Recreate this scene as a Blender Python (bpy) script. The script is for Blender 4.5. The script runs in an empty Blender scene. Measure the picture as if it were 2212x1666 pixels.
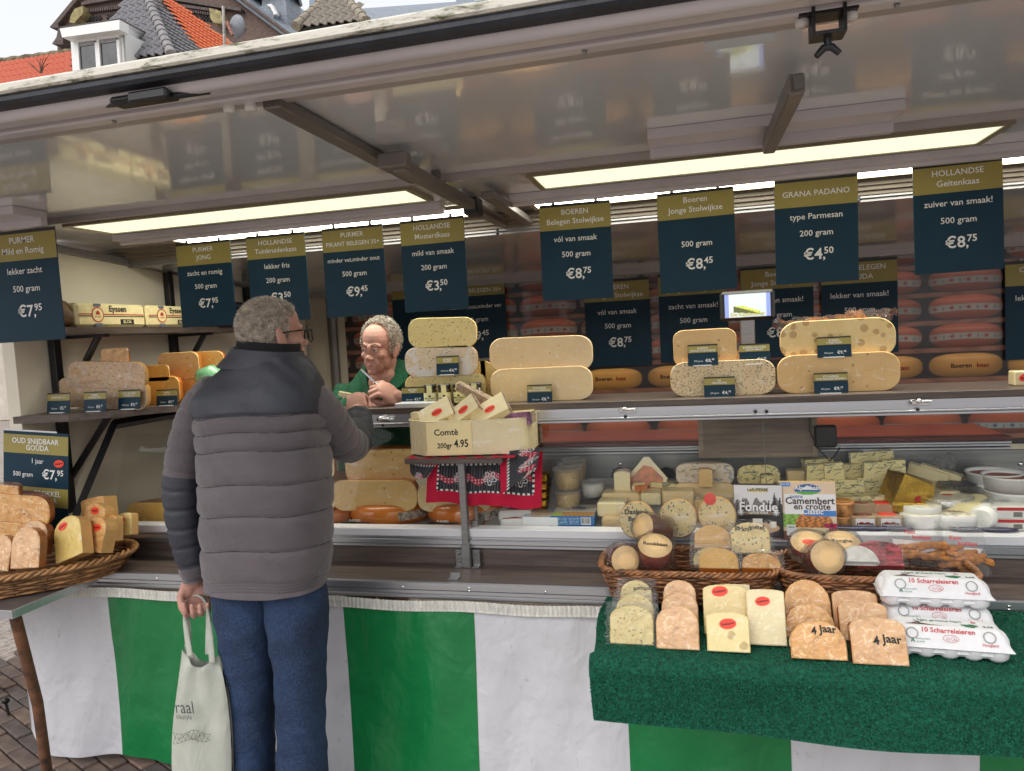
import bpy, math, random
import numpy as np
from mathutils import Vector, Matrix, Quaternion
R = math.radians
random.seed(7)
SC = bpy.context.scene
COL = SC.collection

# ---------------------------------------------------------------- camera
W, H, F = 2212.0, 1666.0, 1550.0          # pixel frame used for reading positions off the photograph
CAM = Vector((0, 0, 1.6))
_yaw, _pit, _rol = R(14.0), R(4.0), R(3.1)
FW = Vector((-math.sin(_yaw)*math.cos(_pit), math.cos(_yaw)*math.cos(_pit), -math.sin(_pit)))
_r0 = Vector((math.cos(_yaw), math.sin(_yaw), 0)); _u0 = _r0.cross(FW)
RT = _r0*math.cos(_rol) - _u0*math.sin(_rol)
UP = _r0*math.sin(_rol) + _u0*math.cos(_rol)
cd = bpy.data.cameras.new('camera'); cam = bpy.data.objects.new('camera', cd); COL.objects.link(cam)
cd.sensor_width = 36; cd.lens = 36*F/W; cd.clip_start = .05; cd.clip_end = 2000
M3 = Matrix((RT, UP, -FW)).transposed().to_4x4(); M3.translation = CAM
cam.matrix_world = M3
SC.camera = cam

def ray(x, y): return FW + RT*((x-W/2)/F) - UP*((y-H/2)/F)
def at(x, y, Y=None, Z=None, X=None):
    """point of the place seen at a pixel, on the plane Y=, Z= or X="""
    d = ray(x, y)
    t = (Y-CAM.y)/d.y if Y is not None else (Z-CAM.z)/d.z if Z is not None else (X-CAM.x)/d.x
    return CAM + d*t
def sc_at(P):                      # metres per pixel at a point
    return (Vector(P)-CAM).dot(FW)/F

# ---------------------------------------------------------------- sky, sun, exposure (overcast daylight)
wd = bpy.data.worlds.new('World'); SC.world = wd; wd.use_nodes = True
nt = wd.node_tree; bg = nt.nodes['Background']
sky = nt.nodes.new('ShaderNodeTexSky'); sky.sky_type = 'NISHITA'; sky.sun_disc = False
SUN_EL, SUN_AZ = R(48), R(205)
sky.sun_elevation = SUN_EL; sky.sun_rotation = SUN_AZ
sky.air_density = 1.0; sky.dust_density = 5.0; sky.ozone_density = 1.0
hs = nt.nodes.new('ShaderNodeHueSaturation'); hs.inputs['Saturation'].default_value = .22
nt.links.new(sky.outputs[0], hs.inputs['Color'])
ovc = nt.nodes.new('ShaderNodeMix'); ovc.data_type = 'RGBA'; ovc.inputs[0].default_value = .75      # even cloud layer
nt.links.new(hs.outputs[0], ovc.inputs[6]); ovc.inputs[7].default_value = (3.0, 3.05, 3.15, 1); nt.links.new(ovc.outputs[2], bg.inputs[0])
bg.inputs[1].default_value = .15
sl = bpy.data.lights.new('sun', 'SUN'); sl.energy = .5; sl.angle = R(60); sl.color = (1, .97, .93)
sun = bpy.data.objects.new('sun', sl); COL.objects.link(sun)
sdir = Vector((math.sin(SUN_AZ)*math.cos(SUN_EL), math.cos(SUN_AZ)*math.cos(SUN_EL), math.sin(SUN_EL)))
sun.rotation_euler = sdir.to_track_quat('Z', 'Y').to_euler()
VS = SC.view_settings
VS.view_transform = 'Standard'; VS.look = 'None'; VS.exposure = 1.12; VS.gamma = 1; VS.use_curve_mapping = False
SC.cycles.use_denoising = True
SC.cycles.max_bounces = 8; SC.cycles.transparent_max_bounces = 12
SC.cycles.diffuse_bounces = 4; SC.cycles.glossy_bounces = 3; SC.cycles.transmission_bounces = 4
SC.cycles.caustics_reflective = False; SC.cycles.caustics_refractive = False
SC.cycles.sample_clamp_indirect = 6

# ---------------------------------------------------------------- materials
def _srgb(c):
    return tuple(((v/255)/12.92 if v/255 <= .04045 else ((v/255+.055)/1.055)**2.4) for v in c)
def S(r, g, b): return _srgb((r, g, b))
MATS = {}
class NT:
    def __init__(s, m): s.t = m.node_tree; s.n = s.t.nodes; s.b = s.n['Principled BSDF']
    def new(s, t, **k):
        n = s.n.new('ShaderNode'+t)
        for a, v in k.items(): setattr(n, a, v)
        return n
    def link(s, a, b): s.t.links.new(a, b)
    def coord(s, scale=(1, 1, 1), out='Object', rot=(0, 0, 0)):
        tc = s.new('TexCoord'); mp = s.new('Mapping'); mp.inputs['Scale'].default_value = scale
        mp.inputs['Rotation'].default_value = rot
        s.link(tc.outputs[out], mp.inputs[0]); return mp.outputs[0]
    def noise(s, vec, scale, detail=3, rough=.55, dist=0):
        n = s.new('TexNoise'); n.inputs['Scale'].default_value = scale; n.inputs['Detail'].default_value = detail
        n.inputs['Roughness'].default_value = rough; n.inputs['Distortion'].default_value = dist
        s.link(vec, n.inputs['Vector']); return n.outputs['Fac']
    def ramp(s, fac, a, b, ca=(0, 0, 0), cb=(1, 1, 1)):
        r = s.new('ValToRGB'); e = r.color_ramp.elements
        e[0].position = a; e[1].position = b; e[0].color = (*ca, 1); e[1].color = (*cb, 1)
        s.link(fac, r.inputs[0]); return r.outputs[0]
    def mix(s, fac, a, b, mode='MIX'):
        m = s.new('Mix', data_type='RGBA', blend_type=mode)
        for sock, v in ((m.inputs[0], fac), (m.inputs[6], a), (m.inputs[7], b)):
            if hasattr(v, 'is_linked'): s.link(v, sock)
            else: sock.default_value = v if isinstance(v, (int, float)) else (*v[:3], 1)
        return m.outputs[2]
    def math(s, op, a, b=None, clamp=False):
        m = s.new('Math', operation=op, use_clamp=clamp)
        for i, v in enumerate((a, b)):
            if v is None: continue
            if hasattr(v, 'is_linked'): s.link(v, m.inputs[i])
            else: m.inputs[i].default_value = v
        return m.outputs[0]
    def bump(s, h, strength, dist=.002, nrm=None):
        b = s.new('Bump'); b.inputs['Strength'].default_value = strength; b.inputs['Distance'].default_value = dist
        s.link(h, b.inputs['Height'])
        if nrm is not None: s.link(nrm, b.inputs['Normal'])
        return b.outputs[0]
def newmat(name):
    m = bpy.data.materials.new(name); m.use_nodes = True; MATS[name] = m
    return m, NT(m)
def P(name, col, rough=.55, metal=0, var=.12, scale=25, bump=0, bscale=None, coat=0, stretch=(1, 1, 1), col2=None, spec=.5, sheen=0, bdist=.002, coat_rough=.1, sss=0):
    """plain surface: two tones mixed by noise, fine relief"""
    m, n = newmat(name); b = n.b
    v = n.coord(stretch)
    f = n.noise(v, scale, 4)
    c2 = col2 or tuple(max(0, c*(1-2*var)) for c in col)
    c1 = tuple(min(1, c*(1+var)) for c in col)
    f = n.ramp(f, .3, .7)
    n.link(n.mix(f, c2, c1), b.inputs['Base Color'])
    b.inputs['Roughness'].default_value = rough; b.inputs['Metallic'].default_value = metal
    b.inputs['Specular IOR Level'].default_value = spec
    b.inputs['Coat Weight'].default_value = coat; b.inputs['Coat Roughness'].default_value = coat_rough
    b.inputs['Sheen Weight'].default_value = sheen
    if sss:
        b.inputs['Subsurface Weight'].default_value = sss; b.inputs['Subsurface Radius'].default_value = (.012, .006, .003); b.inputs['Subsurface Scale'].default_value = 1
    if bump: n.link(n.bump(n.noise(v, bscale or scale*4, 5, .6), bump, bdist), b.inputs['Normal'])
    return m
def cheese(name, c1, c2, speck=None, hole=None, wrap=.7, film=0, crystal=None, rough=.45, vein=None):
    """cheese paste: mottled tone, specks / holes / crystals, optional cling film gloss with painted glints"""
    m, n = newmat(name); b = n.b
    v = n.coord()
    col = n.mix(n.ramp(n.noise(v, 9, 4), .3, .7), c2, c1)
    hts = n.noise(v, 120, 4)
    if crystal:
        cr = n.ramp(n.noise(v, 55, 5, .65, 1.2), .54, .62)
        col = n.mix(cr, col, crystal)
        cr2 = n.ramp(n.noise(v, 28, 4, .6, .5), .35, .5, (1, 1, 1), (0, 0, 0))
        col = n.mix(n.math('MULTIPLY', cr2, .6), col, tuple(x*.55 for x in c2))
    def cells(sc, thr, soft, keep, jit):
        vo = n.new('TexVoronoi'); vo.inputs['Scale'].default_value = sc
        d = n.new('VectorMath', operation='ADD'); nn = n.new('TexNoise'); nn.inputs['Scale'].default_value = sc*1.5
        sv = n.new('VectorMath', operation='SCALE'); sv.inputs['Scale'].default_value = jit
        n.link(v, nn.inputs['Vector']); n.link(nn.outputs['Color'], sv.inputs[0]); n.link(v, d.inputs[0]); n.link(sv.outputs[0], d.inputs[1])
        n.link(d.outputs[0], vo.inputs['Vector'])
        k = n.ramp(vo.outputs['Distance'], thr, thr+soft, (1, 1, 1), (0, 0, 0))
        sep = n.new('SeparateColor'); n.link(vo.outputs['Color'], sep.inputs[0])
        kk = n.math('LESS_THAN', sep.outputs[0], keep)
        return n.math('MULTIPLY', k, kk)
    if vein:
        vf = n.math('MULTIPLY', n.ramp(n.noise(n.coord((1, 1, 1.8), rot=(.3, .2, .4)), 34, 4, .62, .9), .53, .57), n.ramp(n.noise(v, 10, 2), .3, .45))
        col = n.mix(n.math('MULTIPLY', vf, .85), col, vein)
    if speck:
        sc_, thr, keep, scol = speck
        col = n.mix(cells(sc_, thr, .1, keep, .012), col, scol)
    if hole:
        sc_, thr, keep = hole
        h = cells(sc_, thr, .08, keep, .004)
        col = n.mix(n.math('MULTIPLY', h, .75), col, tuple(x*k for x, k in zip(c2, (.56, .44, .30))))
        hts = n.math('SUBTRACT', hts, n.math('MULTIPLY', h, 4))
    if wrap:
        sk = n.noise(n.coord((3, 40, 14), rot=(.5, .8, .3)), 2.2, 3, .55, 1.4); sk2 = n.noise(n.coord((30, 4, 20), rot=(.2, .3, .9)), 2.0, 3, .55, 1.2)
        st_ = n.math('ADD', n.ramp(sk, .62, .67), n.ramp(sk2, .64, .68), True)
        col = n.mix(n.math('MULTIPLY', st_, .55*wrap), col, (.92, .86, .78))  # wrap glints painted as pale streaks into the base colour
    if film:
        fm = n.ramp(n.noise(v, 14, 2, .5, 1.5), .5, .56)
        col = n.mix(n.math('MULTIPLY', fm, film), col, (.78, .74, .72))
    n.link(col, b.inputs['Base Color'])
    b.inputs['Roughness'].default_value = rough
    b.inputs['Subsurface Weight'].default_value = .0
    n.link(n.bump(hts, .25, .0015), b.inputs['Normal'])
    if wrap:
        w = n.coord((1, 1, 1), rot=(.4, .5, .6)); mp = n.coord((6, 30, 10), rot=(.3, .9, .5))
        h1 = n.noise(mp, 3.2, 3, .6, 1.0); h2 = n.noise(w, 26, 3, .6, .8)
        hh = n.math('ADD', h1, h2)
        b.inputs['Coat Weight'].default_value = wrap; b.inputs['Coat Roughness'].default_value = .07; b.inputs['Coat IOR'].default_value = 1.6
        n.link(n.bump(hh, .7, .012), b.inputs['Coat Normal'])
    return m
def film_mat(name, tint=(.95, .95, .95), alpha=.16, scale=22, strength=.9):
    """clear plastic bag: mostly see-through, crinkled gloss"""
    m, n = newmat(name)
    tr = n.new('BsdfTransparent'); tr.inputs[0].default_value = (.93, .93, .93, 1)
    gl = n.new('BsdfGlossy'); gl.inputs['Roughness'].default_value = .12; gl.inputs[0].default_value = (*tint, 1)
    df = n.new('BsdfDiffuse'); df.inputs[0].default_value = (*tint, 1)
    v = n.coord()
    nrm = n.bump(n.noise(v, scale, 3, .6, 1.5), strength, .02)
    n.link(nrm, gl.inputs['Normal'])
    fr = n.new('Fresnel'); fr.inputs[0].default_value = 1.45; n.link(nrm, fr.inputs['Normal'])
    fac = n.math('ADD', n.math('MULTIPLY', fr.outputs[0], .45), alpha*.2, True)
    m1 = n.new('MixShader'); n.link(fac, m1.inputs[0]); n.link(tr.outputs[0], m1.inputs[1]); n.link(gl.outputs[0], m1.inputs[2])
    m2 = n.new('MixShader'); m2.inputs[0].default_value = alpha*.45; n.link(m1.outputs[0], m2.inputs[1]); n.link(df.outputs[0], m2.inputs[2])
    n.link(m2.outputs[0], n.n['Material Output'].inputs[0])
    return m
def glass_mat(name, refl=.9, tint=(.97, .98, .97)):
    m, n = newmat(name)
    tr = n.new('BsdfTransparent'); tr.inputs[0].default_value = (*tint, 1)
    gl = n.new('BsdfGlossy'); gl.inputs['Roughness'].default_value = .02
    fr = n.new('Fresnel'); fr.inputs[0].default_value = 1.45
    m1 = n.new('MixShader'); n.link(n.math('MULTIPLY', fr.outputs[0], refl), m1.inputs[0]); n.link(tr.outputs[0], m1.inputs[1]); n.link(gl.outputs[0], m1.inputs[2])
    n.link(m1.outputs[0], n.n['Material Output'].inputs[0]); return m
def emit_mat(name, col, strength, ribs=False):
    m, n = newmat(name); b = n.b
    b.inputs['Base Color'].default_value = (.8, .8, .75, 1)
    if ribs:
        w = n.new('TexWave'); w.inputs['Scale'].default_value = 60; w.inputs['Distortion'].default_value = 0
        n.link(n.coord(rot=(0, 0, .5)), w.inputs['Vector'])
        c = n.mix(n.ramp(w.outputs['Fac'], .2, .9), tuple(x*.8 for x in col), col)
        n.link(c, b.inputs['Emission Color'])
    else: b.inputs['Emission Color'].default_value = (*col, 1)
    b.inputs['Emission Strength'].default_value = strength
    return m
def vcol_mat(name, rough=.35, coat=0, emit=0):
    """flat print carried by a colour attribute that the script computes"""
    m, n = newmat(name); a = n.new('Attribute'); a.attribute_name = 'print'
    n.link(a.outputs['Color'], n.b.inputs['Base Color']); n.b.inputs['Roughness'].default_value = rough
    n.b.inputs['Coat Weight'].default_value = coat
    if emit:
        n.link(a.outputs['Color'], n.b.inputs['Emission Color']); n.b.inputs['Emission Strength'].default_value = emit
    return m
def wood(name, c1, c2, axis=0, rough=.5):
    m, n = newmat(name)
    st = [18, 18, 18]; st[axis] = 1.2
    v = n.coord(tuple(st))
    f = n.noise(v, 2.4, 6, .62, .6); g = n.noise(v, 9, 4, .6)
    col = n.mix(n.ramp(f, .32, .68), c2, c1); col = n.mix(n.math('MULTIPLY', n.ramp(g, .45, .7), .35), col, tuple(x*.55 for x in c2))
    n.link(col, n.b.inputs['Base Color']); n.b.inputs['Roughness'].default_value = rough
    n.link(n.bump(g, .2, .001), n.b.inputs['Normal']); return m

navy = P('navy_print', S(18, 54, 72), .42, var=.08, scale=6, spec=.22, bump=.05, bscale=3, bdist=.01)
olive = P('olive_print', S(158, 144, 72), .42, var=.05, scale=6)
blackm = P('black_plastic', S(22, 23, 25), .4, var=.2)
white_ink = P('white_ink', S(238, 238, 236), .5, var=.01)
black_ink = P('black_ink', S(18, 18, 20), .5, var=.05)
red_ink = P('red_ink', S(200, 40, 45), .5, var=.05)
green_ink = P('green_ink', S(30, 120, 80), .5, var=.05)
alu = P('aluminium', S(196, 198, 204), .32, .85, var=.05, scale=3, stretch=(.3, 20, 20), bump=.04)
alu_dull = P('dull_aluminium', S(150, 148, 150), .42, .6, var=.08, scale=4, stretch=(.5, 12, 12))
white_paint = P('white_profile', S(222, 222, 226), .35, var=.03, scale=5)
steel = P('brushed_steel', S(150, 150, 150), .35, .8, var=.1, scale=8, stretch=(.4, 10, 10))
chrome = P('chrome', S(225, 225, 228), .12, 1, var=.02)
dark_frame = P('dark_frame', S(48, 48, 52), .4, .3, var=.1)
wood_dk = wood('grey_brown_wood', S(112, 99, 92), S(78, 67, 62), 0, .38)
wood_y = wood('grey_brown_wood_crosswise', S(104, 92, 84), S(72, 62, 56), 1, .42)
sticker = P('red_sticker', S(250, 72, 48), .45, var=.03)
card_white = P('white_card', S(235, 235, 235), .5, var=.02)

# ---------------------------------------------------------------- mesh building
def Tm(loc=(0, 0, 0), rot=(0, 0, 0), s=(1, 1, 1)):
    from mathutils import Euler
    return Matrix.Translation(loc) @ Euler(rot).to_matrix().to_4x4() @ Matrix.Diagonal((*s, 1))
class MB:
    def __init__(s): s.v = []; s.f = []; s.m = []; s.sm = []
    def add(s, vs, fs, mat=0, smooth=False, M=None):
        o = len(s.v)
        s.v += [tuple(M @ Vector(p)) for p in vs] if M is not None else [tuple(p) for p in vs]
        for i, q in enumerate(fs):
            s.f.append(tuple(o+k for k in q)); s.m.append(mat[i] if isinstance(mat, (list, tuple)) else mat); s.sm.append(smooth)
        return s
    def box(s, a, b, mat=0, M=None, bev=0):
        """box between two corners; bev chamfers every edge"""
        x0, y0, z0 = [min(p, q) for p, q in zip(a, b)]; x1, y1, z1 = [max(p, q) for p, q in zip(a, b)]
        if not bev:
            vs = [(x, y, z) for x in (x0, x1) for y in (y0, y1) for z in (z0, z1)]
            return s.add(vs, [(0, 1, 3, 2), (4, 6, 7, 5), (0, 4, 5, 1), (2, 3, 7, 6), (0, 2, 6, 4), (1, 5, 7, 3)], mat, False, M)
        e = min(bev, (x1-x0)/2.01, (y1-y0)/2.01, (z1-z0)/2.01)
        vs = []; idx = {}
        for i, (xx, sx) in enumerate(((x0, 1), (x1, -1))):
            for j, (yy, sy) in enumerate(((y0, 1), (y1, -1))):
                for k, (zz, sz) in enumerate(((z0, 1), (z1, -1))):
                    for a_ in range(3):
                        p = [xx+sx*e, yy+sy*e, zz+sz*e]; p[a_] = (xx, yy, zz)[a_]
                        idx[i, j, k, a_] = len(vs); vs.append(tuple(p))
        fs = []
        for a_ in range(3):
            for q in range(2):
                o = [0, 0, 0]; o[a_] = q; b_, c_ = (a_+1) % 3, (a_+2) % 3
                l = []
                for u, w in ((0, 0), (1, 0), (1, 1), (0, 1)):
                    o[b_], o[c_] = u, w; l.append(idx[(*o, a_)])
                fs.append(tuple(l if q else l[::-1]))
        for a_ in range(3):
            b_, c_ = (a_+1) % 3, (a_+2) % 3
            for u in range(2):
                for w in range(2):
                    o = [0, 0, 0]; o[b_] = u; o[c_] = w; p = [0, 0, 0]; p[b_] = u; p[c_] = w; p[a_] = 1
                    fs.append((idx[(*o, b_)], idx[(*p, b_)], idx[(*p, c_)], idx[(*o, c_)]))
        for i in range(2):
            for j in range(2):
                for k in range(2): fs.append((idx[i, j, k, 0], idx[i, j, k, 1], idx[i, j, k, 2]))
        return s.add(vs, fs, mat, False, M)
    def prism(s, poly, h0, h1, ax='z', mat=0, M=None, cap_mat=None, smooth=False):
        """polygon extruded along an axis"""
        n = len(poly)
        def p3(p, h): return (p[0], p[1], h) if ax == 'z' else (p[0], h, p[1]) if ax == 'y' else (h, p[0], p[1])
        vs = [p3(p, h0) for p in poly]+[p3(p, h1) for p in poly]
        s.add(vs, [(i, (i+1) % n, n+(i+1) % n, n+i) for i in range(n)], mat, smooth, M)
        return s.add(vs, [tuple(range(n))[::-1], tuple(range(n, 2*n))], mat if cap_mat is None else cap_mat, False, M)
    def lathe(s, prof, n=20, a0=0, a1=2*math.pi, mat=0, M=None, cut=None, smooth=True):
        """profile (r,z) turned about z; cut: material of the two flat faces of a part-turn"""
        full = abs(a1-a0-2*math.pi) < 1e-6; k = len(prof); N = n if full else n+1
        vs = []
        for i in range(N):
            a = a0+(a1-a0)*i/n; c, q = math.cos(a), math.sin(a)
            vs += [(r*c, r*q, z) for r, z in prof]
        fs = [(i*k+j, ((i+1) % N)*k+j, ((i+1) % N)*k+j+1, i*k+j+1) for i in range(n) for j in range(k-1)]
        s.add(vs, fs, mat, smooth, M)
        if not full and cut is not None:
            for i, rev in ((0, False), (n, True)):
                l = vs[i*k:(i+1)*k]; q = tuple(range(k)); s.add(l, [q[::-1] if rev else q], cut, False, M)
        return s
    def tube(s, pts, r, n=8, mat=0, M=None, cap=True, smooth=True, flat=None):
        pts = [Vector(p) for p in pts]; rs = r if isinstance(r, (list, tuple)) else [r]*len(pts)
        vs = []; prev = None
        for i, p in enumerate(pts):
            t = (pts[min(i+1, len(pts)-1)]-pts[max(i-1, 0)])
            t = t.normalized() if t.length > 1e-9 else Vector((0, 0, 1))
            if prev is None:
                a = t.cross(Vector((0, 0, 1)) if abs(t.z) < .9 else Vector((1, 0, 0))).normalized()
            else: a = (prev-t*prev.dot(t)).normalized()
            prev = a; b = t.cross(a)
            fl = flat if flat else 1
            vs += [p+(a*math.cos(2*math.pi*j/n)+b*math.sin(2*math.pi*j/n)*fl)*rs[i] for j in range(n)]
        fs = [(i*n+j, i*n+(j+1) % n, (i+1)*n+(j+1) % n, (i+1)*n+j) for i in range(len(pts)-1) for j in range(n)]
        s.add(vs, fs, mat, smooth, M)
        if cap:
            s.add(vs[:n], [tuple(range(n))[::-1]], mat, False, M); s.add(vs[-n:], [tuple(range(n))], mat, False, M)
        return s
    def grid(s, fn, nu, nv, mat=0, M=None, smooth=True):
        vs = [fn(i/nu, j/nv) for j in range(nv+1) for i in range(nu+1)]
        w = nu+1
        return s.add(vs, [(j*w+i, j*w+i+1, (j+1)*w+i+1, (j+1)*w+i) for j in range(nv) for i in range(nu)], mat, smooth, M)
    def ball(s, c, r, nu=14, nv=9, mat=0, M=None):
        r = (r, r, r) if isinstance(r, (int, float)) else r
        MM = Matrix.Translation(c) @ Matrix.Diagonal((*r, 1))
        if M is not None: MM = M @ MM
        prof = [(max(1e-4, math.sin(math.pi*j/nv)), -math.cos(math.pi*j/nv)) for j in range(nv+1)]
        return s.lathe(prof, nu, mat=mat, M=MM)
    def text(s, string, size, M, mat=0, align='C', bold=.0, wide=1.0):
        vs, fs, w = glyphs(string, bold)
        dx = -w/2 if align == 'C' else -w if align == 'R' else 0
        return s.add([((x+dx)*size*wide, y*size, 0) for x, y in vs], fs, mat, False, M)
    def build(s, name, mats, parent=None, loc=(0, 0, 0), rot=(0, 0, 0), **props):
        me = bpy.data.meshes.new(name); me.from_pydata(s.v, [], s.f)
        for m in (mats if isinstance(mats, (list, tuple)) else [mats]): me.materials.append(m)
        me.polygons.foreach_set('material_index', s.m); me.polygons.foreach_set('use_smooth', s.sm); me.update()
        return link(name, me, parent, loc, rot, **props)
def link(name, me, parent=None, loc=(0, 0, 0), rot=(0, 0, 0), **props):
    o = bpy.data.objects.new(name, me); COL.objects.link(o)
    o.location = loc; o.rotation_euler = rot
    if parent is not None: o.parent = parent
    for k, v in props.items():
        if v is not None: o[k] = v
    return o
def thing(name, label, cat, loc=(0, 0, 0), rot=(0, 0, 0), group=None):
    return link(name, None, None, loc, rot, label=label, category=cat, group=group)
def struct(o): o['kind'] = 'structure'; return o
def bevel(o, w=.003, seg=2):
    m = o.modifiers.new('bevel', 'BEVEL'); m.width = w; m.segments = seg; m.limit_method = 'ANGLE'; m.angle_limit = R(40); return o
def copy_tree(o, parent=None):
    c = o.copy(); COL.objects.link(c); c.parent = parent
    for ch in list(o.children): copy_tree(ch, c)
    return c
_gl = {}
def glyphs(string, bold=0):
    key = (string, bold)
    if key not in _gl:
        cu = bpy.data.curves.new('t', 'FONT'); cu.body = string; cu.size = 1; cu.resolution_u = 2; cu.offset = bold; cu.fill_mode = 'FRONT'
        ob = bpy.data.objects.new('t', cu)
        me = bpy.data.meshes.new_from_object(ob)
        vs = [(v.co.x, v.co.y) for v in me.vertices]; fs = [tuple(p.vertices) for p in me.polygons]
        w = max((x for x, _ in vs), default=0)
        bpy.data.objects.remove(ob); bpy.data.curves.remove(cu); bpy.data.meshes.remove(me)
        _gl[key] = (vs, fs, w)
    return _gl[key]
FACE = Matrix.Rotation(R(90), 4, 'X')        # puts flat print upright, facing -Y (towards the customers)
def printed(name, w, h, nx, ny, fn, mat, parent=None, loc=(0, 0, 0), rot=(0, 0, 0), thick=0, **props):
    """upright print facing -Y, origin bottom centre; fn(u,v)->rgb arrays, v up"""
    u, v = np.meshgrid((np.arange(nx+1))/nx, (np.arange(ny+1))/ny)
    col = np.clip(np.stack(np.broadcast_arrays(*fn(u, v)), -1), 0, 1).reshape(-1, 3)
    co = np.stack([(u-.5)*w, np.zeros_like(u), v*h], -1).reshape(-1, 3)
    i = np.arange(nx)[None, :]+np.arange(ny)[:, None]*(nx+1)
    fs = np.stack([i, i+1, i+nx+2, i+nx+1], -1).reshape(-1, 4)
    me = bpy.data.meshes.new(name); me.from_pydata(co.tolist(), [], fs.tolist()); me.materials.append(mat)
    a = me.color_attributes.new('print', 'FLOAT_COLOR', 'POINT')
    a.data.foreach_set('color', np.concatenate([col, np.ones((len(col), 1))], 1).astype(np.float32).ravel())
    return link(name, me, parent, loc, rot, **props)
# ================================================================ the setting: ground
YL, ZC, YB, YSH, ZSH = 2.27, .768, 2.47, 2.62, 1.34     # counter lip, counter top, back board, shelf front, shelf top
m_joint = P('paving_sand', S(160, 150, 142), .95, var=.25, scale=30, bump=.5)
gb = MB(); gb.add([(-150, -60, -.02), (150, -60, -.02), (150, 260, -.02), (-150, 260, -.02)], [(0, 1, 2, 3)])
ground = struct(gb.build('ground', m_joint))
pm = [P('clinker_%d' % i, S(*c), .8, var=.2, scale=18, bump=.5, bscale=90) for i, c in enumerate(((104, 88, 80), (92, 82, 78), (118, 98, 86)))]
pmesh = []
for i, m in enumerate(pm):
    q = MB(); q.box((-.097, -.03, -.05), (.097, .03, 0), bev=.005)
    o = q.build('paver', m, ground); pmesh.append(o.data); bpy.data.objects.remove(o)
random.seed(3); k = 0; pd = R(-24); ca, sa = math.cos(pd), math.sin(pd)
for r_ in range(-26, 30):
    for c_ in range(-9, 9):
        a, b = c_*.2+(.1 if r_ % 2 else 0)+random.uniform(-.003, .003), r_*.066
        x, y = -2.75+a*ca-b*sa, 2.55+a*sa+b*ca
        if not (-3.7 < x < -1.55 and 1.95 < y < 3.6) or (x > -2.45 and y > 2.75): continue
        p = at  # visible-lower-left patch only
        o = link('paver', pmesh[random.randrange(3)], ground, (x, y, .0+random.uniform(-.004, .002)), (random.uniform(-.015, .015), random.uniform(-.015, .015), pd+random.uniform(-.012, .012))); k += 1
        if k >= 298: break
    if k >= 298: break

# ================================================================ market trailer
m_ceil, n = newmat('gloss_ceiling_panel')
v = n.coord((1.2, 14, 14)); n.b.inputs['Base Color'].default_value = (*S(218, 220, 224), 1)
n.b.inputs['Roughness'].default_value = .22; n.b.inputs['Coat Weight'].default_value = 1; n.b.inputs['Coat Roughness'].default_value = .02; n.b.inputs['Coat IOR'].default_value = 1.75
v2 = n.coord((5, 60, 1))
n.link(n.bump(n.math('ADD', n.noise(v2, 3, 2), n.math('MULTIPLY', n.noise(n.coord((3, 5, 1)), 2, 1), .6)), .045, .0012), n.b.inputs['Coat Normal'])
cream = P('cream_panel', S(234, 227, 208), .35, var=.05, scale=2.5, coat=.4)
tarp = P('cream_tarpaulin', S(224, 214, 194), .6, var=.1, scale=3, bump=.15, bscale=8)
moss, n = newmat('mossy_white_edge'); v = n.coord((1, 4, 4))
f1 = n.ramp(n.noise(v, 9, 6, .7, .6), .48, .6); f2 = n.ramp(n.noise(v, 30, 5, .7), .45, .6)
c = n.mix(n.math('MULTIPLY', f1, n.math('ADD', f2, .25, True)), S(214, 210, 198), S(84, 84, 50)); n.link(c, n.b.inputs['Base Color']); n.b.inputs['Roughness'].default_value = .7
rubber = P('dark_rubber', S(34, 37, 46), .55, var=.35, scale=10, bump=.6, bscale=18, bdist=.006)
grey_prof = P('grey_profile', S(172, 164, 162), .4, .2, var=.06, scale=3)
pink_prof = P('pale_profile', S(206, 200, 204), .35, .15, var=.06, scale=3, coat=.3)

trailer = thing('market_trailer', 'open-sided cheese market trailer with raised glossy flap and wooden counter', 'market trailer')
XA, XB = -3.6, 3.2
# --- raised flap
fl = MB(); fl.box((XA, 1.36, 2.112), (XB, 2.165, 2.136))
flap = fl.build('raised_flap', m_ceil, trailer)
q = MB(); q.box((XA, 1.15, 2.118), (XB, 1.185, 2.138), bev=.004); q.box((XA, 1.19, 2.1405), (XB, 2.17, 2.146)); q.build('mossy_edge', moss, flap)
q = MB(); q.box((XA, 1.152, 2.098), (XB, 1.19, 2.1165), bev=.006); q.build('rubber_seal', rubber, flap)
q = MB()
q.tube([(XA, 1.205, 2.102), (XB, 1.205, 2.102)], .019, 14)
q.box((XA, 1.226, 2.094), (XB, 1.262, 2.125), bev=.004); q.box((XA, 1.265, 2.102), (XB, 1.282, 2.125)); q.box((XA, 1.284, 2.092), (XB, 1.318, 2.125), bev=.004)
q.build('edge_profile', pink_prof, flap)
q = MB(); q.box((XA, 1.32, 2.099), (XB, 1.362, 2.128), bev=.003); q.build('inner_frame', grey_prof, flap)
q = MB(); q.box((XA, 2.167, 2.09), (XB, 2.181, 2.13)); q.build('hinge_strip', grey_prof, flap)
for x in (-1.15, -.16, .34):
    q = MB(); q.lathe([(.0001, 0), (.005, 0), (.004, -.004), (.0001, -.005)], 8); q.build('rivet', steel, flap, (x, 1.30, 2.0915))
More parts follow.
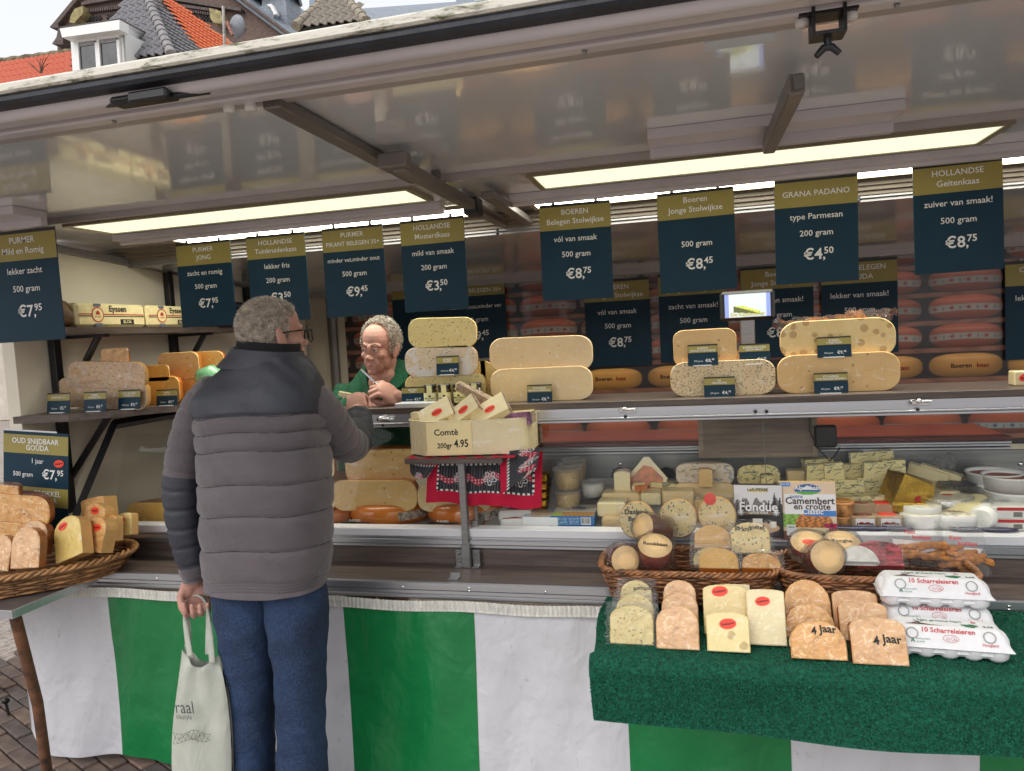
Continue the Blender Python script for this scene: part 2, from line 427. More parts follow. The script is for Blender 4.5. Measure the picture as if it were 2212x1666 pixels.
# latch in the edge
c = at(320, 208, Z=2.09)
q = MB(); q.box((c.x-.075, c.y-.02, 2.078), (c.x+.06, c.y+.02, 2.093), bev=.006); q.box((c.x-.02, c.y-.034, 2.07), (c.x+.065, c.y-.018, 2.09), bev=.004)
q.tube([(c.x-.1, c.y+.005, 2.088), (c.x-.03, c.y-.01, 2.08), (c.x+.05, c.y-.012, 2.078), (c.x+.12, c.y+.02, 2.09)], .006, 6)
q.build('latch', blackm, flap)
bump_w = P('white_bumper', S(226, 224, 222), .4, var=.03)
for px, py in ((495, 232), (541, 228), (1733, 45), (1836, 30)):
    c = at(px, py, Z=2.09); q = MB(); q.lathe([(.0001, 0), (.011, 0), (.012, .008), (.009, .022), (.009, .026)], 12); q.build('bumper', bump_w, flap, (c.x, c.y, 2.08))
# gas-strut rails that run towards the roof
strut_m = P('strut_aluminium', S(128, 122, 118), .38, .5, var=.1, scale=4)
for x, y0, y1, z in ((-.80, 1.33, 2.12, 2.094), (-.62, 2.29, 3.1, 2.06)):
    q = MB(); q.box((x-.02, y0, z-.012), (x+.02, y1, z+.014), bev=.003); q.build('strut_rail', strut_m, flap)
q = MB(); q.box((-.742, 1.80, 2.045), (-.705, 2.9, 2.078), bev=.003); q.box((-.77, 1.77, 2.052), (-.69, 1.81, 2.09), bev=.004); q.build('square_tube', strut_m, flap)
q = MB(); q.box((-.75, 2.44, 2.03), (-.70, 2.52, 2.09), bev=.003); q.build('tube_clamp', dark_frame, flap)
q = MB(); q.box((-.74, 2.1, 2.07), (-.72, 2.13, 2.12)); q.build('spacer', strut_m, flap)
q = MB(); q.box((.205, 1.52, 2.035), (.235, 2.02, 2.075), bev=.003); q.box((.212, 1.505, 2.042), (.228, 1.53, 2.066)); q.build('strut_rail', strut_m, flap)
c = at(1787, 55, Z=2.075)
q = MB(); q.box((c.x-.026, c.y-.02, 2.06), (c.x-.021, c.y+.02, 2.1)); q.box((c.x+.021, c.y-.02, 2.06), (c.x+.026, c.y+.02, 2.1)); q.box((c.x-.026, c.y-.02, 2.056), (c.x+.026, c.y+.02, 2.061))
q.box((c.x-.045, c.y-.015, 2.09), (c.x+.045, c.y+.025, 2.1)); q.tube([(c.x, c.y, 2.06), (c.x, c.y, 2.04)], .006, 8)
q.tube([(c.x-.018, c.y, 2.028), (c.x-.006, c.y, 2.04), (c.x+.006, c.y, 2.04), (c.x+.018, c.y, 2.028)], [.005, .0065, .0065, .005], 8)
q.build('clamp', dark_frame, flap)
tape = P('pale_tape', S(205, 212, 220), .5, var=.04); c = at(1598, 92, Z=2.11)
q = MB(); q.box((c.x-.062, c.y-.022, 2.1105), (c.x+.062, c.y+.022, 2.1118)); q.build('tape', tape, flap)
# sign rails on the flap
for x0, x1 in ((-2.9, -2.13), (-.085, .52)):
    q = MB(); q.box((x0, 1.93, 2.085), (x1, 2.03, 2.111)); q.box((x0, 2.032, 2.06), (x1, 2.06, 2.111), bev=.002); q.build('sign_rail', pink_prof, flap)
# --- fixed roof with lamps
q = MB(); q.box((XA, 2.183, 2.10), (XB, 2.93, 2.14)); roof = q.build('roof_lining', m_ceil, trailer)
q = MB(); q.prism([(2.95, 2.03), (4.52, 1.958), (4.52, 1.99), (2.95, 2.06)], XA, XB, 'x'); q.build('rear_lining', m_ceil, roof)
LAMP = 9.0
diff = emit_mat('lamp_diffuser', (1, .99, .70), .50, True)
diff_b = emit_mat('rear_lamp_diffuser', (1, .97, .82), LAMP, True)
lamp_fr = P('lamp_frame', S(150, 140, 118), .35, .3, var=.05)
def lamp(x0, x1, y0, y1, dm=None):
    q = MB(); z = 2.092
    for a, b in (((x0-.02, y0-.016), (x1+.02, y0)), ((x0-.02, y1), (x1+.02, y1+.012)), ((x0-.02, y0), (x0, y1)), ((x1, y0), (x1+.02, y1))):
        q.box((a[0], a[1], z-.006), (b[0], b[1], z+.007))
    o = q.build('strip_lamp', lamp_fr, roof); q = MB(); q.box((x0, y0, z-.003), (x1, y1, z+.006)); q.build('diffuser', dm or diff, o); return o
LX = [at(160, 487, Z=2.095).x, at(905, 410, Z=2.095).x, at(1160, 385, Z=2.095).x, at(2205, 243, Z=2.095).x]
lamp(LX[0], LX[1]-.03, 2.225, 2.43); lamp(LX[2], LX[3], 2.225, 2.43)
lamp(-2.15, -.80, 2.64, 2.81, diff_b); lamp(-.55, 1.55, 2.64, 2.81, diff_b)
for x0, x1 in ((-2.29, -.86), (-.60, XB)):
    q = MB(); q.box((x0, 2.52, 2.076), (x1, 2.555, 2.099)); q.box((x0, 2.556, 2.063), (x1, 2.578, 2.099), bev=.002); q.build('sign_rail', pink_prof, roof)
shut = wood('shutter_slats', S(140, 128, 112), S(104, 94, 82), 0)
q = MB()
for i in range(4): q.box((XA, 2.855+.02*i, 2.085-.014*i), (XB, 2.872+.02*i, 2.0995))
q.build('shutter_box', shut, roof)
q = MB(); q.box((XA, 2.925, 2.034), (XB, 2.94, 2.099)); q.box((XA, 2.941, 2.022), (XB, 2.955, 2.06)); q.build('shutter_rail', alu_dull, roof)
for x in (-.75, .02, .12, .62, .9):
    q = MB(); q.lathe([(.0001, 0), (.007, 0), (.007, -.004), (.004, -.012), (.009, -.02), (.0001, -.028)], 8); q.build('hook', dark_frame, roof, (x, 2.90, 2.04))
q = MB(); q.box((XA, 4.44, 1.93), (XB, 4.49, 1.962)); q.build('rear_trim', grey_prof, roof)

# --- end wall and rear wall
q = MB(); q.prism([(2.30, .3), (4.6, .3), (4.6, 1.95), (2.30, 2.098)], -2.66, -2.60, 'x'); wall = q.build('end_wall', cream, trailer)
for y in (2.47, 3.19, 3.86):
    q = MB(); q.box((-2.599, y-.018, .95), (-2.565, y+.018, 2.07-.065*(y-2.4)), bev=.002); q.build('upright', dark_frame, wall)
q = MB(); q.prism([(2.3, 2.07), (4.6, 1.925), (4.6, 1.955), (2.3, 2.1)], -2.599, -2.57, 'x'); q.build('cornice', alu_dull, wall)
q = MB(); q.box((-2.6, 4.5, .3), (XB, 4.56, 1.97)); rear = q.build('rear_wall', tarp, trailer)
q = MB(); q.tube([(-2.36, 4.49, .6), (-2.36, 4.49, 1.93)], .035, 8); q.build('tent_pole', strut_m, rear)
q = MB(); q.grid(lambda u, v: (-2.60+.04+.02*math.sin(u*19), 3.9+.58*u, .9+1.06*v), 40, 4); q.build('side_tarp', tarp, rear)
# life-size photo print of a cheese store along the rear wall
PX0, PX1, PZ0, PZ1 = -2.27, 3.19, .85, 1.925
rows = [(at(2120, y, Y=4.5).z, k) for y, k in ((538, 0), (600, 0), (662, 0), (722, 0), (788, 1), (910, 2))]
def store(u, v):
    """soft-edged picture of wheels on plank shelves"""
    x = PX0+(PX1-PX0)*u; z = PZ0+(PZ1-PZ0)*v
    sm = lambda d, w=.006: np.clip(.5-d/w, 0, 1)
    c = np.zeros((3,)+x.shape); c[0] += .022; c[1] += .015; c[2] += .018
    ns = np.sin(x*37+np.sin(z*51)*2)*np.sin(z*43+x*9)
    def lay(m, col):
        for q_ in range(3): c[q_] = c[q_]*(1-m)+np.asarray(col[q_])*m
    for zc, kd in rows:
        per = .43 if kd == 2 else .392; ph = {0: .12, 1: .12, 2: .2}[kd]
        hw, hh = (.183, .066) if kd != 2 else (.2, .07)
        zp = zc-hh-.013
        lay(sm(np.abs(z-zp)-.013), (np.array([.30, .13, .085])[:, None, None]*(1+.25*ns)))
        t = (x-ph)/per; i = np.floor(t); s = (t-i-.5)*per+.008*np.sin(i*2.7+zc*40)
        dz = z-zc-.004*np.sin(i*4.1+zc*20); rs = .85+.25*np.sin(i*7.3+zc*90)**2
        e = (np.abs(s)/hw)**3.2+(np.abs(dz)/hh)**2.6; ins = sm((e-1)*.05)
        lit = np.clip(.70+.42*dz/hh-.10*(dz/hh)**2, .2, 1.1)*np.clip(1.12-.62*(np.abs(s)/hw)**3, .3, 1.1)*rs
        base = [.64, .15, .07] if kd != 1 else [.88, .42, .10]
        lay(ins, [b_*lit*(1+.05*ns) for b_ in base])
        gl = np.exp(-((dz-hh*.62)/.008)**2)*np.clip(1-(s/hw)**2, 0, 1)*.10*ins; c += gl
        if kd != 1:
            zb = -.010+.010*(1-(s/hw)**2)*(1 if kd == 0 else -.5)-(0 if kd == 0 else .012); bw = .019 if kd == 0 else .016
            w = np.clip(1.1-.6*(np.abs(s)/hw)**3, .25, 1)*rs
            band = sm(np.abs(dz-zb)-bw)*ins
            lay(band, [k*w for k in ((.46, .40, .36) if kd == 0 else (.40, .44, .45))])
            lay(sm(np.abs(np.abs(dz-zb)-bw)-.0015, .004)*ins*.6, (.10, .12, .10))
            q1 = ((s+.11) % .085)-.0425; lay(sm(np.hypot(q1, dz-zb)-.010)*band, (.34, .06, .05) if kd == 0 else (.06, .10, .20))
            q2 = ((s+.152) % .085)-.0425; lay(sm(np.hypot(q2*1.6, dz-zb+.002)-.010)*band*.8, (.16, .18, .17))
            q3 = ((s+.131) % .085)-.0425; lay(sm(np.maximum(np.abs(q3)-.007, np.abs(dz-zb)-.003))*band*.5, (.15, .12, .12))
    return c
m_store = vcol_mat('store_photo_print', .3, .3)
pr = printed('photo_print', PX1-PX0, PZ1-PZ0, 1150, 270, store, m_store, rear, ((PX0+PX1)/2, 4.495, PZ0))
q = MB()
for zc, kd in rows:
    if kd == 1:
        for i in range(-5, 7):
            M = Matrix.Translation(((i+.5)*.40+.12-.10, 4.4925, zc-.012)) @ FACE
            q.text('Boeren', .036, M, 0, 'L', .02); q.text('kaas', .036, Matrix.Translation(((i+.5)*.40+.12+.03, 4.4925, zc-.012)) @ FACE, 1, 'L', .02)
q.build('lettering', [P('print_brown', S(60, 26, 16), .5), P('print_red', S(150, 34, 20), .5)], rear, kind='stuff')

# --- corner shelves on the end wall
sh = MB(); sh.prism([(-2.598, 2.30), (-2.34, 2.30), (-2.34, 3.55), (-2.598, 3.55)], 1.698, 1.725); us = sh.build('upper_shelf', wood_y, wall)
for y in (2.52, 3.2):
    q = MB(); q.tube([(-2.58, y, 1.45), (-2.40, y, 1.695)], .014, 8); q.box((-2.58, y-.012, 1.685), (-2.36, y+.012, 1.6975)); q.build('bracket', dark_frame, us)
ZLS = 1.385
sh = MB(); sh.prism([(-2.598, 2.262), (-2.36, 2.29), (-2.09, 2.56), (-2.09, 3.3), (-2.598, 3.3)], ZLS-.028, ZLS); ls = sh.build('corner_shelf', wood_dk, wall)
for y in (2.49, 3.2):
    q = MB(); q.tube([(-2.58, y, 1.1), (-2.36, y, ZLS-.03)], .014, 8); q.build('bracket', dark_frame, ls)
# dark glazing frame at the end of the case
q = MB()
A, B, C2 = Vector((-2.50, 2.40, .93)), Vector((-2.50, 2.66, 1.30)), Vector((-2.50, 3.4, 1.30))
q.tube([A, B], .02, 4, smooth=False); q.tube([B, C2], .022, 4, smooth=False)
q.build('glazing_frame', dark_frame, wall)

# --- counter
ct = MB(); ct.box((-2.66, YL+.004, ZC-.03), (XB, YB, ZC)); counter = ct.build('counter_top', wood_dk, trailer)
q = MB(); q.box((-2.66, YL-.012, ZC-.024), (XB, YL+.003, ZC+.002), bev=.002); q.box((-2.66, YL-.010, ZC-.037), (XB, YL+.003, ZC-.0255)); q.box((-2.66, YL-.016, ZC-.054), (XB, YL+.003, ZC-.038), bev=.004)
q.build('counter_lip', alu, counter)
for px in (870, 1013, 1178, 215, 340, 1560, 2180):
    for dz in ((-.016,) if px in (870, 1178, 340) else (-.012, -.022)):
        c = at(px, 1270, Y=YL-.013); q = MB(); q.ball((0, 0, 0), (.0055, .003, .0055), 8, 6); q.build('screw', chrome, counter, (c.x, YL-.012, ZC+dz))
q = MB(); q.box((-2.6, YB, ZC-.03), (XB, YB+.015, .834)); q.build('splash_board', wood_dk, counter)
q = MB(); q.box((-2.6, YB-.016, .833), (XB, YB+.014, .846), bev=.002); q.box((-2.6, YB-.03, .848), (XB, YB+.012, .868), bev=.003); q.box((-2.6, YB-.02, .869), (XB, YB+.012, .875)); q.build('ledge_profile', alu, counter)
q = MB(); q.box((-2.6, YB-.026, .876), (XB, YB+.03, .907), bev=.003); q.build('white_ledge', white_paint, counter)
case_in = P('case_lining', S(180, 178, 172), .35, .3, var=.06)
q = MB(); q.prism([(YB+.03, .85), (2.94, .85), (2.94, .884), (YB+.03, .884)], -2.55, -.80, 'x'); q.build('case_floor', case_in, counter)
q = MB(); q.prism([(YB+.03, .85), (2.94, .95), (2.94, .99), (2.8, .965), (2.66, .925), (2.54, .884), (YB+.03, .884)], -.775, XB, 'x'); q.build('case_floor', case_in, counter)
q = MB(); q.box((at(1150, 1000, Y=2.95).x, 2.95, .93), (XB, 2.965, 1.085)); bp = q.build('case_back', steel, counter)
for px, py in ((1340, 1003), (1972, 1003), (2205, 1003)):
    c = at(px, py, Y=2.948); q = MB(); q.ball((0, 0, 0), (.009, .005, .009), 10, 6); q.build('screw', chrome, bp, c)
for px, py in ((1340, 1028), (1440, 1028)):
    c = at(px, py, Y=2.945); q = MB()
    for r_ in (.034, .025, .016, .008): q.tube([(r_*math.cos(a), 0, r_*math.sin(a)) for a in [2*math.pi*i/18 for i in range(19)]], .0022, 5, cap=False)
    for a in range(4): q.tube([(.006*math.cos(a*1.57+.8), 0, .006*math.sin(a*1.57+.8)), (.042*math.cos(a*1.57+.8), 0, .042*math.sin(a*1.57+.8))], .002, 5)
    q.lathe([(.0001, .004), (.036, .004)], 18, M=Matrix.Rotation(R(90), 4, 'X')); q.build('fan_grille', blackm, bp, c)
redb = P('red_cutting_board', S(120, 46, 38), .4, var=.1, scale=6, stretch=(.4, 4, 4), coat=.2)
q = MB(); q.box((-.70, 2.955, 1.122), (1.13, 3.32, 1.134)); q.build('cutting_board', redb, counter)
q = MB()
for i, (z0, z1, dy) in enumerate(((1.113, 1.1215, 0), (1.102, 1.111, .01), (1.091, 1.100, .0), (1.0875, 1.0905, .012))): q.box((-.72, 2.925+dy, z0), (1.12, 3.3, z1), bev=.0015)
q.build('board_edge', alu, counter)
# --- shelf over the case
q = MB(); q.box((-2.0, YSH, ZSH-.024), (XB, 2.95, ZSH), bev=.0015); shelf = q.build('display_shelf', wood_dk, trailer)
q = MB(); q.box((-2.0, YSH+.002, ZSH-.058), (XB, YSH+.03, ZSH-.025)); q.box((-2.0, YSH-.006, ZSH-.066), (XB, YSH+.03, ZSH-.0585), bev=.002); q.box((-2.0, YSH-.002, ZSH-.077), (XB, YSH+.03, ZSH-.067), bev=.002)
q.build('shelf_edge', alu, shelf)
for x in (-1.95, 2.6):
    q = MB(); q.box((x, 2.9, .9), (x+.03, 2.93, ZSH-.024)); q.build('shelf_post', dark_frame, shelf)
for px, py in ((825, 905), (1350, 885), (1983, 868)):
    c = at(px, py, Y=YSH-.01); q = MB(); q.ball((0, -.012, .003), .009, 10, 8); q.box((-.022, -.006, -.01), (-.002, .0, .006), bev=.002); q.tube([(.0, -.012, .0), (.03, -.012, .002), (.036, -.012, .001)], [.005, .004, .005], 8); q.box((-.01, -.004, -.012), (.036, 0, -.004), bev=.001)
    q.build('catch', chrome, shelf, c); q = MB(); q.ball((0, 0, 0), (.006, .004, .006), 8, 6); q.build('plug', blackm, shelf, (c.x+.0, YSH-.006, c.z-.026))
for px in (1632, 1645+11): 
    c = at(px, 889, Y=YSH-.008); q = MB(); q.ball((0, 0, 0), (.006, .004, .006), 8, 6); q.build('plug', blackm, shelf, c)
glass = glass_mat('case_glass', .15); xj = at(1654, 960, Y=2.55).x
edge_m = P('glass_edge', S(70, 84, 80), .2)
for x0, x1 in ((-.77, xj-.003), (xj+.003, XB), (-2.4, -.79)):
    q = MB(); q.prism([(2.502, .908), (2.612, ZSH-.079), (2.617, ZSH-.079), (2.507, .908)], x0, x1, 'x'); g = q.build('glass_pane', glass, counter)
    q = MB(); q.prism([(2.501, .908), (2.611, ZSH-.079), (2.618, ZSH-.079), (2.508, .908)], x1+.0002, x1+.0022, 'x'); q.build('pane_edge', edge_m, g)
# steel divider of the case
q = MB(); c = at(908, 1140, Y=2.5).x; q.box((-.80, 2.47, .905), (-.775, 2.95, .93)); q.box((-.79, 2.49, .905), (-.778, 2.5, .98)); q.build('divider', steel, counter)

# ================================================================ striped skirt under the counter
def vinyl(name, c, dirt):
    m, n = newmat(name); v = n.coord()
    col = n.mix(n.math('MULTIPLY', n.ramp(n.noise(v, 5, 6, .7, .4), .5, .78), .5), c, tuple(x*.72 for x in c))
    if dirt:
        st = n.noise(n.coord((14, 14, 9)), 2.2, 6, .75, .4); col = n.mix(n.math('MULTIPLY', n.ramp(st, .62, .70), .38), col, (.12, .115, .11))
    n.link(col, n.b.inputs['Base Color']); n.b.inputs['Roughness'].default_value = .38; n.b.inputs['Coat Weight'].default_value = .25; n.b.inputs['Coat Roughness'].default_value = .2
    n.link(n.bump(n.math('ADD', n.noise(v, 6, 3, .5, .3), n.math('MULTIPLY', n.noise(n.coord((4, 4, 2.5)), 2.5, 3, .55, .5), .8)), .6, .025), n.b.inputs['Normal']); return m
vw = vinyl('white_vinyl', S(206, 206, 212), True); vg = vinyl('green_vinyl', S(10, 118, 62), False)
skirt = thing('striped_skirt', 'green and white striped vinyl skirt hanging below the market counter', 'skirt', (0, YL-.02, 0))
edges = [-2.66, -2.221, -1.704, -1.218, -.736, -.235, .26, .768, 1.27, 1.77]
def fold(x, z):
    d = (.70-z)
    return -(.016*math.sin(x*7.3+1+z)+.010*math.sin(x*15+z*3+.5)+.005*math.sin(x*31-z*6))*min(1, d*3+.25)-.004*math.sin(x*60)*max(0, 1-d*5)-.02*d
random.seed(5)
for i in range(9):
    x0, x1 = edges[i], edges[i+1]
    def g(u, v, x0=x0, x1=x1):
        x = x0+(x1-x0)*u; bot = .025+.012*math.sin(x*5)
        if x < -2.5: bot += .12*((-2.5-x)/.16)**2.2
        z = .692+(bot-.692)*v
        return (x+(.05*v if x0 < -2.6 and u < .01 else 0), fold(x, z)-(.0015 if i % 2 else 0), z)
    q = MB(); q.grid(g, 26, 34); q.build('panel', vg if i % 2 else vw, skirt)
ruf = P('gathered_elastic', S(222, 220, 212), .8, var=.12, scale=40, stretch=(3, 1, .6), bump=.6, bscale=60, bdist=.004)
q = MB()
q.grid(lambda u, v: (-2.5+4.4*u, -.012-.004*abs(math.sin(u*900))*(1-.4*v)-.003*math.sin(v*22), .716-.038*v-.003*math.sin(u*60)), 2200, 8)
q.build('gathered_band', ruf, skirt)
# ================================================================ hanging price signs
def price(q, M, s, z, w, mat=0, bold=.018):
    """EUR price with raised cents, centred at x=w"""
    euro, cents = s
    _, _, a = glyphs(euro, bold); _, _, b = glyphs(cents, bold)
    A, B = .145*z, .088*z
    tot = a*A+b*B+.004*z; x = w-tot/2
    q.text(euro, A, M @ Matrix.Translation((x, 0, 0)), mat, 'L', bold); q.text(',', A*.9, M @ Matrix.Translation((x+a*A+.0*z, 0, 0)), mat, 'L', bold)
    q.text(cents, B, M @ Matrix.Translation((x+a*A+.012*z, A*.33, 0)), mat, 'L', bold)
def sign(px, py, Y, w, h, title, lines, eur, label, rz=0, tilt=0, X=None, group='price signs hanging over the counter', olive_h=.27, hang=True):
    c = at(px, py, Y=Y)                              # top centre
    q = MB(); q.box((-w/2, 0, -h), (w/2, .003, 0)); o = q.build('price_sign', navy, None, c, (0, tilt, rz), label=label, category='price sign', group=group)
    q = MB(); q.box((-w/2+.0005, -.001, -h*olive_h), (w/2-.0005, -.0004, -h*.03)); q.build('header_band', olive, o)
    q = MB(); q.box((-w/2+.0005, -.0011, -h*.03), (w/2-.0005, -.0005, -.0005)); q.build('top_strip', blackm, o)
    q = MB()
    T = lambda x, zz: Matrix.Translation((x, -.002, -zz*h)) @ FACE
    for k, t in enumerate(title):
        zz = (.115, .21)[k] if len(title) > 1 else .17
        sz = .076*h if t.isupper() else .08*h
        ww = glyphs(t, .012)[2]*sz
        if ww > .88*w: sz *= .88*w/ww
        q.text(t, sz, T(0, zz), 0, 'C', .012)
    for t, zz in lines:
        sz = .08*h; ww = glyphs(t, .006)[2]*sz
        if ww > .86*w: sz *= .86*w/ww
        q.text(t, sz, T(0, zz), 0, 'C', .008)
    if eur: price(q, T(0, .775), eur, h, .02*w)
    q.build('lettering', white_ink, o)
    if hang:
        for s_ in (-1, 1):
            q = MB(); q.box((s_*w*.3-.006, .0005, 0), (s_*w*.3+.006, .0025, .012)); q.build('hanger', alu_dull, o)
    return o
SW, SH = .256, .345
front = [
 (437, 522, ['PURMER', 'JONG'], 'zacht en romig', '500 gram', ('€7', '95'), 'hanging price sign for zacht en romig young cheese at €7,95'),
 (593, 506, ['HOLLANDSE', 'Tuinkruidenkaas'], 'lekker fris', '200 gram', ('€3', '50'), 'hanging price sign for garden herb cheese lekker fris at €3,50'),
 (759, 489, ['PURMER', 'PIKANT BELEGEN 35+'], 'minder vet,minder zout', '500 gram', ('€9', '45'), 'hanging price sign for pikant belegen 35+ minder vet at €9,45'),
 (931, 472, ['HOLLANDSE', 'Mosterdkaas'], 'mild van smaak', '200 gram', ('€3', '50'), 'hanging price sign for mosterdkaas mild van smaak at €3,50'),
 (1240, 438, ['BOEREN', 'Belegen Stolwijkse'], 'vól van smaak', '500 gram', ('€8', '75'), 'front hanging price sign vól van smaak 500 gram at €8,75'),
 (1500, 411, ['Boeren', 'Jonge Stolwijkse'], None, '500 gram', ('€8', '45'), 'front hanging price sign for jonge boeren cheese at €8,45'),
 (1761, 383, ['GRANA PADANO'], 'type Parmesan', '200 gram', ('€4', '50'), 'hanging price sign for grana padano type parmesan at €4,50'),
 (2067, 350, ['HOLLANDSE', 'Geitenkaas'], 'zuiver van smaak!', '500 gram', ('€8', '75'), 'hanging price sign for geitenkaas zuiver van smaak at €8,75')]
random.seed(11)
for px, py, t, l1, l2, e, lab in front:
    sign(px, py, 2.585, SW, SH, t, ([(l1, .39)] if l1 else [])+[(l2, .55)], e, lab, random.uniform(-.04, .04), random.uniform(-.012, .012))
c = at(123, 488, Y=1.84)
sign(123-78, 497, 2.045, .285, .385, ['PURMER', 'Mild en Romig'], [('lekker zacht', .39), ('500 gram', .55)], ('€7', '95'), 'large price sign romig lekker zacht €7,95 on rail in front of lamp', .0, 0)
back = [
 (905, 600, ['PURMER', 'Jong Belegen'], 'lekker zacht', '500 gram', ('€7', '95'), 'rear wall price sign lekker zacht behind the seller and mustard cheese'),
 (1023, 594, ['PURMER', 'PIKANT BELEGEN 35+'], 'minder zout,minder vet', '500 gram', ('€9', '45'), 'rear wall price sign minder zout minder vet €9,45 behind stacked cheeses'),
 (1330, 603, ['BOEREN', 'Belegen Stolwijkse'], 'vól van smaak', '500 gram', ('€8', '75'), 'rear wall price sign vól van smaak 500 gram €8,75'),
 (1494, 588, ['Boeren', 'Jonge Stolwijkse'], 'zacht van smaak!', '500 gram', ('€8', '45'), 'rear wall price sign zacht van smaak behind small screen'),
 (1676, 574, ['Boeren', 'Jonge Stolwijkse'], 'zacht van smaak!', '500 gram', ('€8', '45'), 'rear wall price sign for jonge boeren cheese behind hole-riddled cheese'),
 (1854, 560, ['JONG BELEGEN', 'GOUDA'], 'lekker van smaak!', '500 gram', ('€8', '95'), 'rear wall price sign belegen gouda lekker van smaak'),
 (2262, 560, ['OUD BELEGEN', 'GOUDA'], 'lekker van smaak!', '500 gram', ('€9', '25'), 'rear wall price sign at the right-hand end, cut by the view')]
back[-1] = back[-1][:6]+('rear wall price sign for oud belegen gouda beside printed red cheeses',)
for i, (px, py, t, l1, l2, e, lab) in enumerate(back):
    sign(px, py, 4.47-.012*(i % 2), .40, .535, t, [(l1, .40), (l2, .56)], e, lab, 0, 0, group='price signs along the rear wall', olive_h=.25)

# small shelf cards in white feet
def card(px, py, Y, wpx, hpx, title, gram, eur, label, rz=0, lean=R(-8), Z=None):
    c = at(px, py, Y=Y)                              # bottom centre
    s = sc_at(c); w, h = wpx*s*.98, hpx*s
    o = thing('price_card', label, 'price card', (c.x, c.y, c.z if Z is None else Z), (lean, 0, rz), 'small price cards among the cheeses')
    q = MB(); q.box((-w/2, 0, .002), (w/2, .0015, h)); q.build('card', navy, o)
    q = MB(); q.box((-w/2+.0004, -.0008, h*.62), (w/2-.0004, -.0003, h*.93)); q.build('header_band', olive, o)
    q = MB(); q.box((-w/2+.0004, -.0008, h*.93), (w/2-.0004, -.0003, h)); q.build('top_strip', blackm, o)
    q = MB(); q.box((-w*.33, -.006, 0), (w*.28, .006, .0035)); q.build('foot', card_white, o)
    q = MB(); T = lambda x, zz: Matrix.Translation((x, -.0014, zz*h)) @ FACE
    for k, t in enumerate(title):
        zz = (.78, .67)[k] if len(title) > 1 else .73
        sz = .125*h; ww = glyphs(t, .01)[2]*sz
        if ww > .86*w: sz *= .86*w/ww
        q.text(t, sz, T(0, zz), 0, 'C', .01)
    q.text(gram, .105*h, T(-.3*w, .2), 0, 'L', .0)
    a = glyphs(eur[0], .015)[2]
    q.text(eur[0]+',', .2*h, T(.08*w, .18), 0, 'L', .015); q.text(eur[1], .12*h, T(.08*w+a*.2*h+.004, .255), 0, 'L', .015)
    q.build('lettering', white_ink, o)
    return o
# ================================================================ cheeses
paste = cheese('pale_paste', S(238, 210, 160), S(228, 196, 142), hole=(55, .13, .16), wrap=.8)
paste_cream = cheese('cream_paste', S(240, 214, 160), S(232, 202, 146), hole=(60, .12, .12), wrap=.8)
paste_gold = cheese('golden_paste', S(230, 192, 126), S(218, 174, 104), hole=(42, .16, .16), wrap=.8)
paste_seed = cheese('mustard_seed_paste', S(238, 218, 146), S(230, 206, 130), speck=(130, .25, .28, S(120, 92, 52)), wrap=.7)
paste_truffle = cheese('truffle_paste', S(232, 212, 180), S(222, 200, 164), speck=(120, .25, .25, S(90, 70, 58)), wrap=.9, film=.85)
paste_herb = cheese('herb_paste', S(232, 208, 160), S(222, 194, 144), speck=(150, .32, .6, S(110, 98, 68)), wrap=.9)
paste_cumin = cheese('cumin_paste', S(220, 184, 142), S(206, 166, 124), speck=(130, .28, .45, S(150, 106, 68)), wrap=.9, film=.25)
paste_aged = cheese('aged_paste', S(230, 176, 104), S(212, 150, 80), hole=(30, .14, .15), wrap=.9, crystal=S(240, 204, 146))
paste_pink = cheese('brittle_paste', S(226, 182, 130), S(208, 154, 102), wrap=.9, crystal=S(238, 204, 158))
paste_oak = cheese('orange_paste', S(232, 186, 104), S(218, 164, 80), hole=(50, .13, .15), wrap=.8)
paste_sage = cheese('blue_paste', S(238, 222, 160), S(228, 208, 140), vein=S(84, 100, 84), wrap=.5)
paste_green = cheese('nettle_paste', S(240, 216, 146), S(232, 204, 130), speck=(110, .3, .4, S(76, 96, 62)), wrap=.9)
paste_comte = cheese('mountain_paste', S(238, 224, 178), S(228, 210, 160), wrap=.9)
rind = P('wax_rind', S(214, 140, 62), .35, var=.12, scale=10, coat=.6, col2=S(186, 108, 44))
rind_pale = P('pale_rind', S(226, 178, 112), .4, var=.1, scale=10, coat=.7, bump=.3, bscale=20)
rind_orange = P('orange_wax', S(218, 128, 48), .3, var=.1, scale=8, coat=.7, col2=S(196, 100, 34))
rind_grey = P('grey_mould_rind', S(168, 146, 126), .8, var=.25, scale=60, bump=.6)
rind_brown = P('brown_rind', S(150, 88, 46), .45, var=.2, scale=20, coat=.6)
rind_red = P('red_brown_wax', S(128, 42, 22), .25, var=.15, scale=12, coat=.9, bump=.2, bscale=12, bdist=.01)
film = film_mat('clear_film', alpha=.05)
film_thin = film_mat('thin_film', alpha=.04, scale=30)

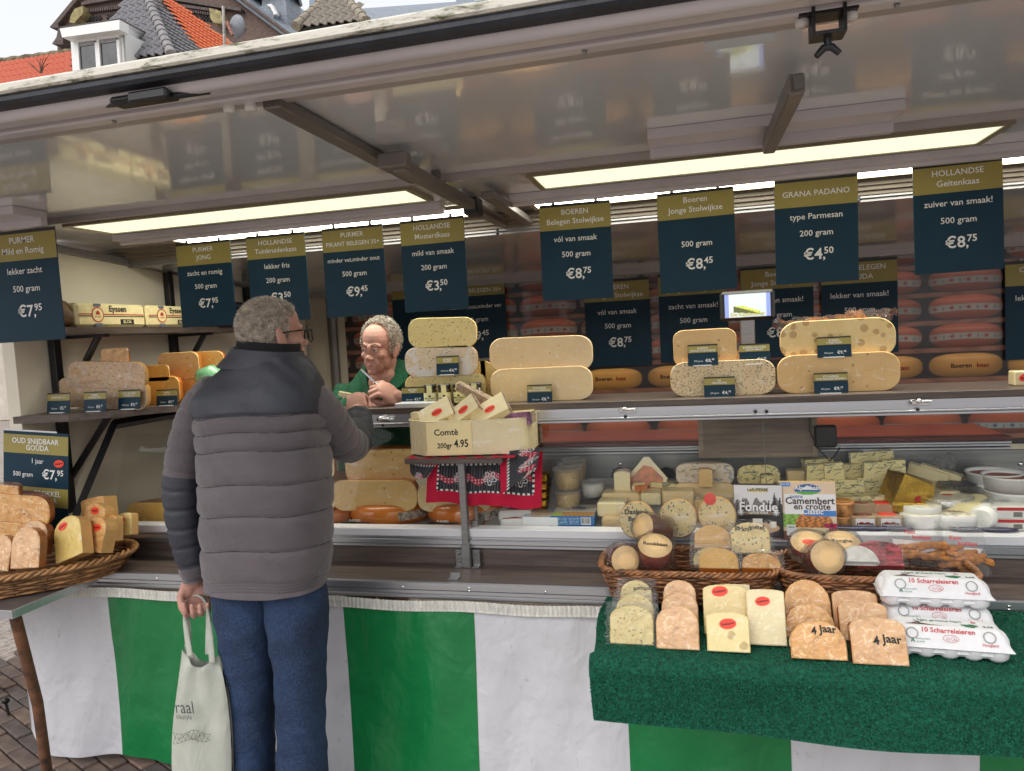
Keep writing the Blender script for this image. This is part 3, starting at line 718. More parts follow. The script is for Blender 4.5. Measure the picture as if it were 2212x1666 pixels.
def wheel_prof(rad, h, k=.72, n=7):
    """profile (r,z) of a wheel with bulging rounded edge"""
    rc = h/2*k
    out = [(.0001, 0)]
    for i in range(n+1):
        a = -math.pi/2+math.pi/2*i/n; out.append((rad-rc*1.15+rc*1.15*math.cos(a), rc+rc*math.sin(a)))
    for i in range(n+1):
        a = math.pi/2*i/n; out.append((rad-rc*1.15+rc*1.15*math.cos(a), h-rc+rc*math.sin(a)))
    out.append((.0001, h)); return out
def half_wheel(x0, x1, ytop, ybot, Y, pm, rm, label, name='half_cheese', depth=.75, k=.72, rz=0, tilt=0, Z=None, kink=None, group='cut cheeses on the shelf', cat='cheese'):
    """a wheel cut through; the cut face looks at the customers. Pixel box gives its size at plane Y."""
    xm = (x0+x1)/2; c = at(xm, ybot, Y=Y); A, B = at(x0, (ytop+ybot)/2, Y=Y), at(x1, (ytop+ybot)/2, Y=Y)
    w = (B-A).length; h = at(xm, ytop, Y=Y).z-c.z
    o = thing(name, label, cat, (c.x, c.y, c.z if Z is None else Z), (0, tilt, rz), group)
    prof = wheel_prof(w/2, h, k)
    q = MB(); q.lathe(prof, 22, 0, math.pi, M=Matrix.Diagonal((1, depth, 1, 1))); q.build('rind', rm, o)
    # cut face as its own part, a little proud and with its own rim
    face = [(r_, z) for r_, z in prof]+[(-r_, z) for r_, z in prof[::-1]]
    q = MB(); n_ = len(face); ins = .985
    cy = h/2
    vs = [(x, .0, z) for x, z in face]+[(x*ins, -.0035, cy+(z-cy)*.97) for x, z in face]
    q.add(vs, [(i, (i+1) % n_, n_+(i+1) % n_, n_+i) for i in range(n_)], 0, True)
    if kink is None: q.add(vs[n_:], [tuple(range(n_))])
    else: q.add([(x, y-.02*max(0, 1-abs(x-kink*w)/(w*.5)), z) for x, y, z in vs[n_:]], [tuple(range(n_))])
    q.build('cut_face', pm, o)
    return o
def tongue(w, h, t, top=.5, taper=1.0, n=8, cut=0):
    """outline of an upright cut piece: straight foot, rounded top"""
    r_ = w/2*taper; pts = [(-w/2, 0), (w/2, 0)]
    for i in range(n+1):
        a = math.pi*i/n; x = r_*math.cos(a)
        pts.append((x, h-r_*top*2*(1-math.sin(a))*.5*1.0 if True else 0))
    if cut: pts = [(x, z) if x < w/2*(1-cut) else (x, z*.93) for x, z in pts]
    return pts
def piece(c, w, h, t, pm, rm, label, lean=0, rz=0, top=1.0, roll=0, group=None, name='cheese_piece', stick=None, note=None, taper=1.0, pack=None, cat='cheese', skew=0):
    """upright slab of cheese with rind round the curved edge; stick=(u,v) red offer sticker, note=handwriting"""
    o = thing(name, label, cat, c, (0, 0, 0), group)
    o.rotation_euler = (Matrix.Rotation(rz, 3, 'Z') @ Matrix.Rotation(lean, 3, 'X') @ Matrix.Rotation(roll, 3, 'Y')).to_euler()
    pts = tongue(w, h, t, top, taper)
    if skew: pts = [(x+skew*z, z) for x, z in pts]
    q = MB(); q.prism(pts, 0, t, 'y', 0, smooth=False); q.build('rind', rm, o)
    cx, cz = 0, h*.5
    fc = [(x*.955+skew*0, cz+(z-cz)*.955-.0) for x, z in pts]
    q = MB(); n_ = len(pts)
    vs = [(x, 0.0, z) for x, z in pts]+[(x, -.003, z) for x, z in fc]
    q.add(vs, [(i, (i+1) % n_, n_+(i+1) % n_, n_+i) for i in range(n_)], 0, True); q.add(vs[n_:], [tuple(range(n_))])
    q.build('cut_face', pm, o)
    if stick:
        u, v = stick; offer(o, u*w, v*h, -.0045, min(.022, w*.2))
    if note: scrawl(o, note[0], note[1]*w, note[2]*h, -.0045, note[3])
    if pack:
        q = MB(); e = pack
        q.grid(lambda u, v: ((-.5+u)*(w+2*e)+.004*math.sin(v*23+u*5), -.006-.003*math.sin(u*17)*math.sin(v*13), -.003+v*(h+e)), 10, 10)
        q.grid(lambda u, v: ((-.5+u)*(w+2*e)+.004*math.sin(v*19), t+.004+.003*math.sin(u*15), -.003+v*(h+e*.8)), 6, 6)
        q.build('bag', film, o)
    return o
def offer(parent, x, z, y, r, M=None, txt='Reklame'):
    q = MB(); n_ = 18; q.prism([(r*math.cos(2*math.pi*i/n_), r*.62*math.sin(2*math.pi*i/n_)) for i in range(n_)], -.0004, .0004, 'y')
    s_ = q.build('sticker', sticker, parent, (x, y, z), (0, R(-8), 0))
    q = MB(); q.text(txt, r*.48, Matrix.Translation((0, -.001, -r*.14)) @ FACE @ Matrix.Rotation(R(4), 4, 'Z'), 0, 'C', .014, .9); q.build('lettering', black_ink, s_)
def scrawl(parent, txt, x, z, y, size, rot=5, lean=0):
    q = MB(); M = Matrix.Translation((x, y, z)) @ FACE @ Matrix.Rotation(R(rot), 4, 'Z') @ Matrix.Shear('XZ', 4, (0, 0)) 
    q.text(txt, size, M, 0, 'C', .022, 1.0)
    random.seed(hash(txt) % 99)
    q.v = [(a+.004*size*20*math.sin(b*40/size*.02), b, c_+size*.10*math.sin(a/size*2.3)) for a, b, c_ in q.v]
    q.build('handwriting', black_ink, parent)

# ---- on the long shelf
YF = 2.70
half_wheel(876, 1050, 806, 868, 2.735, paste_seed, rind_pale, 'speckled half wheel under the truffle cheese, behind the mustard jars', depth=.7)
half_wheel(876, 1033, 748, 813, 2.73, paste_truffle, rind_pale, 'film-wrapped whitish truffle cheese in the middle of the three-high stack', depth=.7)
half_wheel(882, 1030, 686, 752, 2.73, paste_seed, rind_pale, 'yellow mustard-seed half cheese topping the three-high stack by the seller', depth=.7, tilt=R(2))
half_wheel(1020, 1075, 778, 860, 2.86, paste_seed, rind_pale, 'speckled cheese end half hidden behind the two big pale half wheels', depth=.9)
half_wheel(1060, 1281, 800, 873, 2.71, paste_cream, rind_pale, 'big pale half wheel with a price card, under another like it', depth=.8, Z=ZSH)
half_wheel(1057, 1280, 727, 803, 2.72, paste, rind_pale, 'big film-wrapped half wheel with orange blush on top of a pale one', depth=.8, tilt=R(1))
half_wheel(1448, 1675, 788, 864, 2.70, paste_herb, rind_pale, 'long herb-flecked half wheel under the young plain cheese', depth=.7, Z=ZSH)
half_wheel(1455, 1592, 711, 791, 2.72, paste_gold, rind, 'half young yellow cheese with card on top of herb-flecked wheel', depth=.9, k=.5)
half_wheel(1590, 1664, 752, 790, 2.74, paste_herb, rind_pale, 'small herb cheese piece behind a price card on the herb-flecked wheel', depth=.9)
half_wheel(1677, 1943, 770, 854, 2.70, paste_gold, rind_pale, 'wide tan half wheel below the hole-riddled cheese', depth=.7, Z=ZSH)
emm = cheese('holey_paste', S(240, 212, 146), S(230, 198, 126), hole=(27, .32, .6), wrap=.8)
hw = half_wheel(1683, 1934, 690, 776, 2.72, emm, rind, 'half cheese riddled with big brown holes, loose film on top', depth=.8, k=.8)
q = MB(); q.grid(lambda u, v: ((-.5+u)*.40, .01+v*.12, .135+.012*math.sin(u*21+v*4)+.012*math.sin(u*47+v*11)+(.012 if u > .6 else 0)), 40, 6); q.build('loose_film', film, hw)
card(892, 872, 2.66, 53, 36, ['MOSTERD', 'KAAS'], '200 Gram', ('€3', '50'), 'price card mosterd kaas beside the mustard jars')
card(1004, 868, 2.69, 56, 36, ['MOSTERD DILLE'], 'per stuk', ('€3', '95'), 'price card per stuk behind the mustard jars')
card(967, 811, 2.70, 52, 42, ['BOEREN', 'TRUFFEL'], '200 Gram', ('€4', '95'), 'price card boeren truffel on the truffle cheese')
card(1166, 873, 2.66, 56, 42, ['STOLWIJKSE', 'BELEGEN BOERENKAAS'], '500 gram', ('€8', '75'), 'price card belegen boerenkaas in front of big pale half wheels')
card(1519, 791, 2.69, 64, 47, ['BOEREN', 'JONGE STOLWIJKSE'], '500 gram', ('€8', '45'), 'price card boeren jonge in front of young yellow cheese')
card(1555, 860, 2.66, 66, 46, ['DE', 'VERLEIDING'], '250 gram', ('€4', '95'), 'price card de verleiding in front of the herb-flecked wheel')
card(1631, 788, 2.70, 64, 46, ['BOEREN KRUIDEN', 'ZONTOMAAT'], '250 gram', ('€4', '95'), 'price card kruiden zontomaat on the herb-flecked wheel')
card(1803, 773, 2.69, 70, 46, ['BOEREN', 'TYNJETALER'], '500 gram', ('€9', '45'), 'price card boeren in front of the hole-riddled cheese')
card(1796, 851, 2.66, 70, 46, ['STOLWIJKSE', 'OUD BELEGEN BOEREN'], '500 gram', ('€9', '25'), 'price card oud belegen boeren in front of the wide tan half wheel')
# mustard jars
jar_g = P('mustard_jar', S(74, 58, 30), .12, var=.2, scale=12, coat=1); jar_l = P('jar_label', S(226, 222, 168), .5, var=.03); lidm = P('black_lid', S(24, 24, 26), .3, coat=.5)
JL = ('mustard jar with black lid right beside the mosterd kaas card', 'mustard jar with cream label, second from the mosterd kaas card', 'mustard jar partly behind the tilted cheese pieces, third from the card', 'mustard jar with cream label nearest the big pale half wheels')
for i, px in enumerate((931, 962, 995, 1029)):
    c = at(px, 867, Y=2.665+.006*(i > 1)); s = sc_at(c)
    o = thing('mustard_jar', JL[i], 'jar', (c.x, c.y, ZSH), (0, 0, random.uniform(-.2, .2)), 'row of mustard jars on the shelf')
    r_, h_ = 14.5*s, 46*s
    q = MB(); q.lathe([(.0001, 0), (r_, 0), (r_, h_*.72), (r_*.8, h_*.8), (r_*.8, h_*.82)], 18); q.build('glass_body', jar_g, o)
    q = MB(); q.lathe([(r_*.92, h_*.8), (r_*.95, h_*.82), (r_*.95, h_*.96), (r_*.88, h_), (.0001, h_)], 18); q.build('lid', lidm, o)
    q = MB(); q.lathe([(r_*1.015, h_*.12), (r_*1.015, h_*.62)], 14, R(-165), R(-15)); q.box((-.009*1.1, -r_*1.02, h_*.55), (.009*1.1, -r_*.98, h_*.97)); lb = q.build('label', jar_l, o)
    q = MB(); T = lambda z: Matrix.Translation((0, -r_*1.03, z)) @ FACE
    q.text('MOSTERD', .0085, T(h_*.33), 0, 'C', .01); q.text('DILLE', .0085, T(h_*.22), 0, 'C', .01); q.text('SAUS', .005, T(h_*.15), 0, 'C', .0); q.ball((0, -r_*1.02, h_*.47), (.005, .0006, .004), 8, 5)
    q.build('lettering', black_ink, lb)
c = at(896, 880, Y=YSH-.01)
tray = P('white_strip', S(196, 198, 206), .4, .2, var=.03)
q = MB(); q.box((-.075, -.03, -.019), (.12, .08, 0), bev=.002); q.build('shelf_tray', tray, None, (c.x, c.y+.01, ZSH+.0195), label='pale plastic tray under the mustard jars and their price cards', category='tray')
# small screen on a stand
c = at(1616, 740, Y=2.83)
scr = thing('price_display', 'small lit black-framed screen on a grey post between cheeses', 'display', (c.x, c.y, ZSH))
q = MB(); q.box((-.026, 0, 0), (.026, .03, .32), bev=.003); q.build('post', steel, scr)
zc_ = at(1613, 660, Y=2.82).z-ZSH
q = MB(); q.box((-.098, -.022, zc_-.055), (.098, .0, zc_+.055), bev=.01); q.build('housing', blackm, scr)
def screen(u, v):
    x, y = (u-.5)*1.5, v
    c = [np.full_like(u, .62), np.full_like(u, .72), np.full_like(u, .78)]
    side = (np.abs(u-.5) > .4)
    wed = (y < .42+.0*x-(x-.0)*.45) & (y > .16-(x)*.12) & (np.abs(x+.02) < .44) & (y < .5)
    top = wed & (y > .30-(x)*.42)
    hol = top & (np.hypot((x*9) % 1-.5, (y*11+x*3) % 1-.5) < .2)
    for q_, (s1, w1, t1) in enumerate(((.25, .10, .62), (.33, .12, .72), (.72, .04, .12))):
        c[q_] = np.where(side, s1, c[q_]); c[q_] = np.where(wed, w1, c[q_]); c[q_] = np.where(top, t1, c[q_]); c[q_] = np.where(hol, t1*.4, c[q_])
    return c
printed('screen', .162, .086, 60, 40, screen, vcol_mat('lit_screen', .3, 0, .22), scr, (0, -.0228, zc_-.043))
q = MB(); q.text('De Kaaskoerier', .019, Matrix.Translation((0, -.0242, zc_-.038)) @ FACE, 0, 'C', .02); q.build('lettering', P('screen_yellow', S(214, 214, 60), .4), scr)
c = at(2206, 845, Y=2.72)
q = MB(); q.box((-.02, 0, 0), (.06, .05, .05), bev=.004); o = q.build('cheese_pack', paste_comte, None, (c.x, c.y, ZSH), label='small packed cheese with red sticker at the bare end of the shelf', category='cheese'); offer(o, .015, .028, -.002, .022)

# ---- corner shelf on the end wall (left)
G2 = 'cheeses on the corner shelf'
half_wheel(125, 318, 832, 897, 2.46, paste_cumin, rind_pale, 'long film-wrapped cumin half cheese lying lowest on the corner shelf', depth=.5, tilt=R(4), Z=ZLS+.004, group=G2)
half_wheel(148, 314, 781, 842, 2.46, paste_cumin, rind_pale, 'brownish cumin half cheese on top of another on the corner shelf', depth=.5, tilt=R(3), group=G2)
half_wheel(221, 280, 752, 786, 2.47, paste_aged, rind_brown, 'dark little cheese wedge on the cumin half cheeses', depth=.5, k=.5, group=G2)
half_wheel(300, 392, 820, 880, 2.62, paste_oak, rind_orange, 'orange aged cheese block behind the 35+ price cards on corner shelf', depth=.7, k=.5, group=G2, Z=ZLS)
half_wheel(312, 368, 789, 824, 2.62, paste_oak, rind_brown, 'small orange wedge lying on the orange aged block', depth=.6, k=.5, group=G2)
half_wheel(372, 440, 818, 866, 2.72, paste_oak, rind_orange, 'orange cheese block beside the customer shoulder, under yellow halves', depth=.6, k=.5, group=G2, Z=ZLS)
half_wheel(344, 433, 761, 820, 2.72, paste_gold, rind, 'yellow half cheese with holes standing over orange blocks', depth=.7, k=.55, group=G2)
half_wheel(405, 487, 759, 815, 2.80, paste_oak, rind_orange, 'orange half cheese behind the yellow half, next to green film', depth=.7, k=.55, group=G2)
gf = P('green_film', S(126, 190, 140), .25, var=.15, scale=20, coat=.8, bump=.8, bscale=18, bdist=.01)
c = at(452, 815, Y=2.68); q = MB(); q.ball((0, 0, 0), (.07, .045, .05), 14, 9); q.v = [(a*(1+.06*math.sin(b*90)), b, max(-.03, d_*(1+.1*math.sin(a*80)))) for a, b, d_ in q.v]
q.build('wrapped_cheese', gf, None, c, label='cheese wrapped in green film behind the customer shoulder', category='cheese')
card(127, 905, 2.36, 66, 44, ['GEITENKAAS 50+'], '250 gram', ('€5', '75'), 'price card geitenkaas 50+ on the corner shelf', R(-4), Z=ZLS)
card(205, 897, 2.37, 63, 44, ['PURMER', 'KRUIDEN 35+'], '500 gram', ('€9', '75'), 'price card kruiden 35+ on the corner shelf', R(-4), Z=ZLS)
card(279, 887, 2.42, 58, 43, ['OUD BELEGEN', 'KOMIJN 35+'], '500 gram', ('€9', '45'), 'price card komijn 35+ on the corner shelf', R(0), Z=ZLS)
card(360, 875, 2.53, 54, 36, ['PURMER', 'OUD 35+'], '500 gram', ('€9', '75'), 'price card oud 35+ in front of orange aged block', R(0), Z=ZLS)
# wrapped blocks on the upper shelf
wrapf = P('cream_wrapper', S(232, 218, 166), .35, var=.06, scale=10, bump=.9, bscale=24, bdist=.008, coat=.5)
bred = P('wrapper_red', S(186, 48, 36), .5); bblk = P('wrapper_black', S(30, 32, 42), .5)
for i, (y0, y1, lab) in enumerate(((2.37, 2.745, 'cream wrapped cheese block with red stripes, farther from the striped crate'), (2.755, 3.08, 'cream wrapped cheese block with red stripes, next to the price sign of €7,95'))):
    L = y1-y0; hb = .098
    o = thing('wrapped_block', lab, 'cheese', (-2.40, y0, 1.7255), (0, 0, 0), 'cream wrapped blocks on the upper shelf')
    q = MB(); q.box((-.10, 0, 0), (.045, L, hb), bev=.012); q.build('block', wrapf, o)
    q = MB(); X_ = .0462
    MX = lambda y, z: Matrix.Translation((X_+.0006, y, z)) @ Matrix.Rotation(R(90), 4, 'Z') @ FACE
    q.box((X_-.001, .01, hb*.52), (X_, L-.012, hb*.56), 0); q.box((X_-.001, .01, hb*.44), (X_, L-.012, hb*.48), 1)
    n_ = 20; q.add([(X_+.0002, L*.28+.032*math.cos(2*math.pi*j/n_), hb*.52+.032*math.sin(2*math.pi*j/n_)) for j in range(n_)], [tuple(range(n_))], 0)
    q.add([(X_+.0005, L*.28+.027*math.cos(2*math.pi*j/n_), hb*.52+.027*math.sin(2*math.pi*j/n_)) for j in range(n_)], [tuple(range(n_))], 3)
    q.add([(X_+.0008, L*.28+a, hb*.52+b) for a, b in ((-.012, .0), (.012, 0), (.008, .012), (0, .018), (-.008, .012))], [(0, 1, 2, 3, 4)], 0)
    q.text('EYSSEN', .010, MX(L*.28, hb*.40), 0, 'C', .02)
    q.text('Eyssen', .036, MX(L*.44, hb*.66), 1, 'L', .02); q.box((X_-.001, L*.6, hb*.12), (X_+.0002, L*.8, hb*.34), 1); q.text('BLOK', .019, MX(L*.7, hb*.165)@Matrix.Translation((0, 0, .0006)), 3, 'C', .01)
    q.box((X_-.001, L*.23, hb*.86), (X_+.0001, L*.33, hb*.98), 2); q.box((X_-.001, L*.23, hb*.02), (X_+.0001, L*.33, hb*.16), 2)
    q.build('wrapper_print', [bred, bblk, P('wrapper_blue', S(96, 104, 122), .5), wrapf], o)
q = MB(); q.ball((0, 0, .05), (.09, .07, .06), 14, 9); q.v = [(a*(1+.1*math.sin(b*70+c_*40)), b, max(0, c_*(1+.1*math.sin(a*60)))) for a, b, c_ in q.v]
q.build('paper_bag', P('brown_bag', S(120, 92, 66), .6, var=.3, scale=14, bump=.8, bscale=20, bdist=.01), None, (-2.44, 2.24+.1, 1.7255), label='crumpled brown bag at the end of the upper shelf beside wrapped blocks', category='bag')
cr = thing('plastic_crate', 'dark perforated plastic crate at the end of the upper shelf', 'crate', (-2.42, 3.36, 1.7255))
q = MB()
for x in (-.09, .09): q.box((x-.004, -.14, 0), (x+.004, .14, .13))
for y in (-.14, .14): q.box((-.09, y-.004, 0), (.09, y+.004, .13))
q.box((-.09, -.14, 0), (.09, .14, .006)); q.build('shell', P('dark_crate', S(26, 30, 42), .5, var=.2), cr)
q = MB()
for z in (.02, .05, .08, .11):
    for i in range(6): q.box((.0945, -.12+.045*i, z-.008), (.0965, -.09+.045*i, z+.008))
    for i in range(4): q.box((-.075+.045*i, -.1465, z-.008), (-.045+.045*i, -.1445, z+.008))
q.build('perforation', P('crate_hole', S(60, 66, 80), .6), cr, kind='stuff')
# ================================================================ stand with the big mountain cheese
st = thing('cheese_stand', 'grey wooden plate on a steel post standing on the counter', 'stand', (-.811, 2.44, ZC))
PZ = 1.157-ZC
q = MB(); q.box((-.20, -.05, PZ), (.165, .20, PZ+.022), bev=.002); q.build('plate', wood_dk, st)
q = MB(); q.box((-.0125, -.0125, 0), (.0125, .0125, PZ-.0005), bev=.002); q.box((-.016, -.016, 0), (.016, .016, .09), bev=.002); q.build('post', steel, st)
for s_ in (-1, 1):
    q = MB(); q.box((s_*.017, .006, .0005), (s_*.047, .0095, .062), bev=.002); q.box((s_*.017, -.02, .0006), (s_*.047, .006, .004), bev=.001)
    for z in (.017, .047): q.ball((s_*.032, .004, z), (.006, .003, .006), 8, 5)
    q.build('foot_bracket', steel, st)
q = MB(); q.box((-.018, -.145, .0006), (.018, -.115, .004)); q.box((-.018, -.118, .0006), (.018, -.115, .018)); q.build('hook_plate', steel, counter, (-.82, 2.44, ZC))
ZP = 1.157+.023
cm = thing('mountain_cheese', 'big wedge of pale mountain cheese with handwritten price paper on the stand', 'cheese', (-.79, 2.50, ZP))
plan = [(-.24, .02), (-.228, -.035), (-.135, -.10), (.10, -.074), (.225, -.06), (.23, .14), (.15, .2), (.05, .22), (-.06, .21), (-.16, .15), (-.22, .09)]
q = MB(); q.prism(plan, .004, .128, 'z', 0); o = bevel(q.build('paste_block', paste_comte, cm), .035, 5)
q = MB(); q.prism([(.232, .142), (.152, .202), (.05, .222), (.055, .23), (.158, .21), (.238, .148)], .01, .12, 'z'); q.build('rind', rind_grey, cm)
ang = math.atan2(.04, .36)
paper = P('cream_paper', S(252, 232, 176), .6, var=.03)
po = MB(); po.grid(lambda u, v: (u*.165, -.0022-.002*math.sin(v*3), .006+v*.118), 4, 4); po = po.build('price_paper', paper, cm, (-.133, -.1, 0), (0, 0, ang))
q = MB(); q.text('Comtè', .031, Matrix.Translation((.072, -.0046, .078)) @ FACE, 0, 'C', .02); q.text('200gr', .026, Matrix.Translation((.065, -.0046, .032)) @ FACE, 0, 'C', .02, .9); q.text('4.95', .038, Matrix.Translation((.125, -.0046, .034)) @ FACE, 0, 'C', .022, .8)
q.build('handwriting', black_ink, po)
def slab(px, py, Y, size, rot, pm, rm, label, stick=False, group='packed cheese pieces on the mountain cheese', name='cheese_piece', rside=1, paper_m=None, cat='cheese'):
    c = at(px, py, Y=Y); w, d, h = size
    o = thing(name, label, cat, c, rot, group)
    q = MB(); q.prism([(-w/2, -d*.42), (w/2, -d/2), (w/2, d/2), (-w/2, d*.42)], -h/2, h/2, 'z'); bevel(q.build('paste_block', pm, o), .004, 2)
    q = MB(); q.box((rside*w/2+.0003, -d*.48, -h*.47), (rside*w/2+rside*.004, d*.48, h*.47), bev=.001); q.build('rind', rm, o)
    if stick:
        n_ = 16; r_ = .021
        q = MB(); q.prism([(r_*math.cos(2*math.pi*i/n_), r_*.62*math.sin(2*math.pi*i/n_)) for i in range(n_)], h/2+.0004, h/2+.0012, 'z'); s_ = q.build('sticker', sticker, o, (w*.05, -d*.05, 0))
        q = MB(); q.text('Reklame', .0105, Matrix.Translation((0, -.003, h/2+.0018)), 0, 'C', .015, .9); q.build('lettering', black_ink, s_)
    if paper_m:
        q = MB(); q.box((-w*.45, -d/2-.003, -h*.5), (w*.5, -d/2-.0008, h*.5)); q.build('label', paper_m, o)
    return o
slab(915, 905, 2.50, (.085, .06, .052), (0, 0, .1), paste_comte, rind_grey, 'pale block behind the stickered pieces on the mountain cheese')
slab(943, 895, 2.46, (.125, .085, .032), (R(52), R(-24), R(14)), paste_comte, rind_grey, 'tilted piece with red sticker leaning leftmost on the mountain cheese', True)
slab(1002, 890, 2.46, (.12, .07, .034), (R(52), R(-34), R(8)), paste_comte, rind_grey, 'slim tilted piece with red sticker between two others on the mountain cheese', True)
slab(1058, 890, 2.47, (.14, .085, .036), (R(46), R(-26), R(10)), paste_comte, rind_grey, 'wide piece with red sticker high on its edge, by the purple label', True)
slab(1028, 853, 2.53, (.155, .035, .03), (R(10), R(27), R(-6)), rind_grey, paste_comte, 'rind-covered stick of cheese lying across the top of the pile', rside=-1)
slab(1115, 903, 2.50, (.125, .07, .045), (0, R(-3), 0), paste_comte, rind_grey, 'piece with purple printed label at the end of the mountain cheese', rside=1, paper_m=P('purple_label', S(150, 96, 136), .5, var=.5, scale=60))
# red farmers kerchief under the cheese
def kerchief(u, v):
    n_ = np.abs
    red = np.array([.50, .0, .035]); c = [np.full_like(u, x) for x in red]
    bx = (v > .24) & (v < .78) & (u > .1) & (u < .93)
    line = (np.sin(u*260) > .55)
    ros = np.zeros_like(u)
    for cx in (.3, .56, .82):
        dd = np.hypot((u-cx)*2.6, (v-.5)*1.2); a = np.arctan2(v-.5, (u-cx)*2.2); ros = np.maximum(ros, ((np.sin(dd*62+3*np.sin(5*a)) > .15) & (dd < .17)).astype(float))
    sw = (n_(v-.5-.07*np.sin(u*24)) < .06)
    dots = ((np.hypot(((u*34) % 1)-.5, ((v*18) % 1)-.5) < .2))
    for i, (k, s_) in enumerate(((.016, .40), (.016, .03), (.026, .06))):
        c[i] = np.where(bx, k, c[i]); c[i] = np.where(bx & line, .09, c[i]); c[i] = np.where(bx & sw, np.where(dots, .65, s_), c[i]); c[i] = np.where(bx & (ros > 0), .62, c[i])
    eu, ev = n_(v-.24) < .02, n_(v-.78) < .02
    scal = (eu | ev) & (u > .1) & (u < .93); sc2 = ((n_(u-.1) < .008) | (n_(u-.93) < .008)) & (v > .24) & (v < .78)
    for i in range(3):
        c[i] = np.where(scal, np.where(np.sin(u*150) > -.1, .75, .02), c[i]); c[i] = np.where(sc2, np.where(np.sin(v*70) > -.1, .75, .02), c[i])
    return c
m_ker = vcol_mat('kerchief_print', .8)
ker = thing('red_kerchief', 'red farmer kerchief with flower print hanging from the cheese stand', 'cloth', (-.79, 2.43, ZP-.003))
def cloth(name, fn, nx, ny, uv, parent):
    u, v = np.meshgrid(np.arange(nx+1)/nx, np.arange(ny+1)/ny)
    co = np.array([fn(a, b) for a, b in zip(u.ravel(), v.ravel())])
    i = np.arange(nx)[None, :]+np.arange(ny)[:, None]*(nx+1); fs = np.stack([i, i+1, i+nx+2, i+nx+1], -1).reshape(-1, 4)
    me = bpy.data.meshes.new(name); me.from_pydata(co.tolist(), [], fs.tolist()); me.materials.append(m_ker)
    U, V = uv(u, v); c = np.clip(np.stack(np.broadcast_arrays(*kerchief(U, V)), -1), 0, 1).reshape(-1, 3)
    a = me.color_attributes.new('print', 'FLOAT_COLOR', 'POINT'); a.data.foreach_set('color', np.concatenate([c, np.ones((len(c), 1))], 1).astype(np.float32).ravel())
    me.polygons.foreach_set('use_smooth', [True]*len(me.polygons)); o = link(name, me, parent); return o
kt = at(1000, 990, Y=2.43); 
def kp(px, py, Y): 
    p = at(px, py, Y=Y)-ker.location; return p
# hanging main flap: from under the plate down, wavy
cA, cB, cC, cD = kp(925, 985, 2.47), kp(1172, 975, 2.47), kp(1168, 1100, 2.45), kp(922, 1085, 2.46)
def mainf(u, v):
    p = (cA*(1-u)+cB*u)*(1-v)+(cD*(1-u)+cC*u)*v
    return (p.x, p.y-.012*math.sin(u*11+1)*v-.006*math.sin(u*23)*v, p.z+.006*math.sin(u*13)*v)
cloth('hanging_cloth', mainf, 220, 110, lambda u, v: (u, .98-v), ker)
cA2, cB2, cC2, cD2 = kp(1080, 976, 2.44), kp(1168, 966, 2.44), kp(1160, 1012, 2.43), kp(1083, 1068, 2.41)
def fold2(u, v):
    p = (cA2*(1-u)+cB2*u)*(1-v)+(cD2*(1-u)+cC2*u)*v
    return (p.x, p.y-.01*math.sin(u*3.1)-.008*v, p.z)
cloth('folded_corner', fold2, 90, 60, lambda u, v: (.15+.5*v+.2*u, .9-.55*u+.0*v), ker)
cA3, cB3, cC3, cD3 = kp(884, 984, 2.44), kp(952, 990, 2.44), kp(925, 1030, 2.42), kp(886, 1022, 2.42)
def fold3(u, v):
    p = (cA3*(1-u)+cB3*u)*(1-v)+(cD3*(1-u)+cC3*u)*v
    return (p.x, p.y-.012*math.sin(u*3.1)*v, p.z-.012*math.sin(u*3.14)*v)
cloth('side_fold', fold3, 60, 50, lambda u, v: (.12+.4*u, .86-.9*v*.5-.45*(1-v)*0+.1), ker)
def topf(u, v): return (-.21+.40*u, -.05+.22*v-.0, .0005+.002*abs(math.sin(u*20+v*7)))
cloth('top_cloth', topf, 40, 20, lambda u, v: (u*.05, v*.1), ker)

# ================================================================ inside the glass case, left of the divider
GC = 'wheels and halves in the glass case'
def whole(xm, ybot, Y, rad, h, rm, label, band=True, group=GC):
    c = at(xm, ybot, Y=Y); o = thing('whole_cheese', label, 'cheese', (c.x, c.y+rad, c.z), (0, 0, 0), group)
    q = MB(); q.lathe(wheel_prof(rad, h, .85), 40); q.build('wheel', rm, o)
    if band:
        q = MB(); q.lathe([(rad*1.003, h*.3), (rad*1.006, h*.5), (rad*1.003, h*.68)], 24, R(-60), R(60)); q.build('paper_band', P('band_%d' % xm, S(190, 176, 160), .5, var=.5, scale=50), o)
    return o
whole(812, 1143, 2.535, .175, .085, rind_orange, 'whole orange wheel in the case below the pale half cheeses')
whole(985, 1143, 2.535, .165, .085, rind_orange, 'whole orange wheel in the case behind the stand post')
half_wheel(717, 902, 1038, 1104, 2.58, paste_gold, rind_orange, 'wide golden half cheese lying on the orange wheel in the case', depth=.9, group=GC)
half_wheel(748, 908, 970, 1042, 2.62, paste_gold, rind_orange, 'golden half with round holes topping the case stack', depth=.9, k=.6, group=GC, kink=-.12)
half_wheel(903, 1060, 1046, 1106, 2.58, paste, rind_orange, 'pale half cheese lying behind the red kerchief', depth=.9, group=GC)
half_wheel(925, 1040, 985, 1050, 2.64, paste_cream, rind_pale, 'upper pale half cheese half hidden by the red kerchief', depth=.9, group=GC)
half_wheel(640, 726, 1040, 1110, 2.58, paste, rind_orange, 'pale half cheese beside the jacket of the customer, lower one', depth=.9, group=GC)
half_wheel(640, 725, 972, 1042, 2.60, paste_comte, rind_orange, 'pale half cheese beside the jacket of the customer, upper one', depth=.9, group=GC)
whole(680, 1143, 2.55, .13, .075, rind_orange, 'orange wheel mostly hidden behind the customer', False)
half_wheel(715, 770, 1018, 1045, 2.72, paste_gold, rind, 'small golden cheese end behind the wide golden half', depth=.6, group=GC)
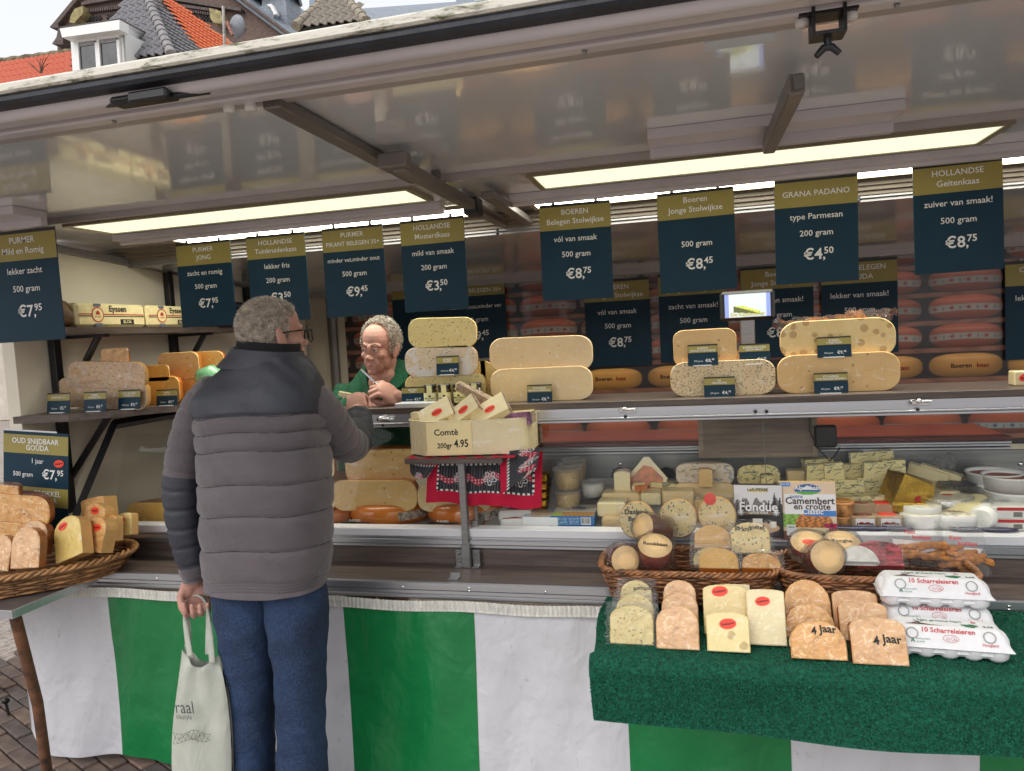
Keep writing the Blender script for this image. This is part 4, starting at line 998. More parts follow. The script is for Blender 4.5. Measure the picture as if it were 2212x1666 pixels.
half_wheel(275, 420, 1086, 1137, 2.56, paste_oak, rind_brown, 'orange half cheese alone in the case near the wicker tray', depth=.8, group=GC, k=.9)
for px, lab in ((767, 'dark card reading purmer in front of the wide golden half stack'), (957, 'dark card reading purmer beside the stand post')):
    c = at(px, 1128, Y=2.522); s_ = sc_at(c); w = 70*s_
    o = thing('price_card', lab, 'price card', (c.x, 2.522, .905), (0, 0, 0), 'small price cards among the cheeses')
    q = MB(); q.box((-w/2, 0, .0), (w/2, .0015, c.z-.905)); q.build('card', olive, o)
    q = MB(); q.box((-w/2+.0004, -.0008, c.z-.905-.006), (w/2-.0004, -.0003, c.z-.905)); q.build('top_strip', blackm, o)
    q = MB(); q.text('PURMER', .013, Matrix.Translation((0, -.0014, .004)) @ FACE, 0, 'C', .012); q.build('lettering', white_ink, o)

# ================================================================ inside the glass case, right of the divider
tub_m = film_mat('clear_tub', alpha=.2, scale=40, strength=.2)
grated = cheese('grated_cheese', S(238, 200, 116), S(222, 176, 92), wrap=0, crystal=S(250, 226, 170))
fresh = P('fresh_cheese', S(242, 240, 232), .6, var=.06, scale=50, bump=.3)
def case_z(Y): return .905+(Y-2.5)*.17
def tub(xm, ytop, ybot, Y, wpx, inner, label, name='cheese_tub', group='clear tubs in the case'):
    c = at(xm, ybot, Y=Y); s_ = sc_at(c); r_ = wpx*s_/2; h = (ybot-ytop)*s_*.93
    o = thing(name, label, 'tub', c, (0, 0, 0), group)
    q = MB(); q.lathe([(.0001, .001), (r_*.86, .001), (r_*.97, h*.93)], 22); q.build('cup', tub_m, o)
    q = MB(); q.lathe([(.0001, .003), (r_*.83, .003), (r_*.92, h*.8), (r_*.5, h*.84), (.0001, h*.83)], 22); q.build('filling', inner, o)
    q = MB(); q.lathe([(r_*.97, h*.92), (r_*1.04, h*.93), (r_*1.04, h*.99), (r_*.9, h), (r_*.86, h*.95), (.0001, h*.95)], 22); q.build('lid', film_mat('tub_lid', alpha=.35, scale=30) if 'tub_lid' not in MATS else MATS['tub_lid'], o)
    return o
tub(1243, 986, 1035, 2.86, 54, grated, 'rearmost tub of grated cheese, topmost of the leaning tub stack')
tub(1243, 1030, 1085, 2.85, 52, grated, 'rear lower tub of grated cheese half hidden behind the others')
tub(1236, 996, 1048, 2.78, 56, grated, 'grated cheese tub in the middle of the leaning stack')
tub(1226, 1006, 1056, 2.70, 60, grated, 'tub of grated cheese with round clear lid, foremost on top')
tub(1228, 1052, 1108, 2.69, 58, grated, 'tub of grated cheese carrying the foremost upper tub')
tub(1281, 1036, 1072, 2.74, 54, fresh, 'small clear tub of white herb cheese beside grated tubs')
tub(1310, 1050, 1076, 2.80, 44, fresh, 'little clear tub behind the white herb cheese tub')
gold = P('gold_foil', S(208, 168, 70), .22, .9, var=.2, scale=18, bump=.9, bscale=26, bdist=.008)
silver = P('silver_foil', S(200, 196, 190), .25, .8, var=.2, scale=30, bump=.9, bscale=40, bdist=.006)
GL = ('gold foil pack lowest in the pile beside the red kerchief', 'gold foil pack with red label, second from the bottom of its pile', 'gold foil pack with red label in the middle of its pile', 'plain gold foil pack just below the top of its pile', 'gold foil pack topmost in the pile beside the grated tubs')
for i in range(5):
    c = at(1164, 1110-18*i, Y=2.66); q = MB(); q.box((-.035, -.03, 0), (.035, .05, .027), bev=.004)
    o = q.build('gold_pack', gold, None, c, label=GL[i], category='cheese', group='pile of gold foil packs')
    if i in (1, 2): q = MB(); q.box((-.012, -.0312, .004), (.02, -.0302, .022)); q.build('red_label', red_ink, o)
def wh(x0, x1, yt, yb, Y, pm, rm, lab, **k): return half_wheel(x0, x1, yt, yb, Y, pm, rm, lab, group='cut specialities in the case', **k)
def wbox(x0, x1, yt, yb, Y, depth, m, lab, name, cat, group=None, rz=0, tilt=0, bev=.003, lean=0, topm=None):
    xm = (x0+x1)/2; c = at(xm, yb, Y=Y); w = (at(x1, yb, Y=Y)-at(x0, yb, Y=Y)).length; h = at(xm, yt, Y=Y).z-c.z
    q = MB(); q.box((-w/2, 0, 0), (w/2, depth, h), bev=bev); o = q.build(name, m, None, c, (lean, tilt, rz), label=lab, category=cat, group=group); o['_w'] = w; o['_h'] = h
    return o, w, h
def tops(o, w, h, d, fn, lines, z=None, side=None):
    """printed lid of a flat box"""
    pr_ = printed('top_print', w*.96, d*.94, 40, 30, fn, MATS.get('box_print') or vcol_mat('box_print', .35, .3), o, (0, d*.03, h+.0008), (R(-90), 0, 0))
# small white bags and boxes by the divider
for (x0, x1, yt, yb, Y, lab) in ((1082, 1140, 1122, 1146, 2.53, 'white grated cheese bag lowest by the steel divider'), (1078, 1147, 1104, 1128, 2.56, 'white bag with red print lying on another by the divider'), (1092, 1150, 1090, 1108, 2.62, 'white bag with red print peeking out under the kerchief')):
    o, w, h = wbox(x0, x1, yt, yb, Y, .09, P('bag_white_%d' % x0, S(232, 230, 228), .3, var=.05, bump=.8, bscale=25, bdist=.006, coat=.5), lab, 'cheese_bag', 'bag', 'white bags in the case', rz=R(8), bev=.008)
    q = MB(); q.box((-w*.42, .01, h+.0004), (w*.45, .02, h+.0012)); q.box((w*.3, .02, h+.0004), (w*.45, .08, h+.0012)); q.build('red_stripe', red_ink, o)
    q = MB(); q.ball((-.0, .045, h+.0006), (w*.25, .022, .0006), 14, 4); q.build('blue_print', P('bag_blue_%d' % x0, S(70, 80, 130), .4), o)
o, w, h = wbox(1128, 1206, 1118, 1147, 2.52, .12, card_white, 'white box with dish picture lying beside the white bags', 'cheese_box', 'box', 'boxes lying in the case', rz=R(-4))
def dish(u, v):
    r_ = np.hypot((u-.42)*1.2, (v-.45)); plate = r_ < .42
    c = [np.full_like(u, .45), np.full_like(u, .52), np.full_like(u, .70)]; n_ = np.sin(u*31)*np.sin(v*27+u*9)
    for i, (p_, f_) in enumerate(((.72, .5), (.62, .28), (.5, .1))): c[i] = np.where(plate, np.where(n_ > .1, f_, p_), c[i])
    return c
tops(o, w, h, .12, dish, [])
blue_p = P('blue_box', S(44, 110, 178), .35, var=.04, coat=.3)
def camtop(u, v):
    c = [np.full_like(u, .86), np.full_like(u, .83), np.full_like(u, .76)]
    low = v < .42; n_ = np.sin(u*60+np.sin(v*50)*2)*np.sin(v*70)
    for i, (g_, br, wd_) in enumerate(((.45, .55, .62), (.55, .26, .44), (.12, .06, .24))):
        c[i] = np.where(low, np.where(u < .25, g_, br*(1+.5*n_)), c[i]); c[i] = np.where(v > .88, wd_, c[i])
    ov = np.hypot((u-.55)*2.2, (v-.86)*3.2) < .4
    for i, k in enumerate((.04, .10, .32)): c[i] = np.where(ov, k, c[i])
    return c
for i, (yt, yb, Y, lab) in enumerate(((1136, 1147, 2.515, 'blue-sided camembert box lowest of two lying by the white box'), (1116, 1136, 2.52, 'blue-sided camembert box on top of another, barcode to the front'))):
    o, w, h = wbox(1188, 1284, yt, yb, Y, .15, blue_p, lab, 'cheese_box', 'box', 'boxes lying in the case')
    q = MB(); q.box((w*.2, -.0012, h*.12), (w*.42, -.0004, h*.9)); lb = q.build('barcode_patch', card_white, o)
    q = MB()
    for k in range(16): q.box((w*.215+k*w*.0125, -.0018, h*.25), (w*.215+k*w*.0125+w*random.uniform(.003, .008), -.0013, h*.85))
    q.build('barcode', black_ink, lb, kind='stuff'); q = MB()
    for k in range(5): q.box((-w*.46, -.0012, h*(.12+.16*k)), (-w*.1, -.0004, h*(.2+.16*k))); q.box((-w*.07, -.0012, h*(.12+.16*k)), (w*.16, -.0004, h*(.2+.16*k)))
    q.build('small_print', P('pale_blue_%d' % i, S(150, 190, 225), .5, var=.5, scale=300), o, kind='stuff')
    if i: 
        tops(o, w, h, .15, camtop, [])
        q = MB(); q.text('Camembert', .021, Matrix.Translation((.0, .105, h+.002)), 0, 'C', .02); q.text('en croûte', .019, Matrix.Translation((.0, .085, h+.002)), 0, 'C', .02); q.build('lettering', P('brown_ink', S(70, 50, 40), .5), o)
o, w, h = wbox(1212, 1302, 1082, 1096, 2.70, .08, P('fondue_side', S(70, 56, 50), .4, var=.3, scale=30), 'dark fondue box lying behind the camembert boxes', 'cheese_box', 'box', 'boxes lying in the case')
tops(o, w, h, .08, lambda u, v: [np.where(v > .5, .5, .12)]*3, [])
q = MB(); q.text('Fondue', .02, Matrix.Translation((0, .03, h+.002)), 0, 'C', .02); q.build('lettering', white_ink, o)
# cut cheeses, mid part
wood_box = P('spruce_box', S(206, 176, 132), .6, var=.15, scale=8, stretch=(1, 8, 8))
o, w, h = wbox(1300, 1345, 1118, 1147, 2.52, .07, wood_box, 'little spruce box with green mozza label beside camembert boxes', 'cheese_box', 'box', None, bev=.008)
q = MB(); q.box((-w*.2, -.0015, .001), (w*.5, -.0005, h*.32)); lb = q.build('label', P('dark_green_label', S(24, 58, 44), .5), o); q = MB(); q.text('mozz', .012, Matrix.Translation((w*.12, -.002, h*.08)) @ FACE, 0, 'C', .02); q.build('lettering', white_ink, lb)
wbox(1290, 1352, 1086, 1118, 2.56, .09, paste_comte, 'film-wrapped pale cheese block on the spruce box', 'cheese_block', 'cheese', 'cut specialities in the case', bev=.006)
wbox(1300, 1382, 1066, 1088, 2.66, .09, paste_cream, 'flat pale cheese block with pinkish edge behind the discs', 'cheese_block', 'cheese', 'cut specialities in the case', bev=.008)
wbox(1384, 1428, 1066, 1092, 2.66, .09, paste_comte, 'yellowish flat block between two pale ones behind the discs', 'cheese_block', 'cheese', 'cut specialities in the case', bev=.005)
wbox(1430, 1500, 1062, 1095, 2.68, .08, paste_cream, 'pale block behind the middle bagged disc', 'cheese_block', 'cheese', 'cut specialities in the case', bev=.005)
c = at(1345, 1069, Y=2.72); piece(c, .062, .092, .05, paste_comte, rind_orange, 'upright yellow cheese piece with orange rind in the case', top=.35, group='cut specialities in the case')
lab_or = P('orange_label', S(214, 118, 52), .45, var=.25, scale=40, coat=.7)
c = at(1398, 1050, Y=2.78); o = thing('triangular_cheese', 'triangular wrapped cheese with orange mountain label', 'cheese', c, (R(-12), 0, 0), 'cut specialities in the case')
q = MB(); q.prism([(-.068, 0), (.068, 0), (.078, .03), (.01, .112), (-.01, .112), (-.078, .03)], 0, .06, 'y'); bevel(q.build('wedge', paste_comte, o), .006)
q = MB(); q.prism([(-.06, .002), (.06, .002), (.062, .03), (.02, .072), (-.012, .08), (-.062, .03)], -.002, -.0006, 'y'); q.build('label', lab_or, o)
c = at(1384, 1070, Y=2.72); o = thing('cheese_morsel', 'small pale cheese with orange tag below the triangular one', 'cheese', c, (0, 0, .3), 'cut specialities in the case')
q = MB(); q.box((-.03, 0, 0), (.03, .05, .045), bev=.012); q.build('paste_block', paste_comte, o); q = MB(); q.box((-.022, -.0015, .012), (.022, -.0005, .04)); q.build('label', lab_or, o)
slab(1440, 1050, 2.80, (.13, .06, .035), (0, R(4), .1), paste_sage, rind_grey, 'white block with blue print beneath the triangular cheese', group='cut specialities in the case')
slab(1432, 1062, 2.75, (.14, .06, .018), (0, R(5), -.1), lab_or, rind_grey, 'orange labelled wedge lying flat under the white block', group='cut specialities in the case')
wh(1455, 1590, 1044, 1084, 2.76, paste_cream, rind_pale, 'pale half cheese under the blue-veined half wheel', depth=.6)
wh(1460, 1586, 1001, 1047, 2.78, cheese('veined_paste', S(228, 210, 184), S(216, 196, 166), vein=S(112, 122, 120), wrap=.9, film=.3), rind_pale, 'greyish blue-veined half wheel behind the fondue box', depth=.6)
wh(1592, 1686, 1004, 1054, 2.80, paste_sage, rind_brown, 'round blue cheese with brown rind beside the blue-veined half', depth=.7, k=.9)
c = at(1525, 1052, Y=2.72); piece(c, .05, .068, .03, paste_gold, rind_orange, 'tiny upright yellow piece before the blue-veined half wheel', top=.3, group='cut specialities in the case')
c = at(1658, 1052, Y=2.70); piece(c, .045, .045, .03, paste_sage, rind_grey, 'tiny blue-veined piece before the round blue cheese', top=.2, group='cut specialities in the case')
# blue cheese blocks, right
blue_spots = [(1820, 1080, 1036, 92, 2.72, 'blue-veined block under the small blue cubes, by the camembert carton'), (1893, 1078, 1034, 82, 2.74, 'long pale blue-veined block below two big blue cubes'), (1866, 1108, 1072, 96, 2.62, 'flat blue-veined block in clear tray behind the heart boxes'),
 (1765, 1040, 1003, 42, 2.76, 'blue-veined cube at the outer end of the cube pile'), (1804, 1040, 1000, 40, 2.74, 'blue-veined cube upright beside the outermost one'), (1842, 1038, 1002, 44, 2.80, 'densely veined silver-backed cube in the middle of the pile'),
 (1858, 1008, 978, 36, 2.84, 'blue-veined cube standing higher behind the pile'), (1901, 1002, 975, 58, 2.86, 'widest blue-veined block topping the pile'), (1891, 1036, 998, 46, 2.74, 'buttery cube with few blue veins between two others'), (1932, 1036, 994, 48, 2.74, 'buttery blue-veined cube next to the clear bag of sticks'),
 (1772, 1015, 992, 62, 2.86, 'pale blue-veined piece in shiny film behind the cube pile')]
for xm, yb, yt, wpx, Y, lab in blue_spots:
    c = at(xm, yb, Y=Y); s_ = sc_at(c)
    o = thing('blue_cheese', lab, 'cheese', c, (R(-4), random.uniform(-.06, .06), random.uniform(-.15, .15)), 'blue-veined cheeses in the case'); w, h = wpx*s_, (yb-yt)*s_
    q = MB(); q.prism([(-w/2, 0), (w/2, 0), (w*.46, h), (-w*.47, h*.97)], 0, max(.04, w*.6), 'y'); bevel(q.build('paste_block', paste_sage, o), .004, 2)
    q = MB(); q.box((-w*.5, max(.04, w*.6)+.0005, .001), (w*.5, max(.04, w*.6)+.003, h*.95)); q.build('foil_back', silver, o)
for x0, x1, yt, yb, Y, m_, lab in ((1596, 1648, 1056, 1092, 2.68, paste_comte, 'pale square block behind the fondue carton, outer one'), (1652, 1700, 1058, 1094, 2.68, paste_cream, 'pale square block behind the gap between the two cartons'), (1702, 1748, 1050, 1086, 2.74, paste_gold, 'golden block behind the camembert carton top'), (1700, 1742, 1018, 1050, 2.82, paste_cream, 'small cream block between round blue cheese and cube pile'),
        (1775, 1815, 1078, 1112, 2.60, paste_sage, 'blue-flecked block beside the orange cups'), (1935, 1985, 1050, 1076, 2.78, paste_comte, 'pale flat block behind the gold foil wedge'), (2015, 2062, 1040, 1064, 2.78, paste_cream, 'cream block under the cheese fingers'), (2062, 2110, 1038, 1062, 2.80, paste_comte, 'pale block beside the low clear tub'), (1960, 2003, 1030, 1052, 2.84, paste_sage, 'blue-flecked wedge behind the pale flat block'),
        (1440, 1492, 1090, 1122, 2.58, paste_comte, 'flat pale cheese behind the middle bagged disc, lower'), (1500, 1580, 1082, 1112, 2.62, paste_gold, 'golden flat piece behind the stickered disc'), (1352, 1400, 1092, 1122, 2.58, paste_cream, 'cream flat piece behind the daslook disc'), (2030, 2080, 1062, 1090, 2.68, paste_comte, 'pale wedge next to the silver foil cheese')):
    wbox(x0, x1, yt, yb, Y, .06, m_, lab, 'cheese_block', 'cheese', 'cut specialities in the case', rz=random.uniform(-.2, .2), bev=.006)
# gold wrapped wedge, tubs, camemberts, hearts
c = at(1972, 1098, Y=2.60)
o = thing('foil_wedge', 'big gold-foil wrapped wedge with veined top in the case', 'cheese', c, (0, R(12), R(20)), None)
q = MB(); q.prism([(-.075, 0), (.08, 0), (.06, .085), (-.05, .11)], 0, .09, 'y'); bevel(q.build('foil', gold, o), .008, 2)
q = MB(); q.add([(-.05, -.0, .111), (.06, -.0, .086), (.06, .09, .086), (-.05, .09, .111)], [(0, 1, 2, 3)], 0, False, Matrix.Translation((0, 0, .0015))); q.build('veined_top', paste_sage, o)
q = MB(); q.prism([(.0, .02), (.025, .02), (.018, .045), (.004, .04)], -.002, -.0006, 'y'); q.build('red_label', red_ink, o)
wbox(1926, 2010, 1088, 1112, 2.555, .05, gold, 'low gold foil pack under the gold wedge', 'gold_pack', 'cheese', None, tilt=R(2), bev=.008)
round_white = P('white_board_box', S(232, 230, 226), .5, var=.03); bloomy = P('bloomy_rind', S(232, 222, 200), .8, var=.12, scale=40, bump=.4)
def roundbox(xm, yb, Y, rpx, hpx, sm, tm, lab, txt=None, stick=False, cat='cheese', name='round_box'):
    c = at(xm, yb, Y=Y); s_ = sc_at(c); r_, h = rpx*s_, hpx*s_
    o = thing(name, lab, cat, (c.x, c.y+r_, c.z), (0, 0, 0), 'round boxed cheeses in the case')
    q = MB(); q.lathe([(.0001, 0), (r_, 0), (r_, h*.97), (r_*.97, h)], 28); q.build('side', sm, o)
    q = MB(); q.lathe([(r_*.968, h+.0003), (r_*.5, h+.002), (.0001, h+.002)], 28); q.build('top', tm, o)
    if stick:
        q = MB(); q.lathe([(.018, .0), (.0001, .0005)], 14, M=Matrix.Diagonal((1, .6, 1, 1))); q.build('sticker', sticker, o, (0, 0, h+.003))
    if txt:
        q = MB(); q.text(txt, r_*.28, Matrix.Translation((0, -r_*.3, h+.0035)), 0, 'C', .02); q.build('lettering', P('lid_ink', S(120, 60, 50), .5) if 'lid_ink' not in MATS else MATS['lid_ink'], o)
    return o
roundbox(2000, 1150, 2.50, 42, 34, round_white, bloomy, 'lower round white camembert box beside the heart boxes')
roundbox(2000, 1122, 2.52, 42, 24, round_white, bloomy, 'upper round white camembert box beside the heart boxes')
roundbox(1955, 1115, 2.62, 46, 30, round_white, bloomy, 'rear round white camembert box below the gold wedge')
roundbox(2064, 1112, 2.58, 52, 30, silver, bloomy, 'round soft cheese in silver foil with red sticker on top', stick=True)
roundbox(2076, 1152, 2.50, 52, 36, round_white, P('lid_print', S(226, 216, 196), .5, var=.3, scale=50), 'white round box with lettered lid behind cookie bags', 'Saint Benoit')
brown_board = P('brown_board', S(176, 150, 118), .6, var=.08, scale=20)
for i, (xm, yb, lab) in enumerate(((1868, 1150, 'brown cheese box with red heart label next to the orange cups'), (1923, 1150, 'brown cheese box with red heart label next to white round boxes'), (1862, 1122, 'upper brown heart cheese box by the orange cups, red-brown lid'), (1910, 1124, 'upper brown heart cheese box with red sticker'))):
    c = at(xm, yb, Y=2.51+.05*(i > 1)); o = thing('heart_box', lab, 'cheese', c, (0, 0, 0), 'brown heart boxes in the case')
    oc = [(-.036, -.03+.03), (.036, 0), (.044, .015), (.044, .07), (.036, .085), (-.036, .085), (-.044, .07), (-.044, .015)]
    q = MB(); q.prism(oc, 0, .05, 'z'); bevel(q.build('box', brown_board, o), .005, 2)
    if i < 2:
        q = MB(); q.box((-.027, -.002, .002), (.03, -.0008, .045)); lb = q.build('label', card_white, o)
        hp = [(.021*1.0*math.sin(t)**3*.9, .012*(13*math.cos(t)-5*math.cos(2*t)-2*math.cos(3*t)-math.cos(4*t))/13+.024) for t in [2*math.pi*k/20 for k in range(20)]]
        q = MB(); q.prism(hp, -.0032, -.0022, 'y'); q.build('heart', red_ink, lb)
        q = MB(); q.box((-.024, -.0042, .019), (.026, -.0034, .031)); q.build('name_band', P('band_brown_%d' % i, S(64, 30, 26), .5), lb); q = MB(); q.text('Roucoulons', .0095, Matrix.Translation((.001, -.0048, .0225)) @ FACE, 0, 'C', .02); q.build('lettering', white_ink, lb)
    q = MB(); q.ball((0, .04, .05), (.032, .03, .003), 16, 5); q.build('top_label', sticker if i in (1, 3) else rind_red, o)
cup_l = P('cup_label', S(206, 150, 90), .4, var=.6, scale=40, coat=.4)
for xm, yb, lab in ((1822, 1150, 'lower printed orange cup beside the camembert carton'), (1822, 1120, 'upper printed cup with amber lid beside the camembert carton')):
    c = at(xm, yb, Y=2.515); o = thing('spread_cup', lab, 'cup', (c.x, c.y+.04, c.z), (0, 0, 0), 'printed cups in the case')
    q = MB(); q.lathe([(.0001, 0), (.037, 0), (.041, .045)], 22); q.build('cup', cup_l, o); q = MB(); q.lathe([(.043, .043), (.043, .05), (.036, .05), (.034, .047), (.0001, .047)], 22); q.build('lid', P('amber_lid_%d' % yb, S(200, 130, 60), .2, coat=.8), o)
tubw = P('white_tub', S(238, 236, 234), .3, var=.02, coat=.3); pate = P('red_pate', S(176, 92, 62), .5, var=.2, scale=40)
for xm, yb, Y, lab in ((2160, 1086, 2.68, 'rear white round tub of red spread with spoon'), (2155, 1062, 2.68, 'rear upper white tub of red spread, topmost'), (2195, 1104, 2.60, 'front lower white tub of red spread'), (2190, 1070, 2.62, 'front upper white tub of red spread with lip')):
    c = at(xm, yb, Y=Y); r_ = 54*sc_at(c); o = thing('spread_tub', lab, 'tub', (c.x+.02, c.y+r_, c.z), (0, 0, 0), 'white tubs of red spread')
    q = MB(); q.lathe([(.0001, 0), (r_*.93, 0), (r_, .045), (r_*1.04, .047), (r_*1.04, .052), (r_*.97, .052), (r_*.95, .04)], 26); q.build('tub', tubw, o); q = MB(); q.lathe([(r_*.95, .041), (.0001, .046)], 22); q.build('spread', pate, o)
wh(2115, 2165, 1008, 1040, 2.86, paste_sage, rind_grey, 'crumbly pale cheese piece behind the white spread tubs', depth=.7, k=.5)
for dx, lab in ((0, 'pale cheese finger in clear film lying by the steel back panel'), (26, 'second pale cheese finger beside it, tied film on top')):
    slab(2005+dx, 1022+dx*.1, 2.82, (.13, .04, .038), (0, R(14), R(-30)), paste_comte, paste_comte, lab, group='cheese fingers in film')
c = at(2045, 1000, Y=2.82); q = MB(); q.ball((0, 0, 0), (.035, .025, .028), 16, 10); q.v = [(a*(1+.35*math.sin(b*160+d_*120)), b*(1+.3*math.sin(a*190)), d_*(1+.4*math.sin(a*150+b*80))) for a, b, d_ in q.v]
q.build('film_knot', film, None, (c.x, c.y, c.z), label='crumpled knot of clear film on the cheese fingers', category='film')
c = at(2095, 1072, Y=2.66)
roundbox(2082, 1068, 2.68, 40, 16, film, P('dark_label', S(60, 62, 70), .4, var=.6, scale=60), 'low clear round tub with dark label behind sliced cheese', cat='tub', name='round_tub')
sl_m = P('sliced_cheese', S(238, 222, 170), .5, var=.08, scale=14, coat=.4)
sr = thing('sliced_cheese_row', 'shingled row of pale cheese slices next to the foil cheese', 'cheese', at(2085, 1112, Y=2.60), (0, 0, R(-35)))
for i in range(14): q = MB(); q.box((-.045, -.002, 0), (.045, .002, .055), bev=.0015); q.build('slice', sl_m, sr, (.01*math.sin(i), .012*i-.06, .0), (R(-35), 0, 0))
log = thing('goat_cheese_log', 'white goat cheese log in printed wrap beside cookie bags', 'cheese', at(2120, 1150, Y=2.52), (0, 0, R(-30)))
q = MB(); q.tube([(0, 0, .042), (0, .01, .042), (0, .17, .042), (0, .18, .042)], [.03, .04, .04, .03], 18); q.build('log', P('goat_white', S(240, 238, 230), .6, var=.05), log); q = MB(); q.tube([(0, .07, .042), (0, .12, .042)], .0412, 18, cap=False); q.build('wrap_band', P('wrap_print', S(200, 206, 200), .4, var=.4, scale=70), log)
for yb, lab in ((1148, 'lower red and white wrapped butter pack beside the goat log'), (1122, 'upper red and white wrapped butter pack under the spread tubs')):
    o, w, h = wbox(2140, 2230, yb-26, yb, 2.53, .08, P('pack_white_%d' % yb, S(236, 232, 226), .4, var=.04, coat=.3), lab, 'butter_pack', 'pack', 'red and white packs')
    q = MB(); q.box((-w*.35, -.0012, h*.72), (w*.5, -.0004, h*.98)); q.build('red_stripe', red_ink, o); q = MB()
    for k in range(10): q.box((w*.05+k*w*.022, -.0012, h*.2), (w*.05+k*w*.022+w*.01, -.0004, h*.6))
    q.build('barcode', black_ink, o, kind='stuff')
# flat labels lying along the white ledge
LL = ('dark blue cheese lid on the ledge right beside the camembert carton', 'dark blue cheese lid on the ledge below the orange cups', 'dark blue cheese lid on the ledge below the heart boxes', 'dark blue cheese lid on the ledge below the white round boxes', 'dark blue cheese lid on the ledge below the goat cheese log', 'dark blue cheese lid on the ledge below the butter packs')
for k_, px in enumerate((1795, 1845, 1890, 1940, 2095, 2165)):
    c = at(px, 1155, Y=2.475); q = MB(); q.ball((0, .01, 0), (.055, .02, .006), 16, 5); o = q.build('lid_label', P('navy_lid', S(44, 46, 78), .35, var=.3, scale=60, coat=.4) if 'navy_lid' not in MATS else MATS['navy_lid'], None, (c.x, 2.485, .914), label=LL[k_], category='lid', group='blue lids along the white ledge')
# scale cabinet and its customer display behind the glass
cab = thing('scale_cabinet', 'wooden cabinet hanging under the shelf behind the glass', 'cabinet', (at(1636, 990, Y=2.88).x, 2.88, at(1636, 988, Y=2.88).z))
cw = (at(1765, 950, Y=2.88)-at(1508, 950, Y=2.88)).length; ch_ = ZSH-.03-cab.location.z
q = MB(); q.box((-cw/2, .004, 0), (cw/2, .06, ch_-.002)); q.build('box', wood('cabinet_wood', S(150, 132, 116), S(116, 100, 88), 0), cab)
wfr = wood('frame_wood', S(172, 152, 128), S(136, 118, 100), 0)
q = MB(); q.box((-cw/2, -.002, 0), (cw/2, .0035, .018)); q.build('frame_rail', wfr, cab); q = MB(); q.box((-cw/2, -.002, ch_-.045), (cw/2, .0035, ch_-.03)); q.build('frame_rail', wfr, cab)
for s_ in (-1, 1): q = MB(); q.box((s_*cw/2, -.002, .0185), (s_*(cw/2-.018), .0035, ch_-.0455)); q.build('frame_post', wfr, cab)
c = at(1784, 945, Y=2.86)
cdp = thing('payment_terminal', 'black payment terminal with dangling cable beside wooden cabinet', 'terminal', c)
q = MB(); q.box((-.04, 0, -.04), (.04, .03, .045), bev=.008); q.build('body', blackm, cdp); q = MB(); q.tube([(-.055, .0, .075), (-.058, -.006, .03), (-.03, -.006, -.04), (0, 0, -.075), (.01, .0, -.09), (.03, 0, -.07), (.05, .01, -.04)], .0028, 6); q.build('cable', blackm, cdp)
# ================================================================ carpeted side board, baskets and packed pieces in front of the counter
ZT = .752
brd = thing('side_board', 'board on brackets in front of the counter, covered by green carpet', 'board', (0, 0, 0))
q = MB(); q.box((-.262, 1.86, ZT-.045), (1.75, 2.245, ZT-.012), bev=.004); q.build('plank', wood_dk, brd)
for x in (-.1, .9):
    q = MB(); q.box((x, 1.9, ZT-.075), (x+.03, 2.24, ZT-.046)); q.build('bracket', dark_frame, brd)
turf_m = P('green_carpet', S(11, 90, 68), .95, var=.3, scale=120, bump=.9, bscale=160, bdist=.006)
blade_m = P('carpet_pile', S(15, 112, 84), .9, var=.45, scale=220)
cpt = thing('green_carpet', 'green artificial-grass carpet draped over the side board', 'carpet', (0, 0, 0))
def carpet(u, v):
    """u along X, v from the back edge over the board and down the front"""
    x = -.285+2.05*u; s_ = v*.80
    w = .012*math.sin(x*5.2+1)+.008*math.sin(x*11)
    flat = .41
    if s_ < flat: return Vector((x-.01*math.sin(v*9), 2.25-s_, ZT-.006+.004*math.sin(x*9)*math.sin(s_*14)))
    t = s_-flat
    if t < .05:
        a = t/.05*R(80); return Vector((x, 1.84-.034*math.sin(a), ZT-.006-.034*(1-math.cos(a))))
    d = t-.05; hem = 1+.10*math.sin(x*4.2+.4)+.05*math.sin(x*9.5)
    return Vector((x+.03*d*(1 if u < .02 else 0), 1.806-.04*d+w*min(1, d*5)*1.6, ZT-.036-d*.40*hem))
q = MB(); q.grid(lambda u, v: tuple(carpet(u, v)), 120, 60); q.build('backing', turf_m, cpt)
rg = np.random.default_rng(4); N = 90000
U, V = rg.random(N), rg.random(N)*.98+.01
gu, gv = 240, 120
G = np.array([[carpet(i/gu, j/gv)[:] for i in range(gu+1)] for j in range(gv+1)])
fi, fj = U*gu, V*gv; i0, j0 = fi.astype(int).clip(0, gu-1), fj.astype(int).clip(0, gv-1); a, b = (fi-i0)[:, None], (fj-j0)[:, None]
p00, p10, p01 = G[j0, i0], G[j0, i0+1], G[j0+1, i0]; pt = p00+(p10-p00)*a+(p01-p00)*b
nr = np.cross(p01-p00, p10-p00); nr /= np.linalg.norm(nr, axis=1)[:, None]; nr *= np.where(nr[:, 2:3]-nr[:, 1:2] < 0, -1, 1)
dr = nr+rg.normal(0, .55, (N, 3)); dr /= np.linalg.norm(dr, axis=1)[:, None]; sd = np.cross(dr, rg.normal(0, 1, (N, 3))); sd /= np.linalg.norm(sd, axis=1)[:, None]
L = rg.uniform(.003, .007, (N, 1)); vs = np.stack([pt-sd*.0016, pt+sd*.0016, pt+dr*L], 1).reshape(-1, 3)
me = bpy.data.meshes.new('pile'); me.from_pydata(vs.tolist(), [], np.arange(N*3).reshape(-1, 3).tolist()); me.materials.append(blade_m); link('pile', me, cpt, kind='stuff')

